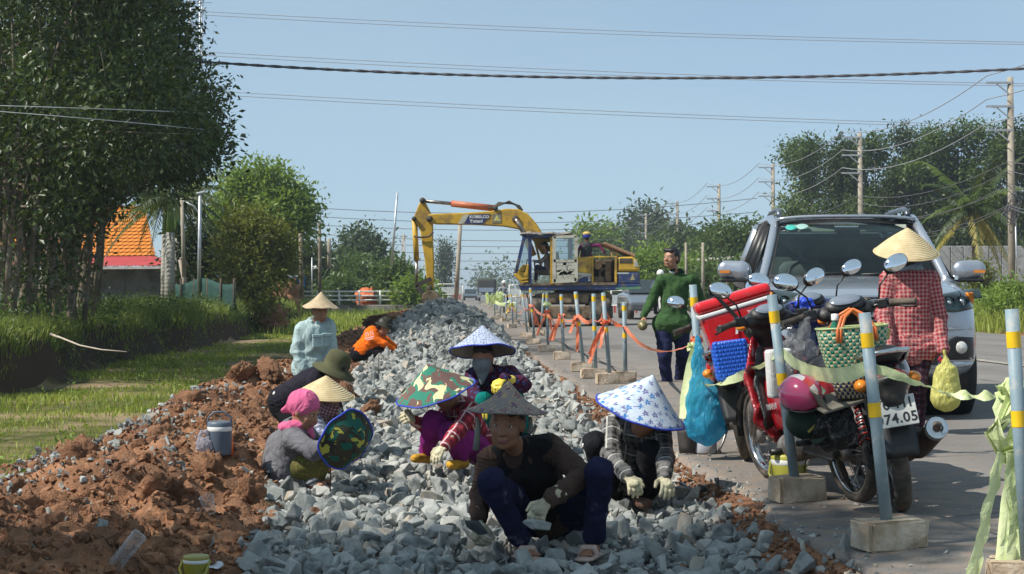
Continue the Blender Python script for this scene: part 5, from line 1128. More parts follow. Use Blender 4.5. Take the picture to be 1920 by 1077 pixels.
for k in range(2):
    b = MB(); p = wsh(-.80 + .155 * k, .90); b.lathe([(0, .002), (.035, .002), (.045, 0)], (0, 0, 0), (0, 0, 1), 20); o = cp(b, 'windscreen_sticker', M('sticker green' if k == 0 else 'sticker pale', (.05, .42, .36) if k == 0 else (.30, .48, .44), .6)); o.location = p + V(0, -.006, .006); o.rotation_euler = (R(47), 0, 0); o.scale = (1.25, .8, 1)
# nose
def fy(x): return .16 * (abs(x) / .92) ** 4
b = MB(); b.prism([(x, 0, z) for x, z in ((-.44, .99), (-.40, .84), (-.30, .80), (.30, .80), (.40, .84), (.44, .99), (.2, 1.015), (-.2, 1.015))], (0, -.022, 0), (0, .09, 0)); gr = cp(b, 'grille', CBLK); fix_normals(gr.data)
for z, w_ in ((1.002, .46), (.945, .425), (.885, .405), (.825, .36)):
    b = MB(); b.tube([(x * w_, -.034 + fy(x * w_), z + (.0 if z < 1 else .006 * (1 - x * x))) for x in np.linspace(-1, 1, 13)], .016 if z > 1 else .012, 8); cp(b, 'grille_bar', CCHR, gr)
em = cp(MB().lathe([(0, 0), (.075, 0), (.077, .008), (0, .012)], (0, 0, 0), (0, 0, 1), 28), 'emblem', CBLK, gr); em.location = (0, -.048, .92); em.rotation_euler = (R(90), 0, 0); em.scale = (1.12, .82, 1)
for (rx, rz_, cz) in ((.092, .066, .92), (.031, .060, .922), (.062, .028, .951)):
    b = MB(); b.tube([(math.cos(t) * rx, -.062, cz + math.sin(t) * rz_) for t in np.linspace(0, 6.283, 33)], .0085, 8, cap=False); cp(b, 'emblem_ring', CCHR, gr)
for e in (-1, 1):
    poly = [(.47, .90), (.46, 1.0), (.56, 1.035), (.74, 1.065), (.87, 1.075), (.885, 1.0), (.83, .915), (.66, .885)]
    pl2 = [(e * x, z) for x, z in poly]
    b = nose_shell(pl2, .010, .06); hl = cp(b, 'headlight', M('headlight shell', (.26, .27, .28), .10, .7, .25, 20)); fix_normals(hl.data)
    b = nose_shell(pl2, .030, .0); o = cp(b, 'headlight_glass', CGLASS, hl); fix_normals(o.data)
    for (x, z, r_) in ((.60, .965, .05), (.71, .975, .045)):
        b = MB(); b.lathe([(r_, .0), (r_ * .8, .03), (0, .045)], (e * x, ny(e * x, z) - .028, z), (0, 1, 0), 18); b.lathe([(0, -.02), (.018, -.015), (.02, .03)], (e * x, ny(e * x, z) - .02, z), (0, 1, 0), 12); cp(b, 'lamp', CCHR, hl)
    g = N('indicator lamp lit'); IND = MATS.setdefault('indicator lamp lit', g.done(g.bsdf((.8, .25, .02), .3, emit=(1, .32, .02), es=2.2 if e > 0 else 0)))
    if e < 0: IND = AMBER
    b = MB(); b.box((e * .815, ny(e * .815, 1.0) - .008, 1.0), (.065, .04, .095), (0, 0, e * .6)); bevel(cp(b, 'indicator', IND, hl), .01)
    b = nose_shell([(e * x, z) for x, z in ((.56, .50), (.59, .66), (.66, .69), (.82, .68), (.83, .50))], .006, .05); fg = cp(b, 'fog_lamp_recess', CBLK); fix_normals(fg.data)
    b = MB(); b.lathe([(0, -.022), (.035, -.018), (.048, -.008), (.052, .01)], (e * .70, ny(e * .70, .60) - .012, .60), (0, 1, 0), 20); cp(b, 'fog_lamp', CLEARL, fg)
    # mirrors
    s = SDF(.02); s.cap((e * .99, 1.72, 1.24), (e * 1.12, 1.74, 1.255), .095, .085, flat=((0, 1, 0), .62)); s.cap((e * .90, 1.70, 1.16), (e * .99, 1.72, 1.19), .03)
    v_, f_, u_ = s.skin(.014); mo = obj('door_mirror', np_mesh('door_mirror', v_, f_, CARP, True), car)
    b = MB(); b.box((e * 1.05, 1.72, 1.155), (.26, .12, .03)); bevel(cp(b, 'mirror_foot', CBLK, mo), .012)
    b = MB(); b.box((e * 1.14, 1.672, 1.235), (.09, .02, .025)); cp(b, 'mirror_indicator', AMBER, mo)
b = MB(); b.prism([(x, 0, z) for x, z in ((-.5, .46), (-.54, .60), (-.42, .70), (.42, .70), (.54, .60), (.5, .46))], (0, -.02, 0), (0, .1, 0)); ik = cp(b, 'lower_intake', CBLK); fix_normals(ik.data)
b = MB(); b.tube([(x * .80, ny(x * .80, .47) - .004, .45 + .015 * x * x) for x in np.linspace(-1, 1, 15)], [.02] + [.03] * 13 + [.02], 8); cp(b, 'bumper_lip', CARP)
b = MB(); b.tube([(x * .80, ny(x * .80, .752) - .002, .752) for x in np.linspace(-1, 1, 15)], .012, 6); cp(b, 'bumper_crease', CARP)
b = MB(); b.box((0, -.034, .575), (.47, .012, .11)); bevel(cp(b, 'number_plate', PLATEW), .004)
for e in (-1, 1):                 # bonnet shut lines and wipers
    b = MB(); b.tube([(e * (.76 + .03 * t), .16 + 1.12 * t, 1.066 + .108 * t + .012) for t in np.linspace(0, 1, 10)], .005, 5); cp(b, 'shut_line', CBLK)
    b = MB(); b.tube([wsh(-.62 + (.68 if e > 0 else 0), .02) + V(0, -.02, .02), wsh(.02 + (.68 if e > 0 else 0), .055) + V(0, -.02, .02)], .009, 6); cp(b, 'wiper', CBLK)
    b = MB(); b.bar((e * .913, 1.9, .95), (e * .913, 1.9, .50), .012, .008); b.bar((e * .913, 2.62, 1.15), (e * .916, 2.62, .42), .010, .008); cp(b, 'door_gap', CBLK)
    b = MB(); b.tube([(e * .925, 2.35, 1.02), (e * .935, 2.44, 1.025), (e * .925, 2.53, 1.02)], .014, 6); cp(b, 'door_handle', CCHR)
# driver, dim behind the glass, sits on the picture's left (his head against the seat)
# ------------------------------------------------------------------ marker posts and tape
PVC = M('grey plastic pipe', (.20, .275, .315), .5, 0, .1, 6, .1, 60, .4, dirt=(.42, .40, .36), dscale=8, damt=.25); YEL = M('yellow reflective band', (.80, .50, .01), .45, 0, .1, 20)
BLOCK = M('rough concrete block', (.46, .36, .26), .95, 0, .25, 9, .9, 35, .1, dirt=(.62, .54, .44), dscale=6, damt=.45)
def block_mesh(seed, d):
    rg = random.Random(seed); bm = bmesh.new(); bmesh.ops.create_cube(bm, size=1); bmesh.ops.bevel(bm, geom=list(bm.edges), offset=.06, segments=2, affect='EDGES'); bmesh.ops.subdivide_edges(bm, edges=list(bm.edges), cuts=1)
    for v in bm.verts: v.co = Vector((v.co.x * d[0], v.co.y * d[1], v.co.z * d[2])) + Vector((rg.uniform(-1, 1), rg.uniform(-1, 1), rg.uniform(-1, 1))) * .006
    me = bpy.data.meshes.new('footing_block'); bm.to_mesh(me); bm.free(); me.materials.append(BLOCK); return me
BLK_ME = [block_mesh(i, (.31 - .02 * i, .16, .115 + .01 * i)) for i in range(3)]
posts = [(1897, 580, 1928, 1085, 'grey post wrapped in a big knot of lime tape'), (1621, 587, 1667, 1030, 'grey post on a concrete block in front of the number plate'), (1447, 553, 1494, 940, 'grey post on a concrete block before the olive cooler jug'),
         (1299, 534, 1322, 850, 'grey post from which the blue plastic bag hangs'), (1170, 568, 1173, 718, 'grey post next to the man in green, orange tape round its middle'), (1131, 549, 1144, 721, 'second post from the man in green, leaning'),
         (1113, 551, 1117, 710, 'third post from the man in green, upright'), (1079, 547, 1095, 697, 'fourth post from the man in green, leaning back'), (1052, 552, 1057, 675, 'fifth post from the man in green'), (1025, 549, 1028, 660, 'sixth post from the man in green with orange streamers'),
         (994, 540, 1003, 646, 'seventh post from the man in green, slightly taller'), (1019, 550, 1014, 630, 'eighth post from the man in green'), (979, 549, 990, 634, 'ninth post from the man in green'), (988, 550, 992, 614, 'tenth post from the man in green'), (958, 550, 962, 616, 'eleventh post from the man in green'), (949, 552, 949, 604, 'twelfth post from the man in green')]
far_posts = [(938, 552, 938, 598), (968, 551, 969, 606), (927, 550, 928, 600), (955, 552, 956, 594), (931, 551, 932, 588), (941, 551, 942, 584), (922, 551, 923, 582), (916, 552, 917, 578), (910, 552, 911, 575), (905, 552, 906, 573), (900, 552, 901, 570)]
TIE = []
pole_cache = {}
for i, q in enumerate(posts + far_posts):
    tx, ty, bx, by = q[:4]; d = (CAM_H - .01) * F_PX / (by - HOR); base = at(bx, by, d); base.z = rz(base.x, base.y) if base.x - SL * base.y > 1.75 else max(gz(base.x, base.y), -.02)
    top = at(tx, ty, d); near = i < len(posts)
    lab = q[4] if near else '%s of the small far posts, counted from the road towards the heap' % ('first', 'second', 'third', 'fourth', 'fifth', 'sixth', 'seventh', 'eighth', 'ninth', 'tenth', 'last')[[1, 3, 5, 0, 4, 2, 6, 7, 8, 9, 10].index(i - len(posts))]
    T = thing('marker_post', lab, 'post', base, group='marker posts along the road works' if near else 'far marker posts')
    ax = top - base; b = MB(); n = 14 if i < 12 else 8; r_ = .026
    foot = ax * 0 + V(0, 0, .02)
    b.tube([foot, ax], r_, n); pl_ = b.build('pole', PVC, T)
    b = MB(); L = ax.length; bh = .062
    for f0 in ((L - .035 - (.05 if i < 4 else 0), .62 * L) if i < 11 else (L - .04,)):
        p0 = ax.normalized() * (f0 - bh); p1 = ax.normalized() * f0
        bb = MB(); bb.tube([p0, p1], r_ + .0012, n, cap=False); bb.build('yellow_band', YEL, T)
    if i == 3:
        g = MB(); g.lathe([(0, 0), (.078, 0), (.082, .01), (.078, .085), (.07, .09), (0, .088)], (0, 0, 0), (0, 0, 1), 24); g.build('bucket_footing', M('grey plastic bucket', (.30, .31, .35), .5, dirt=(.42, .36, .3), damt=.3), T)
    else:
        o = obj('footing_block', BLK_ME[i % 3], T, (.0 if i < 3 else -.03, 0, .062), (0, 0, R((i * 37) % 40 - 15)))
        if i == 0: o.location.z = .0
    TIE.append((base, top))
def tape_mat(name, col, tr=.35):
    g = N(name); v = g.coord('Object'); n1 = g.noise(v, 30, 4, .6, .6); c = g.mix(g.gray(n1, .4, .7, 0, .5), col, [min(1, q * 1.4 + .12) for q in col]); b_ = g.bsdf(c, .35, 0, g.bump(n1, .5, .01), .5); t = g.n('BsdfTranslucent'); g.put(t.inputs[0], col); mx = g.n('MixShader'); mx.inputs[0].default_value = tr
    g.t.links.new(b_.outputs[0], mx.inputs[1]); g.t.links.new(t.outputs[0], mx.inputs[2]); MATS[name] = g.done(mx); return MATS[name]
LIME = tape_mat('lime plastic tape', (.72, .82, .42)); OTAPE = tape_mat('orange plastic tape', (.85, .22, .10)); YTAPE = tape_mat('yellow plastic tape', (.70, .60, .04))
def ribbon(b, pts, wid, tw=0.0, ph=0.0, crin=.004, seed=0, pinch=0):
    P = [Vector(p) for p in pts]; n = len(P); rg = random.Random(seed); vs = []
    for i in range(n):
        t = (P[min(i + 1, n - 1)] - P[max(i - 1, 0)]).normalized(); s0 = Vector((0, 0, 1)) - t * t.z
        if s0.length < .15: s0 = Vector((1, .3, 0)) - t * t.x
        s0.normalize(); s1 = t.cross(s0); a = ph + tw * i / max(1, n - 1); wv = wid * (1 - pinch * (1 - math.sin(math.pi * i / max(1, n - 1)) ** .6))
        d = s0 * math.cos(a) + s1 * math.sin(a); e = s1 * math.cos(a) - s0 * math.sin(a)
        for k in (-1, -.33, .33, 1): vs.append(P[i] + d * wv / 2 * k + e * rg.uniform(-crin, crin) * 1.5)
    b.add(vs, [(i * 4 + k, i * 4 + k + 1, i * 4 + k + 5, i * 4 + k + 4) for i in range(n - 1) for k in range(3)], 0, True); return b
def sag(a, c, s_, n=18): return [Vector(a).lerp(Vector(c), i / n) - V(0, 0, s_ * 4 * (i / n) * (1 - i / n)) for i in range(n + 1)]
def on(i, f): return TIE[i][0].lerp(TIE[i][1], f)
def tape(label, mat, group, *segs):
    T = thing('warning_tape', label, 'tape', Vector(segs[0][0][0]), group=group); b = MB()
    for k, (pts, wid, tw, ph, pin) in enumerate(segs): ribbon(b, pts, wid, tw, ph, .004, k + len(label), pin)
    o = b.build('strip', mat, T, world=True); return T
def knot(b, c, r_, seed, n=9, wid=.05):
    rg = random.Random(seed)
    for k in range(n):
        a = rg.uniform(0, 6.28); pts = [Vector(c) + Vector((math.cos(a + t * 2.2) * r_, math.sin(a + t * 2.2) * r_ * .9, (t - .5) * r_ * rg.uniform(-2, 2))) for t in np.linspace(0, 1, 9)]; ribbon(b, pts, wid, rg.uniform(-2, 2), rg.uniform(0, 3), .006, seed + k)
# lime tape
pA, pB, pC, pD = at(1893, 740, 6.68), at(1627, 688, 7.28), at(1466, 660, 8.92), at(1305, 722, 11.35)
tape('lime tape stretched between the knotted post and the block in front of the number plate', LIME, None, (sag(pB, at(1772, 738, 7.0), -.006), .055, 1.3, .1, .45), (sag(at(1772, 738, 7.0), pA, .006), .045, 9, .5, .5))
tape('lime tape sagging across the woven basket', LIME, None, (sag(pC, pB, .075, 24), .075, .35, .1, .3))
tape('lime tape running from the olive jug post to the blue plastic bag', LIME, None, (sag(pD, pC, .05, 24), .055, 5.5, .3, .4), (sag(at(1306, 722, 11.3), at(1283, 775, 11.2), .0, 6), .05, .6, .2, 0))
T = thing('warning_tape', 'thick knot of lime tape with long tails hanging from the post at the road edge', 'tape', pA); b = MB(); knot(b, at(1898, 735, 6.63), .042, 5, 12, .05)
c = [(1905, 720), (1880, 780), (1862, 820), (1880, 850), (1905, 835), (1922, 790)]
for k in range(7): ribbon(b, [at(x + 6 * math.sin(k * 2.1 + j) , y + 10 * math.cos(k * 1.7 + j), 6.60 + .012 * k) for j, (x, y) in enumerate(c)], .06, 1.2, k * .7, .008, k)
for k, (x0, y0, x1, y1, wd) in enumerate(((1878, 850, 1822, 1085, .05), (1897, 850, 1872, 1085, .04), (1915, 850, 1890, 1085, .05), (1920, 860, 1915, 1085, .05))): ribbon(b, sag(at(x0, y0, 6.58), at(x1, y1, 6.5), .0, 12), wd, 1.0 * (k % 2), .15 + .3 * k, .008, 40 + k)
b.build('strip', LIME, T, world=True)
T = thing('warning_tape', 'lime tape tied and hanging down the post with the blue bag', 'tape', pD); b = MB(); knot(b, at(1304, 650, 11.28), .035, 8, 7, .045)
for k, (x1, y1) in enumerate(((1300, 790), (1310, 735), (1278, 785))): ribbon(b, sag(at(1303, 655, 11.25), at(x1, y1, 11.1), -.02 * k, 10), .06, 1.2, .3 * k, .006, k)
b.build('strip', LIME, T, world=True)
# orange tape from post to post
oz = {3: .66, 4: .70, 5: .80, 6: .70, 7: .72, 8: .68, 9: .64, 10: .74, 12: .66, 13: .6, 14: .62, 15: .6}
seq = [3, 4, 5, 6, 7, 8, 9, 10, 12, 14, 15]
nm = {3: 'man in green and the blue bag post', 4: 'first and second posts left of the man in green', 5: 'second and third posts from the man in green', 6: 'third and fourth posts from the man in green', 7: 'fourth and fifth posts from the man in green', 8: 'fifth and sixth posts from the man in green', 9: 'sixth and seventh posts from the man in green', 10: 'seventh and ninth posts from the man in green', 12: 'ninth and eleventh posts from the man in green', 14: 'eleventh and twelfth posts from the man in green'}
for a_, c_ in zip(seq[:-1], seq[1:]):
    lab = 'twisted orange tape between the ' + nm[a_]; ln = (on(a_, .7) - on(c_, .7)).length
    tape(lab, OTAPE, 'orange tape along the posts', (sag(on(a_, oz[a_]), on(c_, oz[c_]), .05 + .012 * ln, 20), .052, 3.0 + a_ % 3, .3 * a_, .3))
for i_, tag_ in ((5, 'second'), (7, 'fourth'), (8, 'fifth'), (9, 'sixth'), (10, 'seventh'), (14, 'eleventh')):
    T = thing('warning_tape', 'loose orange tape ends fluttering on the %s post from the man in green' % tag_, 'tape', on(i_, .66), group='orange tape along the posts'); b = MB(); knot(b, on(i_, .68), .04, i_, 6, .05)
    for k in range(3): ribbon(b, sag(on(i_, .68), on(i_, .68) + V(random.uniform(-.22, .25), random.uniform(-.1, .1), random.uniform(-.5, -.2)), -.03, 8), .045, 2, k, .01, k)
    b.build('strip', OTAPE if i_ != 14 else YTAPE, T, world=True)
for i_ in (9, 18): 
    T = thing('warning_tape', 'lime tape tied to the sixth post from the man in green' if i_ == 9 else 'tangle of lime tape among the far posts', 'tape', on(i_, .8)); b = MB(); knot(b, on(i_, .8), .06 if i_ == 9 else .3, i_ + 3, 7 if i_ == 9 else 14, .05 if i_ == 9 else .12)
    if i_ > 9:
        for k in range(6): ribbon(b, sag(on(16 + k, .7), on(17 + k, .7), .15, 8), .12, 3, k, .02, k)
    b.build('strip', LIME, T, world=True)
T = thing('warning_tape', 'orange tape hanging below the knot on the post with the blue bag', 'tape', on(3, .66)); b = MB(); knot(b, on(3, .67) + V(-.01, -.04, 0), .03, 3, 5, .04); ribbon(b, sag(on(3, .66) + V(-.02, -.05, 0), at(1288, 790 - 20, 11.25), 0, 8), .065, .6, .3, .006, 5); b.build('strip', OTAPE, T, world=True)

# ------------------------------------------------------------------ things on and round the bikes
def rz_at(px, py, d): p = at(px, py, d); return p
RBOX = M('red cooler plastic', (.60, .008, .014), .28, 0, .08, 6, spec=.5, coat=.3, dirt=(.45, .05, .05), damt=.12); WPL = M('white plastic', (.74, .74, .72), .35, 0, .05, 8); STRP = M('black luggage strap', (.015, .015, .015), .7)
cx = at(1384, 603, 10.6); T = thing('cooler_box', 'big red cooler box with white trim strapped on a motorbike', 'cooler box', cx, (0, R(-17), R(-3)))
b = MB(); b.box((0, 0, -.045), (.42, .32, .27), taper=1.07); bevel(b.build('tub', RBOX, T), .025, 3)
b = MB(); b.box((0, 0, .145), (.475, .36, .075)); bevel(b.build('lid', RBOX, T), .03, 3)
b = MB(); b.box((0, 0, .094), (.468, .352, .026)); bevel(b.build('trim', WPL, T), .008)
b = MB(); b.bar((-.09, -.187, .185), (.02, -.1735, -.03), .022, .003, up=(0, -1, 0)); b.bar((-.09, -.187, .187), (-.09, .18, .187), .022, .004); b.bar((.02, -.1735, -.03), (.05, -.168, -.18), .022, .003, up=(0, -1, 0)); b.build('strap', STRP, T)
for t, sz, x, z, sh in (('Kita', .125, .045, -.025, .35), ('THÙNG ĐÁ 25', .024, .135, .045, 0)):
    obj('lettering', text_mesh(t, sz, WPL, .0008, shear=sh, bold=.0015 if sh else .0004), T, (x, -.1715 - (z + .045) * .035, z), (R(88), 0, 0))
b = MB()
for x, z, rx, rz_ in ((-.10, -.115, .05, .022), (-.06, -.155, .07, .02), (-.135, .0, .022, .016)): b.add([(x + math.cos(a) * rx, -.1685 - (z + .045) * .035, z + math.sin(a) * rz_ + .3 * math.cos(a) * rz_) for a in np.linspace(0, 6.1, 14)], [tuple(range(14))[::-1]])
b.build('printed_leaf', M('pale blue print', (.50, .62, .72), .4), T)
def weave(name, c1, c2, c3, c4, split, nz=60, na=46):
    g = N(name); x = g.xyz(g.coord('Object')); a = g.math('ARCTAN2', x[1], x[0]); u = g.math('FLOOR', g.math('MULTIPLY', a, na / 6.283)); v = g.math('FLOOR', g.math('MULTIPLY', x[2], nz))
    ck = g.math('GREATER_THAN', g.math('FRACT', g.math('MULTIPLY', g.math('ADD', u, v), .5)), .25); top = g.mix(ck, c1, c2); low = g.mix(ck, c3, c4); c = g.mix(g.math('GREATER_THAN', x[2], split), low, top)
    fu = g.math('PINGPONG', g.math('MULTIPLY', a, na / 6.283), .5); fv = g.math('PINGPONG', g.math('MULTIPLY', x[2], nz), .5); return g.done(g.bsdf(c, .4, 0, g.bump(g.math('MULTIPLY', fu, fv), 1, .02), .5))
BW = weave('green and cream weave', (.0, .20, .13), (.56, .50, .30), (.015, .03, .13), (.56, .48, .28), .135)
T = thing('basket', 'woven green and cream plastic basket with orange handles on a motorbike', 'basket', at(1606, 745, 8.2), (0, R(-4), 0)); b = MB()
def bring(z, s_): return [(math.cos(a) * .19 * s_ * (1 - .12 * math.cos(2 * a) ** 2), math.sin(a) * .125 * s_, z) for a in np.linspace(0, 2 * math.pi, 41)[:-1]]
zs = [(0, .5), (.0, .55), (.08, .66), (.16, .80), (.26, .94), (.335, 1.0), (.338, .985), (.26, .92), (.1, .66), (.02, .52)]; vs = []
for z, s_ in zs: vs += bring(z, s_)
b.add(vs, [(i * 40 + j, i * 40 + (j + 1) % 40, (i + 1) * 40 + (j + 1) % 40, (i + 1) * 40 + j) for i in range(len(zs) - 1) for j in range(40)], 0, True); b.f.append(tuple(range(40))[::-1]); b.mi.append(0); b.sm.append(False); b.build('weave_body', BW, T)
b = MB(); b.tube([Vector(p) + V(0, 0, .003) for p in bring(.335, 1.0)] + [Vector(bring(.335, 1.0)[0]) + V(0, 0, .003)], .006, 6, cap=False); b.build('basket_rim', M('pale green rim', (.42, .50, .22), .4), T)
OH = M('orange rubber handle', (.75, .19, .05), .4)
for e, lean_ in ((-1, .02), (1, .05)):
    for dx in (0, .016):
        b = MB(); b.tube([(-.095 + dx, e * .115, .27), (-.09 + dx, e * .115, .33), (-.06 + dx, e * (.10 - lean_), .39), (0, e * (.08 - lean_), .425), (.06 - dx, e * (.10 - lean_), .39), (.09 - dx, e * .115, .33), (.095 - dx, e * .115, .27)], .0075, 8); b.build('handle', OH, T)
def bottle_prof(r, h): return [(0, 0), (r, .004), (r, h * .62), (r * .9, h * .7), (r * .42, h * .86), (r * .42, h * .9), (r * .5, h * .9), (r * .5, h), (0, h)]
for (lab, x, y, z, r_, h_, col, cap) in (('green glass bottle with a white cap in the woven basket', -.11, -.03, .15, .032, .25, (.02, .16, .09), (.7, .7, .68)), ('pale bottle with round white cap in the woven basket', -.02, -.06, .13, .03, .21, (.45, .42, .38), (.75, .75, .73)), ('small red packet in the woven basket', .06, -.05, .15, .035, .17, (.55, .02, .03), (.5, .03, .03))):
    o = thing('bottle' if 'bottle' in lab else 'packet', lab, 'bottle' if 'bottle' in lab else 'packet', T.location + V(x, y, z)); b = MB(); b.lathe(bottle_prof(r_, h_)[:6], n=16); b.build('bottle_body' if 'bottle' in lab else 'wrap', M(lab[:14], col, .2, 0, .15, 12, coat=.4), o); b = MB(); b.lathe([(r_ * .55, h_ * .88), (r_ * .55, h_), (0, h_ + .002)], n=14); b.build('cap', M('cap ' + lab[:9], cap, .5), o)
s = SDF(.03); c0 = A(T.location) + A([.0, .03, .27]); s.ell(c0 + A([.1, 0, .04]), (.07, .06, .05)); s.ell(c0 + A([-.07, .02, .0]), (.08, .06, .05)); o = thing('plastic_bag', 'crumpled yellowish plastic bag inside the woven basket', 'bag', Vector(c0)); s.build('bag_body', MATS['ybag'], o, .009, wr=.012, wf=30)
CARDB = M('grey board', (.17, .155, .125), .9, 0, .2, 6, .4, 30)
T = thing('seat_board', 'grey folded board lying under the woven basket', 'board', at(1590, 745, 8.25), (R(8), R(-16), R(10))); b = MB(); b.box((0, 0, 0), (.36, .26, .014)); b.box((-.17, 0, .05), (.012, .26, .11), (0, R(-20), 0)); bevel(b.build('sheet', CARDB, T), .004)
# helmet and cap
hc = at(1502, 740, 8.28); T = thing('helmet', 'pink half helmet with red and white stripes hanging beside a dark cap', 'helmet', hc, (R(10), R(-28), R(25)))
g = N('pink helmet paint'); x = g.xyz(g.coord('Object')); f1 = g.math('LESS_THAN', g.math('ABSOLUTE', g.math('SUBTRACT', x[0], .015)), .017); f2 = g.math('GREATER_THAN', g.math('FRACT', g.math('MULTIPLY', x[2], 16)), .45)
st_ = g.mix(f2, (.60, .04, .05), (.75, .70, .68)); c = g.mix(f1, (.55, .06, .16), st_); PINKH = g.done(g.bsdf(c, .18, 0, None, .5, .8))
s = SDF(.02); s.ell((0, 0, 0), (.10, .12, .10)); s.ell((0, 0, -.02), (.088, .105, .088), op=-1, k=.006); v_, f_, u_ = s.skin(.0075, cut=[((0, 0, -.03), (0, .15, -1))]); obj('shell', np_mesh('shell', v_, f_, PINKH, True), T)
b = MB(); pts = [(math.cos(a) * .096, math.sin(a) * .116, -.03 + .15 * math.sin(a) * .116) for a in np.linspace(0, 6.283, 33)]; b.tube(pts, .006, 6, cap=False); b.build('edge_trim', BLKP, T)
b = MB(); b.box((.06, -.095, .01), (.04, .004, .03), (R(-35), 0, R(30))); b.build('sticker', M('holographic sticker', (.40, .55, .40), .2, .3, .5, 30), T)
hc2 = at(1512, 788, 8.33); T = thing('cap', 'dark green cap with gold lettering tucked under the pink helmet', 'cap', hc2, (R(20), R(-40), R(20)))
DG = cloth('dark green cap cloth', (.018, .032, .024)); s = SDF(.02); s.ell((0, 0, 0), (.10, .11, .085)); s.cap((-.04, -.12, -.03), (.04, -.12, -.03), .05, flat=((0, .3, 1), .25)); v_, f_, u_ = s.skin(.009, wr=.003); obj('crown', np_mesh('crown', v_, f_, DG, True), T)
b = MB()
for k in range(3): b.box((-.03 + .02 * k, -.112 + .012 * abs(k - 1), .03 - .022 * k), (.08, .004, .010), (R(-20), 0, 0))
b.build('gold_print', M('gold print', (.35, .26, .05), .6), T)
# bags
g = N('black bin bag'); n1 = g.noise(g.coord('Object', (9, 9, 2.5)), 3, 4, .6, 1.2); BBAG = g.done(g.bsdf((.010, .010, .011), .22, 0, g.bump(n1, 1, .05), .6))
s = SDF(.04); p0 = A(at(1560, 800, 8.28)); s.ell(p0 + A([0, 0, -.01]), (.125, .10, .11)); s.cap(p0 + A([.02, 0, .05]), p0 + A([.07, .02, .16]), .08, .03); T = thing('plastic_bag', 'shiny black bin bag hanging between the two motorbikes', 'bag', Vector(p0) - V(0, 0, .1)); s.build('bag_body', BBAG, T, .008, wr=.014, wf=18)
def film(name, col, op=.75, wrk=5):
    g = N(name); n1 = g.noise(g.coord('Object', (8, 8, 2)), wrk, 4, .65, 1.0); d = g.bsdf(col, .18, 0, g.bump(n1, .9, .04), .6); t = g.n('BsdfTransparent'); g.put(t.inputs[0], [min(1, q * .6 + .45) for q in col]); tl = g.n('BsdfTranslucent'); g.put(tl.inputs[0], col)
    m1 = g.n('MixShader'); m1.inputs[0].default_value = .4; g.t.links.new(d.outputs[0], m1.inputs[1]); g.t.links.new(tl.outputs[0], m1.inputs[2]); m2 = g.n('MixShader'); g.put(m2.inputs[0], g.gray(n1, .3, .7, max(0, op - .2), min(1, op + .15))); g.t.links.new(t.outputs[0], m2.inputs[1]); g.t.links.new(m1.outputs[0], m2.inputs[2]); return g.done(m2)
TEALF = film('blue plastic film', (.05, .50, .78), .72)
s = SDF(.05); c0 = A(at(1326, 765, 11.12)); s.cap(c0 + A([.01, 0, .03]), c0 + A([-.01, 0, -.10]), .15, .145, flat=((0, 1, 0), .75)); s.chain([c0 + A([-.01, 0, .10]), c0 + A([-.045, .04, .30]), c0 + A([-.055, .08, .46])], [.11, .05, .018], flat=((0, 1, 0), .6)); T = thing('plastic_bag', 'translucent blue plastic bag full of things tied to a post', 'bag', Vector(c0) - V(0, 0, .22)); s.build('bag_body', TEALF, T, .010, wr=.009, wf=14)
for lab, dx, dz, r_, col in (('pink bundle showing through the blue plastic bag', .02, .09, .05, (.45, .10, .2)), ('pale bundle low in the blue plastic bag', .0, -.10, .09, (.45, .62, .62)), ('purple lump in the blue plastic bag', -.06, -.04, .045, (.12, .02, .15))):
    s = SDF(.03); s.ell(c0 + A([dx, 0, dz]), (r_, r_ * .8, r_ * .9)); o = s.build('bundle', M(lab, col, .8), None, .012, wr=.006); tag(o, lab, 'bundle')
BWV = weave('blue weave', (.01, .08, .50), (.02, .14, .68), (.01, .08, .50), (.02, .14, .68), -9, 40, 40)
T = thing('woven_bag', 'bright blue woven bag hanging under the red cooler box', 'bag', at(1372, 690, 10.5), (0, R(-8), 0)); b = MB(); b.box((0, 0, .05), (.20, .14, .25), taper=1.1); bevel(b.build('bag_body', BWV, T), .02)
g = N('white and red woven plastic'); x = g.xyz(g.coord('Object')); ck = g.math('MULTIPLY', g.math('GREATER_THAN', g.math('SINE', g.math('MULTIPLY', x[0], 150)), .3), g.math('GREATER_THAN', g.math('SINE', g.math('MULTIPLY', x[2], 130)), .3)); bl = g.math('LESS_THAN', g.math('ABSOLUTE', x[0]), .036)
WRW = g.done(g.bsdf(g.mix(g.math('MULTIPLY', ck, bl), (.62, .61, .58), (.60, .05, .06)), .5, 0, g.bump(g.noise(g.coord('Object'), 60, 2), .4, .01)))
T = thing('woven_bag', 'white woven bag with red squares behind the lime tape', 'bag', at(1462, 700, 9.15), (0, R(-5), R(12))); b = MB(); b.box((0, 0, 0), (.14, .09, .26), taper=.95); bevel(b.build('bag_body', WRW, T), .015)
CLR = film('clear plastic film', (.62, .64, .66), .42, 9); s = SDF(.04); c0 = A(at(1500, 655, 9.3)); s.ell(c0, (.10, .07, .075)); s.cap(c0 + A([0, 0, .04]), c0 + A([.04, 0, .17]), .05, .022); s.cap(c0 + A([-.05, 0, .03]), c0 + A([-.05, 0, .15]), .03, .012); T = thing('plastic_bag', 'clear crumpled plastic bag hooked on a handlebar', 'bag', Vector(c0) - V(0, 0, .08)); s.build('bag_body', CLR, T, .009, wr=.015, wf=22)
BG = M('blue rubber glove', (.02, .07, .55), .5, 0, .2, 20, .2, 60); s = SDF(.01); p0 = A(at(1503, 572, 10.75)); 
for k in range(6): s.cap(p0 + A([-.02 + .012 * k, 0, 0]), p0 + A([-.07 + .03 * k, -.02, -.045 + .02 * abs(k - 3)]), .014, .009)
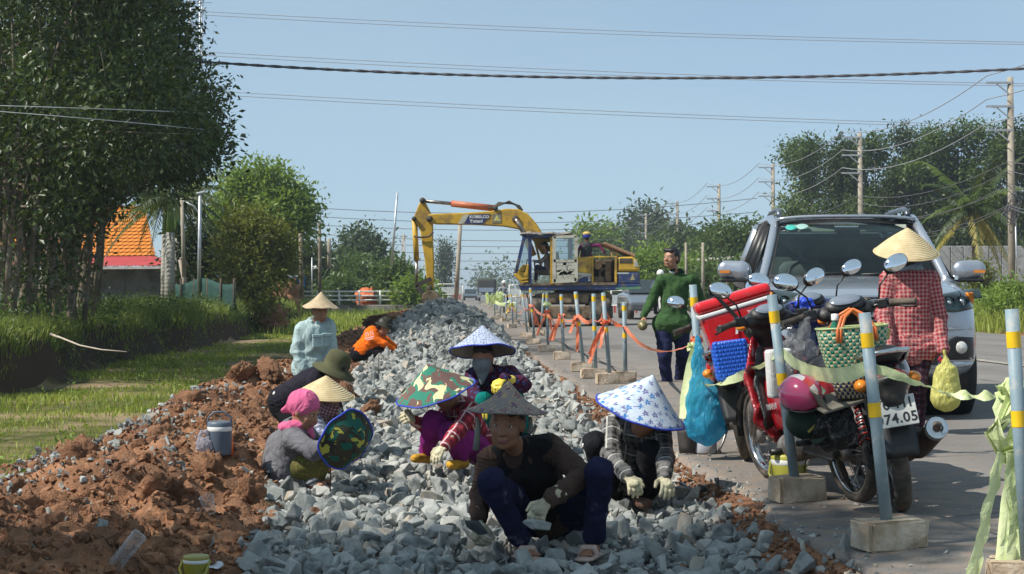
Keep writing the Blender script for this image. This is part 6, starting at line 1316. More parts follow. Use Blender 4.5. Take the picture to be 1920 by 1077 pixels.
s.ell(p0 + A([.02, 0, .02]), (.06, .03, .03)); T = thing('rubber_gloves', 'blue rubber gloves thrown over a motorbike dashboard', 'gloves', Vector(p0)); s.build('glove_body', BG, T, .006, wr=.005, wf=40)
# jugs
def jug(label, base, r_, h_, col, lid, handle_up=True, tilt=(0, 0, 0), wr_='CRM'):
    T = thing('cooler_jug', label, 'cooler jug', base, tilt); m1 = M('jug ' + label[:12], col, .45, 0, .1, 8, dirt=[q * .6 + .1 for q in col], damt=.2); m2 = M('lid ' + label[:12], lid, .45, 0, .1, 8)
    b = MB(); b.lathe([(0, 0), (r_ * .93, 0), (r_ * .97, .01), (r_, h_ * .72)], n=28); b.build('jug_body', m1, T)
    b = MB(); b.lathe([(r_, h_ * .72), (r_ * 1.015, h_ * .73), (r_ * 1.015, h_ * .84), (r_, h_ * .85)], n=28); b.build('band', WPL, T)
    b = MB(); b.lathe([(r_ * 1.0, h_ * .85), (r_ * 1.01, h_ * .96), (r_ * .93, h_), (r_ * .3, h_ * 1.0), (0, h_)], n=28); b.build('lid', m2, T)
    b = MB(); 
    if handle_up: b.tube([(-r_ * 1.02, 0, h_ * .8), (-r_ * .95, 0, h_ * 1.1), (-r_ * .5, 0, h_ * 1.28), (r_ * .3, 0, h_ * 1.3), (r_ * .9, 0, h_ * 1.12), (r_ * 1.02, 0, h_ * .8)], .006, 8)
    else: b.tube([(-r_ * 1.02, 0, h_ * .8), (-r_ * 1.2, -r_ * .5, h_ * .5), (-r_ * .9, -r_ * 1.15, h_ * .25), (0, -r_ * 1.5, h_ * .22), (r_ * .9, -r_ * 1.1, h_ * .35), (r_ * 1.02, 0, h_ * .8)], .007, 8)
    b.build('handle', m1, T); return T
p = at(1477, 915, 9.32); p.z = rz(p.x, p.y); jug('olive green cooler jug with white band standing behind the concrete block', p, .092, .205, (.42, .40, .06), (.40, .38, .06), False)
p = seat(412, 853); jug('blue grey cooler jug with raised handle on the red soil', p, .075, .205, (.085, .11, .15), (.10, .13, .17))
p = seat(368, 1074) + V(0, 0, -.035); jug('olive cooler jug with white band half sunk in the soil', p, .053, .105, (.26, .24, .03), (.30, .27, .06), False)
s = SDF(.02); c0 = A(seat(386, 852) + V(0, -.05, .05)); s.ell(c0, (.055, .04, .055)); s.chain([c0 + A([-.03, 0, .04]), c0 + A([-.02, 0, .085]), c0 + A([.01, 0, .09]), c0 + A([.03, 0, .045])], [.014, .009, .009, .014]); T = thing('plastic_bag', 'whitish thin plastic bag leaning on the blue grey jug', 'bag', Vector(c0) - V(0, 0, .06)); s.build('bag_body', film('white film', (.62, .60, .66), .7, 8), T, .006, wr=.008, wf=40)
T = thing('bottle', 'small orange bottle right beside the blue grey jug', 'bottle', seat(431, 856)); b = MB(); b.lathe([(0, 0), (.022, .002), (.022, .085), (.016, .09), (.016, .094)], n=16); b.build('bottle_body', M('orange bottle plastic', (.85, .16, .02), .35), T); b = MB(); b.lathe([(.02, .094), (.02, .12), (0, .123)], n=14); b.build('cap', M('orange cap', (.80, .20, .05), .5), T)
g = N('clear bottle plastic'); tr = g.n('BsdfTransparent'); g.put(tr.inputs[0], (.90, .92, .93)); gl = g.n('BsdfGlossy'); gl.inputs['Roughness'].default_value = .08; df = g.n('BsdfDiffuse'); g.put(df.inputs[0], (.8, .8, .82)); fr = g.n('LayerWeight'); fr.inputs[0].default_value = .35; m0 = g.n('MixShader'); m0.inputs[0].default_value = .55; g.t.links.new(gl.outputs[0], m0.inputs[1]); g.t.links.new(df.outputs[0], m0.inputs[2]); mx = g.n('MixShader'); g.put(mx.inputs[0], g.gray(fr.outputs['Facing'], 0, 1, .07, .55)); g.t.links.new(tr.outputs[0], mx.inputs[1]); g.t.links.new(m0.outputs[0], mx.inputs[2]); PET = g.done(mx)
prof = [(0, 0), (.026, .0), (.031, .008)] + [(.031 - .0025 * (k % 2), .02 + .012 * k) for k in range(10)] + [(.031, .15), (.026, .175), (.013, .20), (.0125, .215), (.015, .216), (.015, .222)]
a_ = seat(218, 1066) + V(0, 0, .02); c_ = at(264, 1000, a_.y + .02); ax = (a_ - c_)
T = thing('bottle', 'empty clear ribbed plastic bottle lying on the red soil', 'bottle', c_); b = MB(); b.lathe(prof, (0, 0, 0), ax, 20); b.build('bottle_body', PET, T)
T = thing('plastic_cup', 'empty clear plastic cup tipped over on the soil', 'cup', seat(395, 968), (R(15), R(-12), 0)); b = MB(); b.lathe([(.0, 0), (.026, .0), (.038, .085), (.040, .088), (.0365, .084)], n=20); b.build('cup_body', PET, T)
T = thing('paper_scrap', 'scrap of white paper behind the half-sunk olive jug', 'paper', seat(401, 1066) + V(0, 0, .015), (R(20), R(-10), R(20))); b = MB(); b.grid(lambda u, v: Vector(((u - .5) * .08, (v - .5) * .05, .008 * math.sin(u * 7 + v * 3))), 6, 4); solid(b.build('sheet', M('white paper', (.62, .63, .66), .8), T), .001)
T = thing('shovel', 'worn shovel blade standing by the bucket under the blue bag', 'shovel', at(1290, 850, 11.5)); b = MB(); b.grid(lambda u, v: Vector(((u - .5) * .15 * (1 - .25 * (1 - v)), .04 * (u - .5) ** 2 * 4 - .02, .18 * v)), 6, 4); solid(b.build('blade', M('worn iron', (.06, .055, .05), .6, .3, .3, 12), T), .004); b = MB(); b.tube([(0, 0, .16), (-.01, .03, .30)], .016, 8); b.build('shaft', M('wooden shaft', (.40, .27, .15), .8), T)
for k, (px_, y0, y1, d_) in enumerate(((619, 860, 908, 10.5), (555, 745, 790, 12.5), (709, 665, 700, 20))):
    T = thing('marker_stake', ('thin rusty stake stuck in the stones before the camouflage hat', 'thin dark stake beside the woman with checked mask', 'thin dark stake in the stone slope near the orange worker')[k], 'stake', at(px_, y1 + 8, d_)); b = MB(); b.tube([(0, 0, -.03), (.004, 0, (y1 - y0 + 8) * d_ / F_PX)], .005, 6); b.build('rod', RUST, T)
b = MB(); yl = np.linspace(0, 1, 14); b.tube([at(1048, 645, 36) + (at(1165, 700, 22.5) - at(1048, 645, 36)) * t + V(.05 * math.sin(t * 17), 0, 0) for t in yl], .012, 6); 
for i, v in enumerate(b.v): b.v[i] = (v[0], v[1], rz(v[0], v[1]) + .012 + (v[2] - v[2]))
o = b.build('hose', M('black hose', (.03, .03, .03), .6)); tag(o, 'thin black hose lying on the asphalt beside the post row', 'hose')
# ------------------------------------------------------------------ excavator
YEX = M('faded yellow machine paint', (.56, .34, .03), .5, 0, .15, 3, .25, 30, .4, dirt=(.22, .14, .06), dscale=2.2, damt=.42); NVY = M('navy machine paint', (.02, .04, .14), .5, 0, .15, 4, dirt=(.12, .1, .08), damt=.35); CRE = M('cream machine paint', (.50, .49, .40), .6, 0, .12, 5, dirt=(.26, .23, .17), damt=.35)
GRIME = M('grimy dark steel', (.045, .04, .035), .7, .2, .3, 5, .4, 30, dirt=(.13, .10, .07), damt=.5); MUD = M('mud-caked steel', (.22, .165, .11), .9, 0, .25, 4, .8, 14, .1, dirt=(.10, .075, .05), damt=.5); CYL = M('orange red cylinder', (.50, .13, .05), .5, 0, .25, 6, dirt=(.2, .12, .08), damt=.4)
EX = V(2.06, 52.5, .02); K = F_PX / 52.5
exc = thing('excavator', 'yellow and navy wheeled excavator with its arm bent down to the stone heap', 'excavator', EX)
def ep(px, py, y=0): return Vector(((px - 960) / K - EX.x, y, CAM_H - (py - HOR) / K - EX.z))
def eprism(name, pts, y0, y1, m, par=None, bv=.02):
    b = MB(); b.prism([ep(*p) for p in pts], (0, y0, 0), (0, y1, 0)); o = b.build(name, m, par or exc); fix_normals(o.data)
    if bv: bevel(o, bv)
    return o
boom = eprism('boom', [(803, 404), (812, 402), (870, 400), (916, 397), (950, 392), (972, 393), (990, 402), (1006, 420), (1022, 446), (1034, 470), (1016, 478), (1000, 452), (986, 438), (972, 430), (943, 425), (890, 422), (818, 421), (806, 418)], -.22, .22, YEX, bv=.03)
eprism('boom_decal', [(859, 420.5), (869, 403.5), (880, 403.3), (870, 420.5)], -.232, -.222, CRE, boom, 0); eprism('boom_decal', [(870, 420.5), (880, 403.3), (921, 402.3), (905, 421)], -.232, -.222, NVY, boom, 0)
WLET = M('white lettering', (.70, .70, .68), .6)
for t, px_, py_, sz in (('KOBELCO', 899, 407.7, .115), ('Yutani', 893, 415.5, .135)): obj('lettering', text_mesh(t, sz, WLET, .001, bold=.004, sx=1.15), boom, ep(px_, py_, -.236), (R(90), 0, 0))
eprism('logo_panel', [(923.5, 402.3), (940, 401.8), (940, 419), (923.5, 419)], -.230, -.222, M('logo grey', (.22, .20, .15), .6), boom, 0)
eprism('logo_triangle', [(932, 403.8), (938.5, 415.5), (925.5, 415.5)], -.236, -.2305, M('logo yellow', (.60, .58, .25), .6), boom, 0); eprism('logo_mark', [(930, 408), (934, 408), (934, 414), (930, 414)], -.240, -.2365, M('logo white', (.55, .50, .10), .6), boom, 0)
arm = eprism('dipper_arm', [(790, 376), (796, 375), (801, 386), (808, 400), (812, 418), (812, 450), (814, 490), (814, 540), (806, 546), (801, 530), (797, 490), (788, 432), (778, 416), (776, 408), (784, 388)], -.17, .17, YEX, bv=.03)
for px_, py_, r_ in ((793, 377, .09), (806, 411, .10), (777, 411, .07), (967, 412, .11), (929, 391, .08), (806, 541, .09)):
    b = MB(); c = ep(px_, py_); b.lathe([(0, -.27), (r_, -.27), (r_, .27), (0, .27)], c, (0, 1, 0), 18); b.build('pivot_pin', GRIME, exc)
def ram(name, a, m_, c, ra, rb, y=0, col=CYL):
    b = MB(); b.tube([ep(*a, y), ep(*m_, y)], ra, 8); r = b.build('ram_rod', STEEL, exc); b = MB(); b.tube([ep(*m_, y), ep(*c, y)], rb, 12); b.build(name, col, exc)
ram('arm_cylinder', (794, 377), (846, 382), (929, 391), .055, .10); ram('bucket_cylinder', (781, 533), (781, 489), (777, 411), .05, .085, 0, YEX)
for y in (-.42, .42): ram('boom_cylinder', (967, 412), (984, 440), (1000, 480), .06, .10, y, YEX)
for k in range(3):
    b = MB(); b.tube([ep(915 + 3 * k, 392, -.1 + .1 * k), ep(935, 386 - 3 * k, -.1 + .1 * k), ep(955 + 3 * k, 378 + 2 * k, -.1 + .1 * k), ep(968 + 3 * k, 386, -.1 + .1 * k), ep(976 + 2 * k, 395, -.1 + .1 * k)], .028, 7, cap=False); b.build('hose', GRIME, exc)
b = MB(); b.tube([ep(777, 444, -.2), ep(790, 446, -.24), ep(806, 444, -.24), ep(813, 436, -.2)], .03, 7); b.build('hose', GRIME, exc)
for y in (-.2, .2):
    b = MB(); b.bar(ep(779, 536, y), ep(809, 523, y), .06, .12); b.bar(ep(781, 536, y), ep(796, 556, y), .06, .12); b.build('bucket_link', GRIME, exc)
b = MB(); prof_ = [(793, 552), (806, 544), (816, 547), (838, 567), (835, 572), (820, 580), (806, 596), (796, 604), (789, 585)]; b.prism([ep(*q) for q in prof_], (0, -.5, 0), (0, .5, 0)); o = b.build('bucket', MUD, exc); fix_normals(o.data); bevel(o, .03)
# upper works
eprism('deck', [(972, 533), (1196, 533), (1196, 540), (1150, 545), (976, 545)], -1.2, 1.2, NVY, bv=.03)
eprism('deck_edge', [(974, 532), (1150, 530), (1150, 535), (974, 536)], -1.225, -1.203, MUD, bv=0)
fl = -1.24
for pts, m in (([(963, 516), (980, 498), (992, 497), (994, 532), (978, 533)], YEX), ([(976, 525), (994, 522), (994, 528), (974, 529)], CRE), ([(978, 529), (994, 528.5), (994, 533), (981, 533)], NVY)): eprism('cab_nose', pts, fl, fl + .9 - (.02 if m is not YEX else 0), m)
for e in (0, 1):
    y = fl + .04 + e * .86
    for a, c_, m in (((967, 513), (983, 444), NVY), ((993, 533), (993, 446), NVY), ((1068, 533), (1068, 446), NVY), ((1033, 533), (1033, 446), YEX)):
        b = MB(); b.bar(ep(*a, y), ep(*c_, y), .08, .10); b.build('cab_post', m, exc)
eprism('cab_roof', [(979, 444), (984, 439), (1066, 440), (1070, 446), (1068, 449), (980, 448)], fl, fl + .95, NVY); eprism('cab_back', [(1064, 448), (1070, 448), (1070, 533), (1064, 533)], fl + .05, fl + .95, NVY)
s = SDF(.05); 
for k in range(9): q = ep(981 + 10.5 * k, 441.5 - 1.2 * math.sin(k * 1.7), fl + .4); s.ell(A(q), (.12, .50, .055 + .02 * (k % 2)))
v_, f_, u_ = s.skin(.035, wr=.02, wf=6); obj('roof_tarpaulin', np_mesh('roof_tarpaulin', v_, f_, cloth('grey tarpaulin', (.24, .22, .19)), True), exc)
g = N('machine glass'); tr = g.n('BsdfTransparent'); g.put(tr.inputs[0], (.45, .55, .58)); gl = g.n('BsdfGlossy'); gl.inputs[1].default_value = .05; mx = g.n('MixShader'); mx.inputs[0].default_value = .22; g.t.links.new(tr.outputs[0], mx.inputs[1]); g.t.links.new(gl.outputs[0], mx.inputs[2]); MGL = g.done(mx)
b = MB(); b.add([ep(968, 512, fl + .05), ep(984, 447, fl + .05), ep(984, 447, fl + .88), ep(968, 512, fl + .88)], [(0, 1, 2, 3)]); b.add([ep(970, 511, fl + .02), ep(985, 450, fl + .02), ep(991, 450, fl + .02), ep(991, 498, fl + .02)], [(0, 1, 2, 3)]); b.build('cab_glass', MGL, exc)
b = MB(); b.tube([ep(972, 486, fl - .05), ep(968, 508, fl - .05), ep(983, 511, fl - .05), ep(988, 488, fl - .05)], .022, 6); b.build('grab_bar', GRIME, exc)
# open door
dy = fl - .12
b = MB()
for a, c_, w_ in (((1037, 446), (1037, 530), .10), ((1077, 446), (1077, 528), .10), ((1036, 447.5), (1078, 446), .08), ((1036, 491), (1078, 491), .08), ((1036, 528), (1078, 526), .12)): b.bar(ep(*a, dy), ep(*c_, dy), .06, w_)
for a, c_ in (((1040, 497), (1074, 495)), ((1040, 515), (1074, 512)), ((1056, 494), (1058, 527)), ((1040, 506), (1050, 503)), ((1062, 506), (1074, 502)), ((1046, 520), (1055, 508)), ((1060, 518), (1070, 508))): b.bar(ep(*a, dy), ep(*c_, dy), .04, .10)
b.box(ep(1047, 503.5, dy), (.2, .03, .14)); b.box(ep(1067, 502, dy), (.16, .03, .1)); b.box(ep(1047, 521, dy), (.2, .03, .08)); b.box(ep(1067, 519.5, dy), (.2, .03, .1)); b.box(ep(1057, 511, dy), (.3, .03, .06))
door = b.build('door', CRE, exc); b = MB(); b.add([ep(1038, 448, dy), ep(1076, 447, dy), ep(1076, 491, dy), ep(1038, 491, dy)], [(0, 1, 2, 3)]); b.build('door_glass', MGL, door)
b = MB(); b.box(ep(1020, 512, fl + .4), (.5, .45, .16)); b.box(ep(1044, 495, fl + .4), (.14, .45, .7), (0, R(-8), 0)); bevel(b.build('operator_seat', GRIME, exc), .04)
b = MB(); b.tube([ep(1003, 520, fl + .3), ep(1001, 490, fl + .3)], .025, 6); b.tube([ep(995, 526, fl + .55), ep(990, 486, fl + .55)], .025, 6); b.build('lever', GRIME, exc)
b = MB(); b.bar(ep(1003, 455, fl + .7), ep(1014, 500, fl + .7), .05, .07); b.bar(ep(1000, 452, fl + .7), ep(1030, 452, fl + .7), .05, .12); b.build('cab_fitting', YEX, exc)
# engine house: panels round an open bay
eprism('engine_panel', [(1079, 484), (1106, 484), (1106, 514), (1079, 512)], -1.2, -1.1, YEX); eprism('engine_panel_stripe', [(1079, 512), (1106, 514), (1106, 519), (1092, 520), (1079, 526)], -1.195, -1.1, CRE, bv=0); eprism('engine_panel_base', [(1079, 526.3), (1092, 520.3), (1106, 519.3), (1106, 532), (1079, 532)], -1.193, -1.1, NVY, bv=0)
obj('lettering', text_mesh('S', .16, WLET, .001, bold=.006), exc, ep(1101.5, 524.5, -1.20), (R(90), 0, 0))
eprism('engine_bay_back', [(1079, 486), (1190, 488), (1190, 533), (1079, 533)], -.3, 1.15, GRIME); eprism('engine_roof', [(1079, 484), (1106, 483), (1106, 487), (1079, 487)], -1.1, 1.15, YEX)
for px_ in (1107.5, 1150.5): eprism('bay_post', [(px_ - 2, 483), (px_ + 2, 483), (px_ + 2, 533), (px_ - 2, 533)], -1.215, -1.05, YEX, bv=.01)
eprism('bay_sill', [(1107, 482), (1152, 482), (1152, 485), (1107, 485)], -1.21, -1.0, YEX, bv=.01)
b = MB(); b.lathe([(0, -.1), (.12, -.1), (.13, .2), (0, .25)], ep(1118, 499, -.9), (0, 1, 0), 18); b.build('air_filter', M('tan filter', (.36, .25, .13), .8), exc)
b = MB(); b.box(ep(1137, 510, -.8), (.18, .4, .6)); b.tube([ep(1122, 528, -.85), ep(1122, 510, -.85), ep(1131, 503, -.85)], .05, 8); b.box(ep(1120, 526, -.8), (.3, .4, .2)); b.box(ep(1130, 493, -.7), (.5, .4, .15)); bevel(b.build('engine_block', MUD, exc), .03)
eprism('counterweight', [(1153, 484), (1181, 483), (1190, 490), (1194, 503), (1194, 511), (1153, 511)], -1.2, 1.2, YEX, bv=.08); eprism('counterweight_base', [(1153, 511.4), (1194, 511.4), (1195, 534), (1153, 534)], -1.198, 1.198, NVY, bv=.06)
eprism('vent_grille', [(1157, 486), (1180, 486), (1181, 495), (1157, 495)], -1.212, -1.19, GRIME, bv=.01); eprism('vent_grille', [(1184, 487), (1190, 493), (1192, 502), (1184, 502)], -1.212, -1.19, M('pale weathered panel', (.42, .42, .36), .7), bv=.01)
eprism('warning_sign', [(1181, 513), (1185.5, 526), (1176.5, 526)], -1.206, -1.199, M('warning plate', (.35, .30, .18), .6), bv=0); eprism('label_strip', [(1153, 512), (1174, 512), (1174, 515), (1153, 515)], -1.206, -1.199, M('label pale', (.42, .45, .46), .6), bv=0)
eprism('raised_hood', [(1125, 459), (1131, 456), (1187, 479), (1185, 484)], -1.1, .9, M('rusty hood panel', (.30, .17, .10), .8, 0, .2, 3, dirt=(.42, .32, .24), damt=.4), bv=.02)
b = MB(); b.tube([ep(1143, 484, -1.0), ep(1143, 476, -1.0), ep(1153, 476, -1.0), ep(1153, 484, -1.0)], .025, 6); b.build('hood_hinge', YEX, exc); eprism('green_plank', [(1150, 540), (1196, 538), (1196, 542), (1150, 543)], -1.3, -1.21, M('green plank', (.10, .25, .12), .7), bv=0)
# chassis, end on
b = MB(); b.lathe([(0, 0), (.75, 0), (.75, .2), (0, .2)], ep(1085, 553), (0, 0, 1), 28); b.build('slew_ring', GRIME, exc)
eprism('chassis', [(1003, 552), (1030, 549), (1142, 549), (1145, 558), (1143, 571), (1003, 571)], -1.0, 1.4, MUD, bv=.05); eprism('stabiliser_plate', [(1020, 573), (1145, 573), (1145, 596), (1022, 597)], -1.25, -1.15, MUD, bv=.03)
for px_ in (1031, 1060, 1090, 1114): eprism('cross_member', [(px_ - 11, 551), (px_ + 11, 551), (px_ + 11, 569), (px_ - 11, 569)], -1.12, -1.0, MUD, bv=.04)
for px_ in (1065, 1076): b = MB(); b.lathe([(0, -.03), (.09, -.03), (.09, .03)], ep(px_, 579, -1.26), (0, 1, 0), 16); b.build('bolt', GRIME, exc)
for px_ in (1007, 1122):
    for y in (-.9, 1.5):
        b = MB(); w_ = .26 if px_ < 1050 else .33; c = ep(px_, 586, y); c.z = .48; b.lathe([(.25, -w_), (.42, -w_), (.48, -w_ * .75), (.485, w_ * .75), (.42, w_), (.25, w_), (0, w_ * .5)], c, (1, 0, 0), 28); b.lathe([(0, -w_ * .5), (.25, -w_)], c, (1, 0, 0), 28); b.build('wheel', RUB, exc)
# operator and mechanic
def ew(px, py, y): return ep(px, py, y) + EX
y = fl + .42
J = dict(pel=ew(1026, 508, y), nk=ew(1024, 476, y), hd=ew(1019, 463, y), sha=ew(1024, 481, y - .17), shb=ew(1026, 480, y + .17), ela=ew(1014, 492, y - .2), wra=ew(1002, 491, y - .15), elb=ew(1012, 492, y + .2), wrb=ew(1000, 490, y + .15), kna=ew(1006, 502, y - .12), ana=ew(1004, 525, y - .1), toa=ew(999, 530, y - .1), knb=ew(1006, 503, y + .12), anb=ew(1004, 526, y + .1), tob=ew(999, 530, y + .1))
root, J, Hm, P = person('operator in grey shirt sitting in the excavator cab', J, (0, 1, 0), (-1, 0, 0), SKIN2, cloth('grey shirt', (.16, .15, .15)), cloth('indigo trousers', (.025, .022, .06)), h=.022, look=(-85, -8, 0), hair=HAIR, q=1.02, hands={'a': (ew(998, 490, y - .15), (0, 0, 1), (0, 1, 0), .5), 'b': (ew(996, 489, y + .15), (0, 0, 1), (0, 1, 0), .5)}, seed=71)
y = -.5
J = dict(pel=ew(1098, 484, y), nk=ew(1098, 457, y), hd=ew(1099, 447, y - .02), sha=ew(1091, 461, y), shb=ew(1106, 461, y), ela=ew(1083, 470, y), wra=ew(1081, 484, y - .2), elb=ew(1122, 461, y - .05), wrb=ew(1131, 474, y - .1))
root, J, Hm, P = person('mechanic with blue and yellow cap kneeling on top of the excavator', J, (1, 0, 0), (0, 1, 0), SKIN, cloth('purple sleeves', (.16, .025, .10)), BLK, h=.022, look=(180, -10, 0), hair=HAIR, q=1.0, hands={'a': (ew(1081, 490, y - .2), (0, -1, 0), (1, 0, 0), .4), 'b': (ew(1133, 482, y - .1), (0, -1, 0), (1, 0, 0), .4)}, seed=73)
s = SDF(.04); s.cap(J['pel'] + A([0, 0, .0]), J['nk'] - A([0, 0, .12]), .16, .175, flat=((0, 1, 0), .8)); s.build('vest', cloth('charcoal vest', (.045, .05, .055)), root, .022, wr=.01)
b = MB(); b.lathe([(.11, -.02), (.125, .03), (.115, .07)], P(0, -.01, .03), (0, 0, 1), 20); b.build('cap', M('blue cap', (.02, .04, .30), .7), root, world=True); b = MB(); b.lathe([(.125, .07), (.13, .11), (.07, .15), (0, .155)], P(0, -.01, .03), (0, 0, 1), 20); b.build('cap_top', M('yellow cap top', (.55, .38, .10), .7), root, world=True)

# ------------------------------------------------------------------ trees
BARK = M('grey brown bark', (.17, .135, .10), .95, 0, .35, 5, .8, 12, .1, dirt=(.30, .27, .22), dscale=4, damt=.4); BARKD = M('dark bark', (.09, .07, .055), .95, 0, .3, 4, .8, 12, .1)
LF = {'dark': leaf_mat('dark glossy leaf', (.012, .025, .006), (.058, .088, .020), .25, .4), 'mid': leaf_mat('mid green leaf', (.028, .058, .012), (.10, .16, .035), .32, .45), 'light': leaf_mat('bright leaf', (.06, .12, .014), (.22, .32, .06), .4, .5),
      'yel': leaf_mat('yellow green leaf', (.05, .075, .012), (.20, .22, .04), .35, .5), 'far': leaf_mat('far green leaf', (.035, .06, .028), (.085, .125, .05), .25, .6), 'pale': leaf_mat('pale green leaf', (.05, .085, .03), (.16, .22, .09), .3, .5)}
def leaf_cloud(clumps, n, size, rg, droop=.25):
    """many single leaves gathered on twig ends inside uneven clumps"""
    cl = np.array([c + (r,) if not isinstance(c[0], tuple) else c for c, r in clumps], float) if False else np.array(clumps, float)
    wgt = cl[:, 3] * cl[:, 4] * cl[:, 5]; wgt = wgt ** .75; pick = rg.choice(len(cl), max(1, n // 9), p=wgt / wgt.sum())
    d = rg.normal(size=(len(pick), 3)); d /= np.linalg.norm(d, axis=1)[:, None]; rad = rg.uniform(.35, 1.05, len(pick)) ** .6
    tw = cl[pick, :3] + d * rad[:, None] * cl[pick, 3:6]
    p = np.repeat(tw, 9, 0); p = p + rg.normal(size=p.shape) * size * 1.25; m = len(p)
    L = size * rg.uniform(.65, 1.25, m); W = L * rg.uniform(.36, .55, m)
    out = np.repeat(d, 9, 0) + rg.normal(size=(m, 3)) * .9; out[:, 2] -= droop; out /= np.linalg.norm(out, axis=1)[:, None]
    sd = np.cross(out, rg.normal(size=(m, 3)) + A([0, 0, 1.2])); sd /= np.linalg.norm(sd, axis=1)[:, None] + 1e-9; nr = np.cross(sd, out)
    v = np.stack([p, p + out * (L * .5)[:, None] + sd * (W * .5)[:, None] + nr * (W * .12)[:, None], p + out * L[:, None], p + out * (L * .5)[:, None] - sd * (W * .5)[:, None] + nr * (W * .12)[:, None]], 1).reshape(-1, 3); o = np.arange(m) * 4
    return v, np.concatenate([np.stack([o, o + 1, o + 2], 1), np.stack([o, o + 2, o + 3], 1)])
def tree(name, label, base, clumps, n, size, mat, bark=BARK, trunk_r=.12, seed=1, cat='tree', group=None, trunks=None, limbs=6, stem_to=None):
    rg = np.random.RandomState(seed); base = Vector(base); T = thing(name, label, cat, base, group=group)
    cl = [(c[0], c[1], c[2], c[3], c[4], c[5]) for c in clumps]; v, f = leaf_cloud(cl, n, size, rg)
    obj('crown', np_mesh('crown', v, f, mat, False), T, world=True)
    b = MB(); cc = A([c[:3] for c in cl]); lowz = min(c[2] - c[5] * .3 for c in cl); fork = Vector(stem_to) if stem_to else base.lerp(Vector(cc.mean(0)), .62)
    b.tube([base - V(0, 0, .2), base + V(rg.normal() * .02, 0, .3), base.lerp(fork, .5) + V(rg.normal() * .12, rg.normal() * .1, 0), fork], [trunk_r * 1.35, trunk_r, trunk_r * .85, trunk_r * .65], 10)
    b.build('trunk', bark, T, world=True)
    b = MB()
    for k in rg.permutation(len(cl))[:limbs]:
        e = Vector(cl[k][:3]); s0 = base.lerp(fork, rg.uniform(.6, 1)); mid = s0.lerp(e, .5) + V(rg.normal() * .2, rg.normal() * .2, rg.uniform(0, .3)); b.tube([s0, mid, e], [trunk_r * .5, trunk_r * .3, trunk_r * .1], 7)
        for _ in range(3): t0 = mid.lerp(e, rg.uniform(.2, .8)); b.tube([t0, t0 + V(*(rg.normal(size=3) * A(cl[k][3:6]) * .7))], [trunk_r * .13, trunk_r * .05], 5)
    b.build('limbs', bark, T, world=True); return T
def px_clumps(lst, d0, rd):
    """clumps from picture outlines: (px, py, radius px, depth offset)"""
    r = random.Random(rd); out = []
    for px, py, rp, dd in lst:
        d = d0 + dd; c = at(px, py, d); rr = rp * d / F_PX; out.append((c.x, c.y, c.z, rr, rr * r.uniform(.9, 1.3), rr * r.uniform(.75, 1)))
    return out
# grove on the bank: slim trunks, high dark crowns
gr = np.random.RandomState(5)
grove = [(20, 31, 0), (62, 33, 1), (105, 35, 2), (132, 34, 3), (150, 37, 4), (40, 40, 5), (88, 42, 6), (162, 44, 7), (120, 45, 8), (-25, 29, 9), (112, 40, 10), (75, 47, 11)]
glab = ['slim dark tree at the very edge of the picture grove', 'slim tree second in the front of the bank grove', 'slim tree in the middle of the bank grove', 'slim pale-barked tree before the tiled roof', 'slim leaning tree whose branches hang over the tiled roof', 'slim tree behind the front trunks of the bank grove', 'slim tree in the back of the bank grove', 'slim tree whose crown reaches out farthest towards the road', 'slim tree hidden deep in the bank grove', 'slim tree closest to the camera in the bank grove', 'slim tree at the right end of the grove before the tiled roof', 'slim tree whose crown meets the royal palms']
for k, (px_, d_, s_) in enumerate(grove):
    x = (px_ - 960) * d_ / F_PX; bz = gz(x, d_); cl = []
    wx = 1.4 if k != 7 else 1.5
    for j in range(24):
        h_ = gr.uniform(2.2, 9.8); cy_ = d_ + gr.normal() * 1.4; cx_ = x + gr.normal() * wx + (2.0 if k in (4, 7) else 2.6 if k > 9 else 0) * gr.uniform(.2, 1)
        rr = gr.uniform(.8, 1.4); ipx = 960 + F_PX * cx_ / cy_; low = 1.1 + (548 - (455 if ipx < 130 else 392 if ipx < 215 else 350)) * cy_ / F_PX
        h_ = max(h_, low + rr * .95); cx_ = min(cx_, (322 + 88 * min(1, max(0, 548 - (h_ - 1.1) * F_PX / cy_) / 190) - 960 + 12 * math.sin(h_ * 2.1)) * cy_ / F_PX - rr * .8); cl.append((cx_, cy_, h_, rr, rr, rr * .85))
    for j in range(7):
        cy_ = d_ + gr.normal() * .8; cx_ = min(x + gr.normal() * .8, (138 - 960) * cy_ / F_PX); rr = gr.uniform(.3, .6); cl.append((cx_, cy_, gr.uniform(1.0, 3.0), rr, rr, rr * .8))
    T = tree('grove_tree', glab[k], (x, d_, bz), cl, 13500, .145, LF['dark'] if k != 3 else LF['mid'], BARK, .075 + .02 * (k % 3), 20 + k, group='slim trees on the left bank', limbs=9)
    b = MB()
    for e in range(2): b.tube([(x + .12 * (e + 1), d_ + .1, bz - .1), (x + .25 * (e * 2 - 1) + .1, d_ + .15, bz + 1.4), (x + .55 * (e * 2 - 1), d_, bz + 3.6)], [.06, .05, .03], 8)
    b.build('side_stem', BARK, T, world=True)
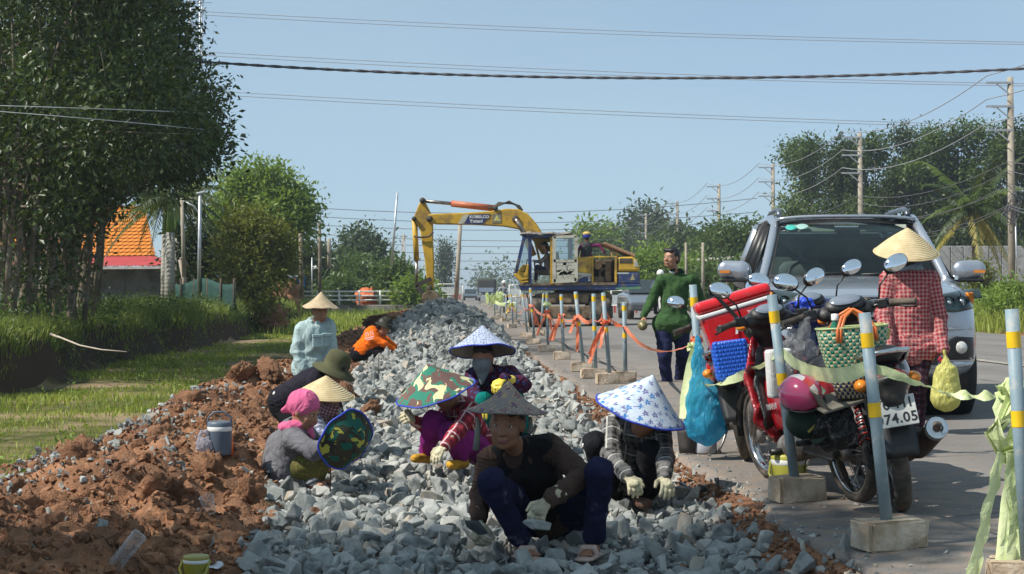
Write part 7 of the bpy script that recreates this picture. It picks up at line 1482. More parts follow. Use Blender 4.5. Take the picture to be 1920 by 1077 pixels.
# trees outside the frame on the same bank: they shade the foreground
x, y = -7.7, 4.7
g7 = np.random.RandomState(77); cl = [(x + max(-.75, min(1.3, g7.normal() * .75 + .45)), y + g7.normal() * .75 + .2, g7.uniform(7.2, 9.8), r_, r_, r_ * .8) for r_ in g7.uniform(.55, .85, 24)]
tree('grove_tree', 'slim tree of the bank grove standing beside the camera, outside the view', (x, y, .45), cl, 13000, .16, LF['dark'], BARK, .09, 50, group='slim trees on the left bank')
cl = []
for k in range(170):
    y_ = gr.uniform(22, 62); u_ = -6.5 - abs(gr.normal()) * 1.7; x_ = u_ + SL * y_; r_ = gr.uniform(.15, .42); cl.append((x_, y_, gz(x_, y_) + r_ * .5, r_ * 1.2, r_ * 1.2, r_))
v, f = leaf_cloud(cl, 15000, .085, gr); tag(obj('bank_weeds', np_mesh('bank_weeds', v, f, LF['mid']), ground), kind='stuff')
cl = []
for k in range(60):
    y_ = 11 * (40 / 11) ** gr.rand(); u_ = gr.uniform(-5.5, -2.6); x_ = u_ + SL * y_; r_ = gr.uniform(.04, .12); cl.append((x_, y_, gz(x_, y_) + r_ * .8, r_, r_, r_ * 1.2))
v, f = leaf_cloud(cl, 2600, .05, gr); tag(obj('meadow_weeds', np_mesh('meadow_weeds', v, f, LF['light']), ground), kind='stuff')
# left background trees
def bgtree(label, base_px, base_py, d, outl, n, size, mat, seed, tr=.15, cat='tree', name='tree', group=None):
    b_ = at(base_px, base_py, d); b_.z = max(b_.z, -.3); return tree(name, label, b_, px_clumps(outl, d, seed), n, size, mat, BARKD, tr, seed, cat, group)
bgtree('bushy yellow green tree behind the green net', 470, 560, 62, [(465, 430, 42, 0), (440, 470, 40, .5), (500, 450, 42, 0), (470, 500, 48, -.5), (510, 500, 40, .5), (440, 530, 32, 0), (490, 545, 40, -1), (530, 470, 28, 0)], 12000, .19, LF['yel'], 81)
bgtree('tall bright green tree rising behind the palms', 490, 560, 85, [(450, 345, 32, 0), (490, 340, 34, 0), (525, 355, 34, 0), (555, 380, 34, 0), (470, 385, 36, 1), (515, 400, 42, -1), (560, 410, 28, 0), (540, 430, 34, 0), (480, 430, 40, 0), (430, 390, 34, 0), (575, 395, 16, 0)], 14000, .29, LF['light'], 83, .25)
bgtree('dark dense shrub tree beside the palm trunks', 380, 560, 66, [(360, 450, 34, 0), (385, 470, 38, 0), (355, 500, 36, 0), (395, 510, 36, 0), (370, 540, 34, 0)], 5000, .22, LF['dark'], 85)
bgtree('dark tree behind the lamp post', 430, 560, 95, [(415, 400, 36, 0), (440, 440, 40, 0), (400, 440, 36, 0), (430, 480, 44, 0), (545, 470, 34, 0), (560, 500, 34, 0)], 5000, .34, LF['dark'], 87)
for k, (px_, d_, hh, w_, mt, lab) in enumerate(((620, 130, 470, 40, 'far', 'hazy round tree behind the bridge railing'), (690, 140, 440, 34, 'far', 'tall hazy tree right of the grey lamp post'), (660, 125, 490, 40, 'mid', 'dark tree standing over the blue tarpaulin'), (720, 150, 500, 30, 'far', 'low hazy tree beside the leaning pole'), (590, 120, 480, 30, 'dark', 'dark tree behind the thin wooden pole'), (755, 100, 505, 28, 'mid', 'bushy green tree right behind the excavator bucket'), (650, 105, 540, 28, 'mid', 'bush growing behind the white railing'), (835, 240, 470, 14, 'far', 'lone tall thin tree seen under the excavator boom'), (560, 115, 520, 26, 'dark', 'dark bush beside the corrugated stall'), (780, 98, 545, 24, 'light', 'bright bush below the excavator arm'))):
    r_ = random.Random(k + 3); ou = [(px_ + r_.uniform(-1, 1) * w_ * .7, hh + w_ * .5 + (560 - hh - w_ * .8) * t + r_.uniform(-5, 5), w_ * r_.uniform(.45, .75), r_.uniform(-2, 2)) for t in (0, .12, .25, .4, .55, .7, .85, 1)]
    if k == 7: ou = [(835 + r_.uniform(-7, 7), 462 + 11 * j, 8 - abs(j - 3) * .7, 0) for j in range(9)]
    bgtree(lab, px_, 562, d_, ou, 6000 if k != 7 else 3000, .0033 * d_ if k != 7 else .45, LF[mt], 100 + k, .16 if k != 7 else .25, group='trees behind the road works')
# right grove: rubber trees with clumped tops
rgv = np.random.RandomState(9)
rl = ['at the left end of the row above the car roof', 'second in the row behind the lower pole', 'third in the row with ragged top', 'fourth in the row between the two poles', 'fifth in the row left of the palm', 'sixth in the row behind the palm crown', 'seventh in the row beside the tall pole', 'last in the row at the picture edge']
for k, (px_, top, d_) in enumerate(((1530, 268, 136), (1590, 262, 132), (1645, 262, 130), (1700, 250, 128), (1750, 240, 126), (1800, 258, 125), (1855, 236, 124), (1915, 240, 123))):
    ou = []
    for j in range(15):
        t = rgv.rand(); ou.append((px_ + max(-45, min(45, rgv.normal() * 27)), top + 16 + t * 230, rgv.uniform(16, 29), rgv.uniform(-3, 3)))
    ou += [(px_ + rgv.uniform(-25, 25), top + rgv.uniform(0, 14), 10, 0) for _ in range(3)]
    bgtree('dark rubber tree ' + rl[k], px_, 555, d_, ou, 13000, .34, LF['dark' if k % 2 else 'mid'], 130 + k, .2, group='rubber trees right of the road')
ou = [(1505 + rgv.normal() * 16, 335 + rgv.rand() * 190, rgv.uniform(12, 20), rgv.uniform(-2, 2)) for _ in range(14)]; bgtree('lower dark tree between the third power pole and the rubber trees', 1505, 555, 138, ou, 8000, .3, LF['mid'], 151, .2)
bgtree('small sapling at the left end of the rubber trees', 1478, 540, 100, [(1478, 372, 9, 0), (1480, 390, 13, 0), (1490, 410, 18, 0), (1475, 425, 14, 0), (1500, 440, 22, 0)], 1800, .3, LF['pale'], 141, .08)
for k, (px_, top, w_, d_, mt, lab) in enumerate(((1195, 392, 42, 210, 'far', 'big round tree behind the excavator body'), (1245, 440, 34, 180, 'mid', 'green tree beside the far power poles'), (1285, 432, 26, 150, 'far', 'thin tree left of the concrete poles'), (1330, 430, 34, 140, 'mid', 'leafy tree behind the man in green'), (1385, 425, 34, 120, 'mid', 'leafy tree left of the car mirror'), (1230, 478, 30, 110, 'light', 'bright bamboo-like bush behind the man in green'), (1110, 430, 26, 190, 'light', 'bright green tree above the open engine hood'), (1150, 440, 22, 200, 'mid', 'tree peeking over the excavator engine'), (1300, 500, 34, 105, 'light', 'bright bush under the shed roof'), (1350, 505, 34, 95, 'mid', 'bush beside the tall concrete pole'), (1400, 510, 30, 90, 'mid', 'bush hidden behind the red cooler box'))):
    r_ = random.Random(k + 53); ou = [(px_ + r_.uniform(-1, 1) * w_ * .75, top + w_ * .45 + (560 - top - w_ * .8) * t + r_.uniform(-4, 4), w_ * r_.uniform(.45, .75), r_.uniform(-2, 2)) for t in (0, .1, .2, .35, .5, .65, .8, 1)]
    bgtree(lab, px_, 560, d_, ou, 6000, .0033 * d_, LF[mt], 160 + k, .18, group='trees right of the road')
for k, (px_, py_, d_, lab) in enumerate(((1862, 560, 60, 'leafy weed bush at the foot of the tall pole'), (1905, 550, 56, 'leafy green bush at the right picture edge'), (1880, 590, 52, 'low leafy weeds beside the asphalt edge'), (1840, 520, 70, 'tall grassy shrub before the grey wall'))):
    ou = [(px_ + random.uniform(-26, 26), py_ + random.uniform(-16, 20), random.uniform(10, 18), random.uniform(-.5, .5)) for _ in range(7)]
    bgtree(lab, px_, py_ + 35, d_, ou, 2400, .16, LF['light' if k < 3 else 'yel'], 190 + k, .03, 'bush', 'bush')
# far tree line, one mass
rf = np.random.RandomState(3); cl = []
for i in range(420):
    y = rf.uniform(330, 620); x = rf.uniform(-.33, .33) * y
    if abs(x - SL * y) < 9: x += 25 * (1 if x > SL * y else -1)
    h_ = rf.uniform(4, 9.5); cl.append((x, y, h_ * .5, rf.uniform(3, 6), 4, h_ * .55))
v, f = leaf_cloud(cl, 38000, 1.15, rf); tag(obj('far_wood', np_mesh('far_wood', v, f, LF['far'])), kind='stuff')

# palms
def frond(b, base, dirv, L, rise, droop, n=22, leaf=.5, rg=random, hang=.5, wid=.035):
    d = Vector(dirv).normalized(); side = Vector((-d.y, d.x, 0)); pts = []
    for i in range(n + 1):
        t = i / n; pts.append(Vector(base) + d * L * (t - .12 * t * t * droop) + V(0, 0, L * (rise * t - droop * t * t)))
    b.tube(pts[::3] + [pts[-1]], [.03 * (1 - .8 * k / (len(pts[::3]))) for k in range(len(pts[::3]) + 1)], 5, 1, False)
    for i in range(2, n + 1):
        t = i / n; ll = leaf * math.sin(min(1, .15 + t) * 3.0) ** .5 * (1 - .5 * t) if t < 1 else leaf * .5
        tg = (pts[i] - pts[i - 1]).normalized()
        for e in (-1, 1):
            for sub in (0, .5):
                p = pts[i - 1].lerp(pts[i], sub); o = (side * e * .85 + tg * .65 + V(0, 0, -hang * rg.uniform(.5, 1.4))).normalized(); tip = p + o * ll * rg.uniform(.8, 1.1) + V(0, 0, -hang * .25 * ll); mid = p.lerp(tip, .45) + V(0, 0, .06 * ll); wv = tg * wid
                b.add([p, mid + wv, tip, mid - wv], [(0, 1, 2), (0, 2, 3)], 0)
PALMG = leaf_mat('green palm leaflet', (.04, .085, .014), (.14, .20, .045), .35, .4); PALML = leaf_mat('palm leaflet', (.05, .085, .015), (.17, .21, .05), .35, .4); PALMD = leaf_mat('dark palm leaflet', (.018, .040, .010), (.075, .11, .03), .3, .4); PALMY = leaf_mat('yellowing palm leaflet', (.20, .19, .04), (.40, .35, .08), .35, .5)
cb = at(1826, 520, 82); T = thing('coconut_palm', 'coconut palm with yellowing lower fronds left of the tall pole', 'palm tree', cb); top = at(1824, 388, 82); b = MB(); b.tube([cb - V(0, 0, .5), cb.lerp(top, .5) + V(.08, 0, 0), top], [.17, .13, .11], 10); b.build('trunk', BARK, T, world=True)
rr = random.Random(4)
for k in range(19):
    a = k * 2.4; ri = 1.45 - .125 * k; b = MB(); frond(b, top, (math.cos(a), math.sin(a), 0), rr.uniform(2.6, 3.5), ri, .55 + .01 * k, 24, .8, rr, .5 + .02 * k, .055); b.build('frond', [(PALMG if k % 2 else PALMD) if k < 15 else PALMY, PALMG], T, world=True)
for j, (px_, d_, r0, lab) in enumerate(((318, 60, .165, 'royal palm with thick pale trunk beside the tiled house'), (308, 61.5, .12, 'royal palm with thinner shadowed trunk beside the tiled house'), (330, 66, .16, 'royal palm standing farther back behind the other two'))):
    cb = at(px_, 560, d_); top = at(px_ + 2, 372 if j != 1 else 378, d_); T = thing('royal_palm', lab, 'palm tree', cb, group='royal palms beside the house'); b = MB(); sh = cb.lerp(top, .66 if j < 2 else .6); b.tube([cb - V(0, 0, .4), cb.lerp(sh, .35), sh], [r0 * 1.15, r0 * 1.1, r0 * .95], 14)
    g = N('ringed palm bark'); x = g.xyz(g.coord('Object')); rg_ = g.math('SINE', g.math('MULTIPLY', x[2], 45)); PB = MATS.get('ringed palm bark') or g.done(g.bsdf(g.mix(g.gray(rg_, .4, 1, 0, .5), (.30, .285, .245), (.22, .205, .175)), .85, 0, g.bump(rg_, .2, .02))); MATS['ringed palm bark'] = PB
    b.build('trunk', PB, T, world=True); b = MB(); b.tube([sh, sh.lerp(top, .4), top], [r0 * .9, r0 * .8, r0 * .4], 14); b.build('crownshaft', M('green crownshaft', (.10, .17, .02), .5, 0, .2, 3), T, world=True)
    for k in range(13):
        a = k * 2.4 + j; b = MB(); frond(b, top, (math.cos(a), math.sin(a), 0), rr.uniform(2.1, 2.9), 1.0 - .10 * k, .65, 18, .62, rr, .6, .03); b.build('frond', [PALMD if k % 3 else PALML, PALMD], T, world=True)

# ------------------------------------------------------------------ house with tiled roof behind the grove
TILE = M('orange roof tile', (.62, .20, .025), .75, 0, .25, 1.2, .3, 20, .3, dirt=(.38, .12, .03), dscale=2.5, damt=.35); RED_R = M('red corrugated sheet', (.33, .025, .028), .5, 0, .15, 2, dirt=(.22, .05, .04), damt=.3); WALLC = M('grey rendered wall', (.27, .27, .25), .9, 0, .2, 1.5, .3, 30, .1, dirt=(.13, .13, .115), dscale=1.2, damt=.45)
HD = 70.0; house = thing('house', 'low house with orange tiled roof and red corrugated porch behind the grove', 'house', at(150, 565, HD))
def hp(px, py, dd=0): return at(px, py, HD + dd)
ridL, ridR, eaL, eaR = hp(-40, 396, 3), hp(272, 392, 3), hp(-60, 484), hp(291, 481)
b = MB(); b.add([ridL, ridR, eaR, eaL], [(0, 1, 2, 3)]); b.add([ridR, eaR, hp(286, 481, 7)], [(0, 1, 2)]); b.add([ridL, ridR, hp(286, 481, 7), hp(-60, 484, 7)], [(3, 2, 1, 0)]); rf_ = b.build('roof', TILE, house, world=True)
tb = MB(); tb.grid(lambda u, v: Vector(((u - .5) * .235, (v - .5) * .30, .03 * math.cos((u - .5) * 3.1) + .03 * (1 - v))), 4, 1); tme = tb.mesh('tile', TILE)
import itertools
nrow, cnt = 14, 0; sl_ = (eaR - ridR); nrmv = (eaL - eaR).cross(ridR - eaR).normalized(); nrmv = nrmv if nrmv.y < 0 else -nrmv
for r_ in range(nrow):
    f_ = (r_ + .5) / nrow; a_, c_ = ridL.lerp(eaL, f_), ridR.lerp(eaR, f_); n_ = int((c_ - a_).length / .23)
    ydir = (ridR - eaR).normalized(); xdir = (c_ - a_).normalized(); zdir = xdir.cross(ydir)
    Mx = Matrix((xdir, ydir, zdir)).transposed().to_euler()
    for i in range(n_ - 1, -1, -1):
        p = a_.lerp(c_, (i + .5) / n_); ix = 960 + F_PX * p.x / p.y
        if ix < 150 and not (ix < 14): continue
        if cnt >= 300: break
        o = obj('tile', tme, rf_, p - house.location + zdir * .025 + house.location, Mx); cnt += 1
b = MB(); b.bar(ridL + V(0, 0, .05), ridR + V(0, 0, .05), .3, .14); b.build('ridge', TILE, rf_, world=False)
for o in kids(rf_):
    o.location = o.location if o.name.startswith('tile') else (0, 0, 0)
b = MB(); pl0, pl1, pr0, pr1 = hp(-40, 484, -.05), hp(-60, 502, -3.2), hp(288, 482, -.05), hp(352, 499, -3.2); nR = 60
for i in range(nR):
    a0, a1 = i / nR, (i + 1) / nR; am = (a0 + a1) / 2; up_ = V(0, 0, .05); b.add([pl0.lerp(pr0, a0), pl0.lerp(pr0, am) + up_, pl0.lerp(pr0, a1), pl1.lerp(pr1, a1), pl1.lerp(pr1, am) + up_, pl1.lerp(pr1, a0)], [(0, 1, 4, 5), (1, 2, 3, 4)])
b.build('porch_roof', RED_R, house, world=True)
b = MB(); b.bar(pl1 - V(0, .02, .06), pr1 - V(0, .02, .06), .08, .09); b.build('gutter', M('pale gutter', (.52, .50, .48), .6), house, world=True)
b = MB()
for a_, c_ in (((-60, 502), (161, 568)), ((163, 502), (229, 568)), ((232, 502), (309, 568))): p0, p1 = hp(a_[0], a_[1], -.6), hp(c_[0], c_[1], -.6); b.box((p0 + p1) / 2, (p1.x - p0.x, .2, p0.z - p1.z))
b.build('wall', WALLC, house, world=True); b = MB(); p0, p1 = hp(309, 502, 1), hp(340, 568, 1); b.box((p0 + p1) / 2, (p1.x - p0.x, .2, p0.z - p1.z)); b.build('doorway_shade_slab', M('doorway shade black', (.02, .02, .02), .9), house, world=True)  # solid near-black slab: the shade inside the doorway is painted on it
for px_ in (160, 231, 311): b = MB(); b.tube([hp(px_, 501, -.75), hp(px_, 570, -.75)], .07, 8); b.build('post', WALLC, house, world=True)
NET = M('dark green shade net', (.004, .040, .030), .8, 0, .3, 3, .3, 60); T = thing('net_fence', 'dark green shade net fence beside the house', 'fence', at(350, 575, 58)); b = MB(); b.grid(lambda u, v: at(312 + 130 * u, 528 + 50 * v + 6 * math.sin(u * 9), 62 - 8 * u) + V(0, .06 * math.sin(u * 40), 0), 24, 4); solid(b.build('net', NET, T, world=True), .01)
for k in range(6): b = MB(); b.tube([at(314 + 25 * k, 582, 62 - 1.6 * k), at(314 + 25 * k, 522, 62 - 1.6 * k)], .04, 6); b.build('post', BARKD, T, world=True)
b = MB(); b.tube([at(352, 500, 64), at(343, 482, 64), at(338, 486, 64)], .05, 8); b.tube([at(337, 487, 64), at(345, 520, 64), at(347, 565, 64)], [.06, .1, .1], 8); T = b.build('bare_trunk', M('pale dead wood', (.34, .29, .23), .9)); tag(T, 'bent pale dead trunk in front of the red porch roof', 'tree trunk')
o = MB(); o.tube([at(95, 627, 27.5), at(115, 634, 27.2), at(150, 648, 26.6), at(190, 656, 26.2), at(238, 660, 26)], [.022, .016, .013, .011, .007], 8); tag(o.build('fallen_branch', M('bleached branch', (.42, .36, .29), .9)), 'bleached fallen branch lying down the grassy bank', 'branch')

# ------------------------------------------------------------------ poles, wires, mast
CONC = M('weathered concrete pole', (.34, .30, .24), .9, 0, .2, 2, .3, 20, .1, dirt=(.22, .19, .15), dscale=1.2, damt=.4); GALV = M('galvanised steel', (.45, .47, .49), .45, .6, .15, 5); INSUL = M('white insulator', (.70, .68, .66), .25); WIRE = M('cable', (.10, .10, .11), .6); WIREG = M('grey cable', (.28, .29, .31), .5)
PT = []
plist = [(1894, 145, 1899, 560, 10.2, 'tall weathered power pole at the right edge'), (1612, 250, 1616, 556, 10.2, 'power pole rising behind the car roof'), (1449, 308, 1451, 554, 10.2, 'third power pole of the row, left of the car'), (1348, 345, 1349, 553, 10.2, 'fourth power pole of the row behind the man in green'), (1270, 378, 1271, 552, 10.2, 'fifth power pole of the row near the excavator'), (1211, 400, 1212, 551, 10.2, 'sixth power pole of the row before the round tree'), (1158, 415, 1158, 551, 10.2, 'farthest power pole of the row above the excavator')]
for i, (tx, ty, bx, by, H, lab) in enumerate(plist):
    d = F_PX * (H - CAM_H) / (HOR - ty); top = at(tx, ty, d); base = at(bx, by, d); base.z = 0; T = thing('power_pole', lab, 'pole', base, group='power poles right of the road'); b = MB(); b.tube([base - V(0, 0, .3), top], [.19, .125], 12); b.build('shaft', CONC, T, world=True); arms = []
    for k in range(3):
        z = top.z - .25 - k * 1.02 * (1.0 if i else .98); tip = V(top.x - 1.05, top.y - .1, z)
        b = MB(); b.bar(V(top.x + .12, top.y - .1, z), tip, .08, .09); b.bar(V(top.x - .1, top.y - .1, z - .45), V(top.x - .62, top.y - .1, z - .03), .05, .05); ca = b.build('crossarm', GALV, T, world=True)
        b = MB(); b.lathe([(0, 0), (.05, 0), (.03, .05), (.075, .07), (.04, .11), (.075, .14), (.04, .18), (.07, .21), (.05, .27), (0, .28)], tip + V(.04, 0, .03), (0, 0, 1), 12); o = b.build('insulator', INSUL, ca); o.location = -T.location; arms.append(tip + V(.04, 0, .30))
    PT.append((top, base, arms))
    if i == 0:
        b = MB(); b.tube([at(1904, 410, d - .2), at(1906, 480, d - .2), at(1903, 560, d - .2)], .04, 6); b.build('service_pipe', GALV, T, world=True); b = MB(); b.box(base + V(0, -.2, 1.1), (.2, .04, .7)); b.build('notice', M('pale notice', (.5, .5, .5), .8), T, world=True)
        b = MB(); rr2 = random.Random(2)
        for k in range(8): c = at(1893, 395, d) + V(rr2.uniform(-.2, .2), -.25, rr2.uniform(-.4, .4)); b.tube([c + V(math.cos(t) * .25, 0, math.sin(t) * .3) for t in np.linspace(0, 6.28, 12)], .02, 5, cap=False)
        b.build('cable_coil', WIRE, T, world=True)
def cable(name, label, pts, r, mat=WIRE, group=None):
    b = MB(); b.tube(pts, r, 5, cap=False); o = b.build(name, mat); return tag(o, label, 'cable', group)
first = V(PT[0][0].x + 1.6, 52, 0)
for k, nme in enumerate(('top', 'middle', 'bottom')):
    pts = []; prev = V(PT[0][2][k].x + 1.2, 50, PT[0][2][k].z + .3)
    for (t_, b_, a_) in PT: pts += sag(prev, a_[k], .75 if prev.y > 55 else .3, 12)[:-1]; prev = a_[k]
    cable('power_cable', 'power cable strung along the %s crossarms of the roadside poles' % nme, pts + [prev], .022, WIREG, 'cables along the roadside poles')
for k in range(6):
    pts = []; dz = 6.6 - .42 * k; prev = V(PT[0][0].x + 1.5, 55, dz)
    for (t_, b_, a_) in PT[:5]: q = V(t_.x - .15, t_.y - .2, dz + .3 * math.sin(k * 3)); pts += sag(prev, q, .6 + .15 * (k % 3), 12)[:-1]; prev = q
    cable('telephone_cable', ('highest', 'second', 'third', 'fourth', 'fifth', 'lowest')[k] + ' of the six thin cables sagging low on the roadside poles', pts + [prev], .018, WIRE, 'low cables on the roadside poles')
# wires crossing the sky
def sky_wire(label, p, d, r, mat=WIRE, name='overhead_wire', twist=False):
    pts = []; a, m_, c = p; n = 40
    for i in range(n + 1):
        t = i / n; x = a[0] + (c[0] - a[0]) * t; tm = (m_[0] - a[0]) / (c[0] - a[0]); y = a[1] * (t - tm) * (t - 1) / (tm * 1) + m_[1] * t * (t - 1) / (tm * (tm - 1)) + c[1] * t * (t - tm) / (1 - tm); pts.append(at(x, y, d(t) if callable(d) else d))
    if twist:
        b = MB()
        for ph in (0, 3.14):
            q = []
            for i in range(241): t = i / 240; j = min(n - 1, int(t * n)); pp = pts[j].lerp(pts[j + 1], t * n - j); q.append(pp + V(0, math.cos(i * .8 + ph) * r * .6, math.sin(i * .8 + ph) * r * .6))
            b.tube(q, r, 5, cap=False)
        o = b.build(name, mat); return tag(o, label, 'wire')
    return cable(name, label, pts, r, mat)
sky_wire('thick black twisted cable crossing the whole sky', ((-20, 82), (1130, 146), (1960, 127)), 36, .022, WIRE, twist=True)
for k, (a, m_, c, nme) in enumerate((((100, 4), (1100, 56), (1960, 80), 'highest'), ((100, 79), (1100, 133), (1960, 158), 'second'), ((100, 152), (1100, 207), (1960, 238), 'third'))):
    for j in (0, 1): sky_wire('%s wire of the %s thin pair crossing the sky' % ('upper' if j == 0 else 'lower', nme), ((a[0], a[1] + 6 * j + 1), (m_[0], m_[1] + 6.5 * j), (c[0], c[1] + 4 * j)), 240, .05, WIREG)
sky_wire('upper pale wire in front of the left grove', ((-20, 198), (200, 205), (385, 212)), lambda t: 24 + 15 * t ** 6, .006, GALV); sky_wire('lower pale wire in front of the left grove', ((-20, 208), (200, 226), (400, 245)), lambda t: 24 + 15 * t ** 6, .006, GALV)
for k, (y0, y1, y2) in enumerate(((388, 400, 384), (404, 418, 410), (420, 432, 425), (437, 452, 447), (450, 463, 458), (466, 476, 474), (482, 490, 488), (500, 505, 503))):
    sky_wire(('first', 'second', 'third', 'fourth', 'fifth', 'sixth', 'seventh', 'lowest')[k] + ' of the wires passing behind the excavator arm, counted from above', ((560, y0), (950, y1), (1420, y2 - 12)), 150 + 6 * k, .028, WIRE)
# lattice mast
mb = at(366, 560, 150); T = thing('lattice_mast', 'tall grey lattice mast rising behind the grove', 'mast', mb); hw = .5; lv = [(px_ * hw, py_ * hw) for px_, py_ in ((-1, -1), (1, -1), (1, 1), (-1, 1))]
for x, y in lv: b = MB(); b.tube([mb + V(x, y, 0), mb + V(x, y, 32)], .06, 6); b.build('mast_leg', GALV, T, world=True)
b = MB()
for i in range(28):
    for k in range(4): p, q = lv[k], lv[(k + 1) % 4]; z0, z1 = 4 + i, 5 + i; b.bar(mb + V(p[0], p[1], z0), mb + V(q[0], q[1], z1), .04, .04); b.bar(mb + V(q[0], q[1], z0), mb + V(p[0], p[1], z1), .04, .04); b.bar(mb + V(p[0], p[1], z1), mb + V(q[0], q[1], z1), .04, .04)
b.build('bracing', GALV, T, world=True)
# other poles
for k, (tx, ty, bx, by, d, r, lab, mt) in enumerate(((563, 438, 566, 560, 75, .1, 'thin wooden pole behind the standing man', BARK), (599, 415, 600, 560, 90, .1, 'tall wooden pole left of the hazy trees', BARK), (617, 448, 617, 505, 95, .12, 'short grey concrete pole in the hazy trees', CONC), (745, 362, 734, 500, 80, .06, 'tall thin leaning pole left of the excavator arm', GALV), (757, 440, 759, 555, 110, .1, 'lamp pole with white box left of the excavator arm', CONC), (863, 420, 855, 563, 70, .1, 'leaning concrete pole seen under the boom', CONC), (375, 365, 373, 560, 58, .07, 'street lamp pole beside the royal palms', GALV), (585, 483, 585, 560, 70, .03, 'thin blue grey pole beside the blue tarpaulin', GALV), (341, 372, 345, 520, 57, .07, 'pale slanting pole before the dark shrub', CONC), (1318, 455, 1318, 560, 80, .08, 'short concrete pole behind the man in green', CONC), (1286, 455, 1287, 545, 85, .07, 'thin concrete pole beside the shed', CONC), (1364, 490, 1364, 556, 75, .08, 'short fence pole beside the tall concrete pole', CONC))):
    base = at(bx, by, d); top = at(tx, ty, d); T = thing('pole', lab, 'pole', base); b = MB(); b.tube([base, top], [r, r * .8], 9); b.build('shaft', mt, T, world=True)
    if k == 6: b = MB(); b.tube([at(373, 400, d), at(362, 386, d), at(342, 377, d)], .035, 7); b.build('lamp_arm', GALV, T, world=True); b = MB(); b.box(at(377, 362, d), (.3, .14, .08), (0, -.2, 0)); bevel(b.build('lamp_head', GALV, T, world=True), .02)
    if k == 4:
        b = MB(); b.box(at(756, 462, d), (.25, .2, .7)); b.build('box', INSUL, T, world=True); b = MB(); b.bar(at(750, 444, d), at(764, 444, d), .08, .08); b.build('crossarm', GALV, T, world=True)
    if k == 7: b = MB(); b.lathe([(.02, .15), (.12, .0), (0, .02)], at(592, 505, d), (0, 0, 1), 14); b.tube([at(585, 500, d), at(592, 500, d)], .02, 6); b.build('lamp_shade', INSUL, T, world=True)
# bridge railing and head wall
WH = M('white painted rail', (.66, .66, .63), .6, 0, .08, 4, dirt=(.4, .38, .34), damt=.3); T = thing('bridge_railing', 'white three-rail railing over the culvert', 'railing', at(670, 575, 96))
for k, py_ in enumerate((547, 555, 563)): b = MB(); b.tube([at(555, py_, 96), at(790, py_, 96)], .045, 8); b.build('rail', WH, T, world=True)
for px_ in (556, 596, 636, 674, 713, 750, 788): b = MB(); b.tube([at(px_, 578, 96), at(px_, 545, 96)], .06, 8); b.build('post', WH, T, world=True)
b = MB(); p0, p1 = at(590, 572, 95.4), at(800, 590, 95.4); b.box((p0 + p1) / 2, (p1.x - p0.x, .35, p0.z - p1.z)); o = bevel(b.build('concrete_wall', M('stained concrete', (.22, .21, .18), .9, 0, .3, 1.2, .4, 20, .1, dirt=(.07, .065, .055), dscale=1.0, damt=.5)), .04); tag(o, 'low stained concrete head wall under the white railing', 'wall')
# stall with blue tarp, mounds
T = thing('roadside_stall', 'roadside stall with grey roof sheet and blue tarpaulin', 'stall', at(560, 560, 88)); b = MB(); b.grid(lambda u, v: at(528 + 40 * u, 515 + 3 * u + 6 * v, 90 - 4 * v), 6, 2); solid(b.build('roof_sheet', M('grey sheet', (.33, .32, .30), .7), T, world=True), .04); TARP = M('blue tarpaulin', (.02, .17, .55), .5, 0, .2, 3)
b = MB(); b.grid(lambda u, v: at(551 + 21 * u - 4 * v * (1 - u), 519 + 18 * v, 87) + V(0, .1 * math.sin(u * 9 + v * 4), 0), 8, 6); solid(b.build('tarpaulin', TARP, T, world=True), .01)
for px_ in (530, 566): b = MB(); b.tube([at(px_, 562, 88), at(px_, 516, 88)], .05, 6); b.build('post', BARKD, T, world=True)
def mound(label, px_, py_, d, w_, h_, mat, k):
    o = obj('soil_mound', CB[k], None, at(px_, py_, d), (0, 0, k)); o.scale = (w_, w_ * .8, h_); o.data = o.data.copy(); o.data.materials.clear(); o.data.materials.append(mat); return tag(o, label, 'soil heap')
mound('tall cut soil heap left of the blue tarpaulin', 530, 560, 80, .95, 1.0, MAT_CLOD, 0); mound('eroded soil face below the tall soil heap', 505, 600, 62, .8, .7, MAT_CLOD, 1); mound('orange soil heap behind the white railing', 692, 556, 100, .9, .75, M('orange laterite', (.55, .14, .05), .95, 0, .2, 2, .8, 10), 2); mound('soil ridge beside the excavator bucket', 770, 592, 50, .7, .22, MAT_CLOD, 3); mound('soil ridge between grass and stone heap', 735, 600, 46, .8, .25, MAT_CLOD, 4)
# right side: wall, shed
T = thing('boundary_wall', 'grey concrete wall behind the grass at right', 'wall', at(1860, 520, 88))
for k in range(9): b = MB(); b.box(at(1770 + 24 * k, 496, 88), (.62, .12, 1.9)); bevel(b.build('panel', M('pale grey wall panel', (.36, .37, .37), .9, 0, .2, 1.5, .2, 30, .1, dirt=(.2, .2, .2), damt=.4), T, world=True), .02)
T = thing('shed', 'long low shed with grey roof behind the bushes', 'shed', at(1345, 520, 115)); b = MB(); b.grid(lambda u, v: at(1285 + 120 * u, 486 - 6 * u + 7 * v, 118 - 5 * v), 8, 2); solid(b.build('roof', M('weathered roof sheet', (.34, .31, .28), .8, 0, .2, 1), T, world=True), .05); b = MB(); b.box(at(1345, 515, 117), (4.0, .2, 1.6)); b.build('wall', M('brownish shed wall', (.14, .10, .08), .9), T, world=True)
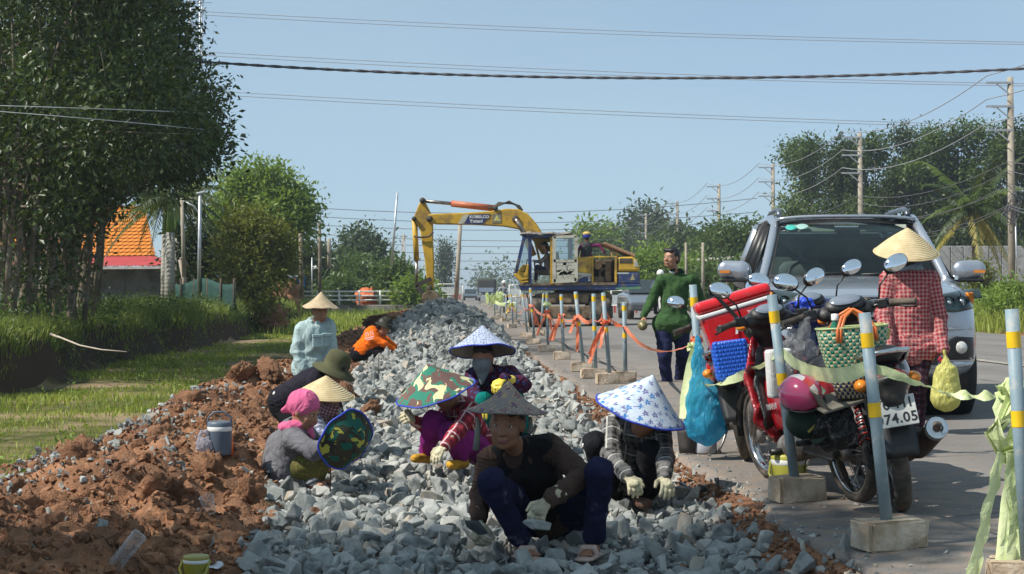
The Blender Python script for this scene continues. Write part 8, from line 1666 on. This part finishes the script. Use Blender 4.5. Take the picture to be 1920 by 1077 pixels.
# barricades
for j, (x0, x1, y0, y1, d, lab) in enumerate(((1146, 1200, 545, 592, 80, 'white metal barricade on the road behind the excavator'), (822, 868, 533, 566, 108, 'white metal barricade with red stripes under the boom'), (955, 976, 535, 572, 85, 'pale upright panel behind the excavator cab'))):
    T = thing('barricade', lab, 'barricade', at((x0 + x1) / 2, y1, d))
    for a, c in (((x0, y0), (x0, y1)), ((x1, y0), (x1, y1)), ((x0, y0), (x1, y0)), ((x0, y1 - 4), (x1, y1 - 4)), ((x0, (y0 * .4 + y1 * .6)), (x1, (y0 * .4 + y1 * .6)))): b = MB(); b.tube([at(*a, d), at(*c, d)], .035, 6); b.build('frame_tube', WH, T, world=True)
    b = MB(); p0, p1 = at(x0 + 1, y0 + (y1 - y0) * .18, d), at(x1 - 1, y0 + (y1 - y0) * .58, d); b.box((p0 + p1) / 2, (p1.x - p0.x, .03, p0.z - p1.z)); b.build('panel', M('white board', (.55, .57, .58), .6, dirt=(.4, .4, .38), damt=.3), T, world=True)
    for k in range(4 if j < 2 else 0): b = MB(); px_ = x0 + (x1 - x0) * (k + .5) / 4; b.bar(at(px_, y0 + (y1 - y0) * .6, d - .03), at(px_, y1 - 5, d - .03), .09, .03, up=(0, 1, 0)); b.build('red_slat', M('red slat', (.5, .05, .04), .6), T, world=True)
# far traffic
T = thing('truck', 'far dark truck with canvas top coming along the road', 'truck', at(912, 560, 190)); T.location.z = rz(T.location.x, 190)
b = MB(); b.box((0, 0, .95), (1.95, 1.6, 1.1)); bevel(b.build('cab', M('dark blue truck paint', (.05, .06, .09), .4), T), .1); b = MB(); b.box((0, -.83, 1.25), (1.6, .04, .45)); b.build('windscreen', M('pale truck glass', (.25, .30, .40), .1), T); b = MB(); b.box((0, 2.4, 1.75), (2.1, 3.4, 1.5)); bevel(b.build('canvas_top', M('dark canvas', (.05, .045, .04), .9), T), .2)
b = MB(); b.box((0, -.85, .55), (1.9, .06, .25)); b.build('bumper', M('pale bumper', (.35, .36, .38), .5), T)
for x in (-.8, .8): b = MB(); b.lathe([(0, -.12), (.42, -.12), (.42, .12), (0, .12)], (x, -.2, .42), (1, 0, 0), 16); b.build('wheel', RUB, T); b = MB(); b.box((x * .85, -.86, .85), (.25, .03, .18)); b.build('headlight', CLEARL, T)
def sedan(label, loc, col, yaw):
    T = thing('car', label, 'car', loc, (0, 0, R(yaw))); b = MB(); b.prism([(-.85, y, z) for y, z in ((-2.1, .3), (-2.15, .6), (-1.2, .85), (-.6, .92), (.9, .95), (1.9, .9), (2.1, .6), (2.05, .3))], (0, 0, 0), (1.7, 0, 0)); o = b.build('body', paint('car paint %d' % len(label), col), T); fix_normals(o.data); bevel(o, .08)
    b = MB(); b.prism([(-.72, y, z) for y, z in ((-.9, .92), (-.2, 1.4), (1.0, 1.42), (1.7, .95))], (0, 0, 0), (1.44, 0, 0)); o = b.build('cabin', M('dark car glass', (.03, .04, .045), .08), T); fix_normals(o.data); bevel(o, .06)
    for x in (-.75, .75):
        for y in (-1.35, 1.3): b = MB(); b.lathe([(0, -.1), (.31, -.1), (.31, .1), (0, .1)], (x, y, .31), (1, 0, 0), 18); b.build('wheel', RUB, T)
    return T
q = at(1212, 565, 62); sedan('dark car standing behind the man in green', (q.x, 62, rz(q.x, 62)), (.10, .11, .13), 3); q = at(882, 560, 210); sedan('far dark car left of the canvas truck', (q.x, 210, rz(q.x, 210)), (.04, .05, .06), 0)
# riders
def rider(label, px_, d, shirt, blab, col):
    p = at(px_, 560, d); z0 = rz(p.x, d); bk = make_bike_far(blab, col, (p.x, d, z0)); q = lambda x, y, z: V(p.x + x, d + y, z0 + z)
    J = dict(pel=q(0, .1, .82), nk=q(0, -.02, 1.32), hd=q(0, -.05, 1.52), sha=q(-.18, 0, 1.27), shb=q(.18, 0, 1.27), ela=q(-.30, -.2, 1.08), wra=q(-.3, -.45, 1.0), elb=q(.30, -.2, 1.08), wrb=q(.3, -.45, 1.0), kna=q(-.17, -.3, .72), ana=q(-.16, -.15, .32), toa=q(-.16, -.35, .26), knb=q(.17, -.3, .72), anb=q(.16, -.15, .32), tob=q(.16, -.35, .26))
    r_, J, Hm, P = person(label, J, (1, 0, 0), (0, -1, 0), SKIN2, shirt, BLK, h=.03, look=(0, 0, 0), hair=None, seed=5)
    s = SDF(.02); s.ell(P(0, -.01, .03), (.115, .13, .12)); s.build('helmet', WPL, r_, .02, cut=[(P(0, 0, -.02), (0, 0, -1))])
def make_bike_far(label, col, loc):
    T = thing('motorbike', label, 'motorbike', loc)
    for y in (-.6, .6): b = MB(); b.lathe([(.2, -.04), (.285, -.04), (.285, .04), (.2, .04)], (0, y, .285), (1, 0, 0), 18, closed=True); b.build('wheel', RUB, T)
    s = SDF(.05); s.cap((0, -.45, .9), (0, -.6, .5), .12, .10); s.cap((0, -.4, .5), (0, .1, .45), .1); s.cap((0, 0, .68), (0, .6, .72), .12); v_, f_, u_ = s.skin(.025); obj('body', np_mesh('body', v_, f_, paint('far bike ' + label[:5], col), True), T)
    b = MB(); b.tube([(-.33, -.42, 1.0), (0, -.5, 1.02), (.33, -.42, 1.0)], .02, 6); b.build('handlebar', BLKP, T); b = MB(); b.tube([(0, -.6, .285), (0, -.48, .9)], .04, 6); b.build('fork', STEEL, T); b = MB(); b.lathe([(0, -.05), (.09, 0), (.09, .08)], (0, -.62, .88), (0, 1, 0), 14); b.build('headlight', CLEARL, T); return T
rider('rider in white helmet passing behind the man in green', 1238, 52, cloth('white shirt', (.6, .6, .58)), 'pale motorbike half hidden behind the man in green', (.5, .5, .5)); rider('far rider coming along the road left of the cab', 945, 88, cloth('grey rider shirt', (.25, .26, .28)), 'far motorbike seen between the marker posts', (.2, .2, .22))
J = dict(pel=at(1184, 560, 82), nk=at(1184, 538, 82), hd=at(1184, 531, 82), sha=at(1178, 541, 82), shb=at(1190, 541, 82), ela=at(1177, 549, 81.9), wra=at(1180, 556, 81.8), elb=at(1191, 549, 81.9), wrb=at(1188, 556, 81.8), kna=at(1182, 574, 82), ana=at(1182, 590, 82), toa=at(1180, 592, 81.8), knb=at(1187, 574, 82), anb=at(1187, 590, 82), tob=at(1186, 592, 81.8))
person('far person in lime vest standing behind the white barricade', J, (1, 0, 0), (0, -1, 0), SKIN2, cloth('lime vest', (.35, .55, .10)), cloth('maroon trousers', (.08, .02, .035)), h=.03, hair=HAIR, seed=6)

# ------------------------------------------------------------------ air
b = MB(); b.box((0, 1500, 16.5), (5400, 3400, 37)); hz = b.mesh('haze', []); hm = bpy.data.materials.new('haze'); hm.use_nodes = True; hm.node_tree.nodes.clear()
ho = hm.node_tree.nodes.new('ShaderNodeOutputMaterial'); pv = hm.node_tree.nodes.new('ShaderNodeVolumePrincipled'); pv.inputs['Color'].default_value = (.80, .90, 1.0, 1); pv.inputs['Density'].default_value = .00055; pv.inputs['Anisotropy'].default_value = .3
hm.node_tree.links.new(pv.outputs[0], ho.inputs['Volume']); hz.materials.append(hm); tag(obj('haze', hz), kind='stuff')
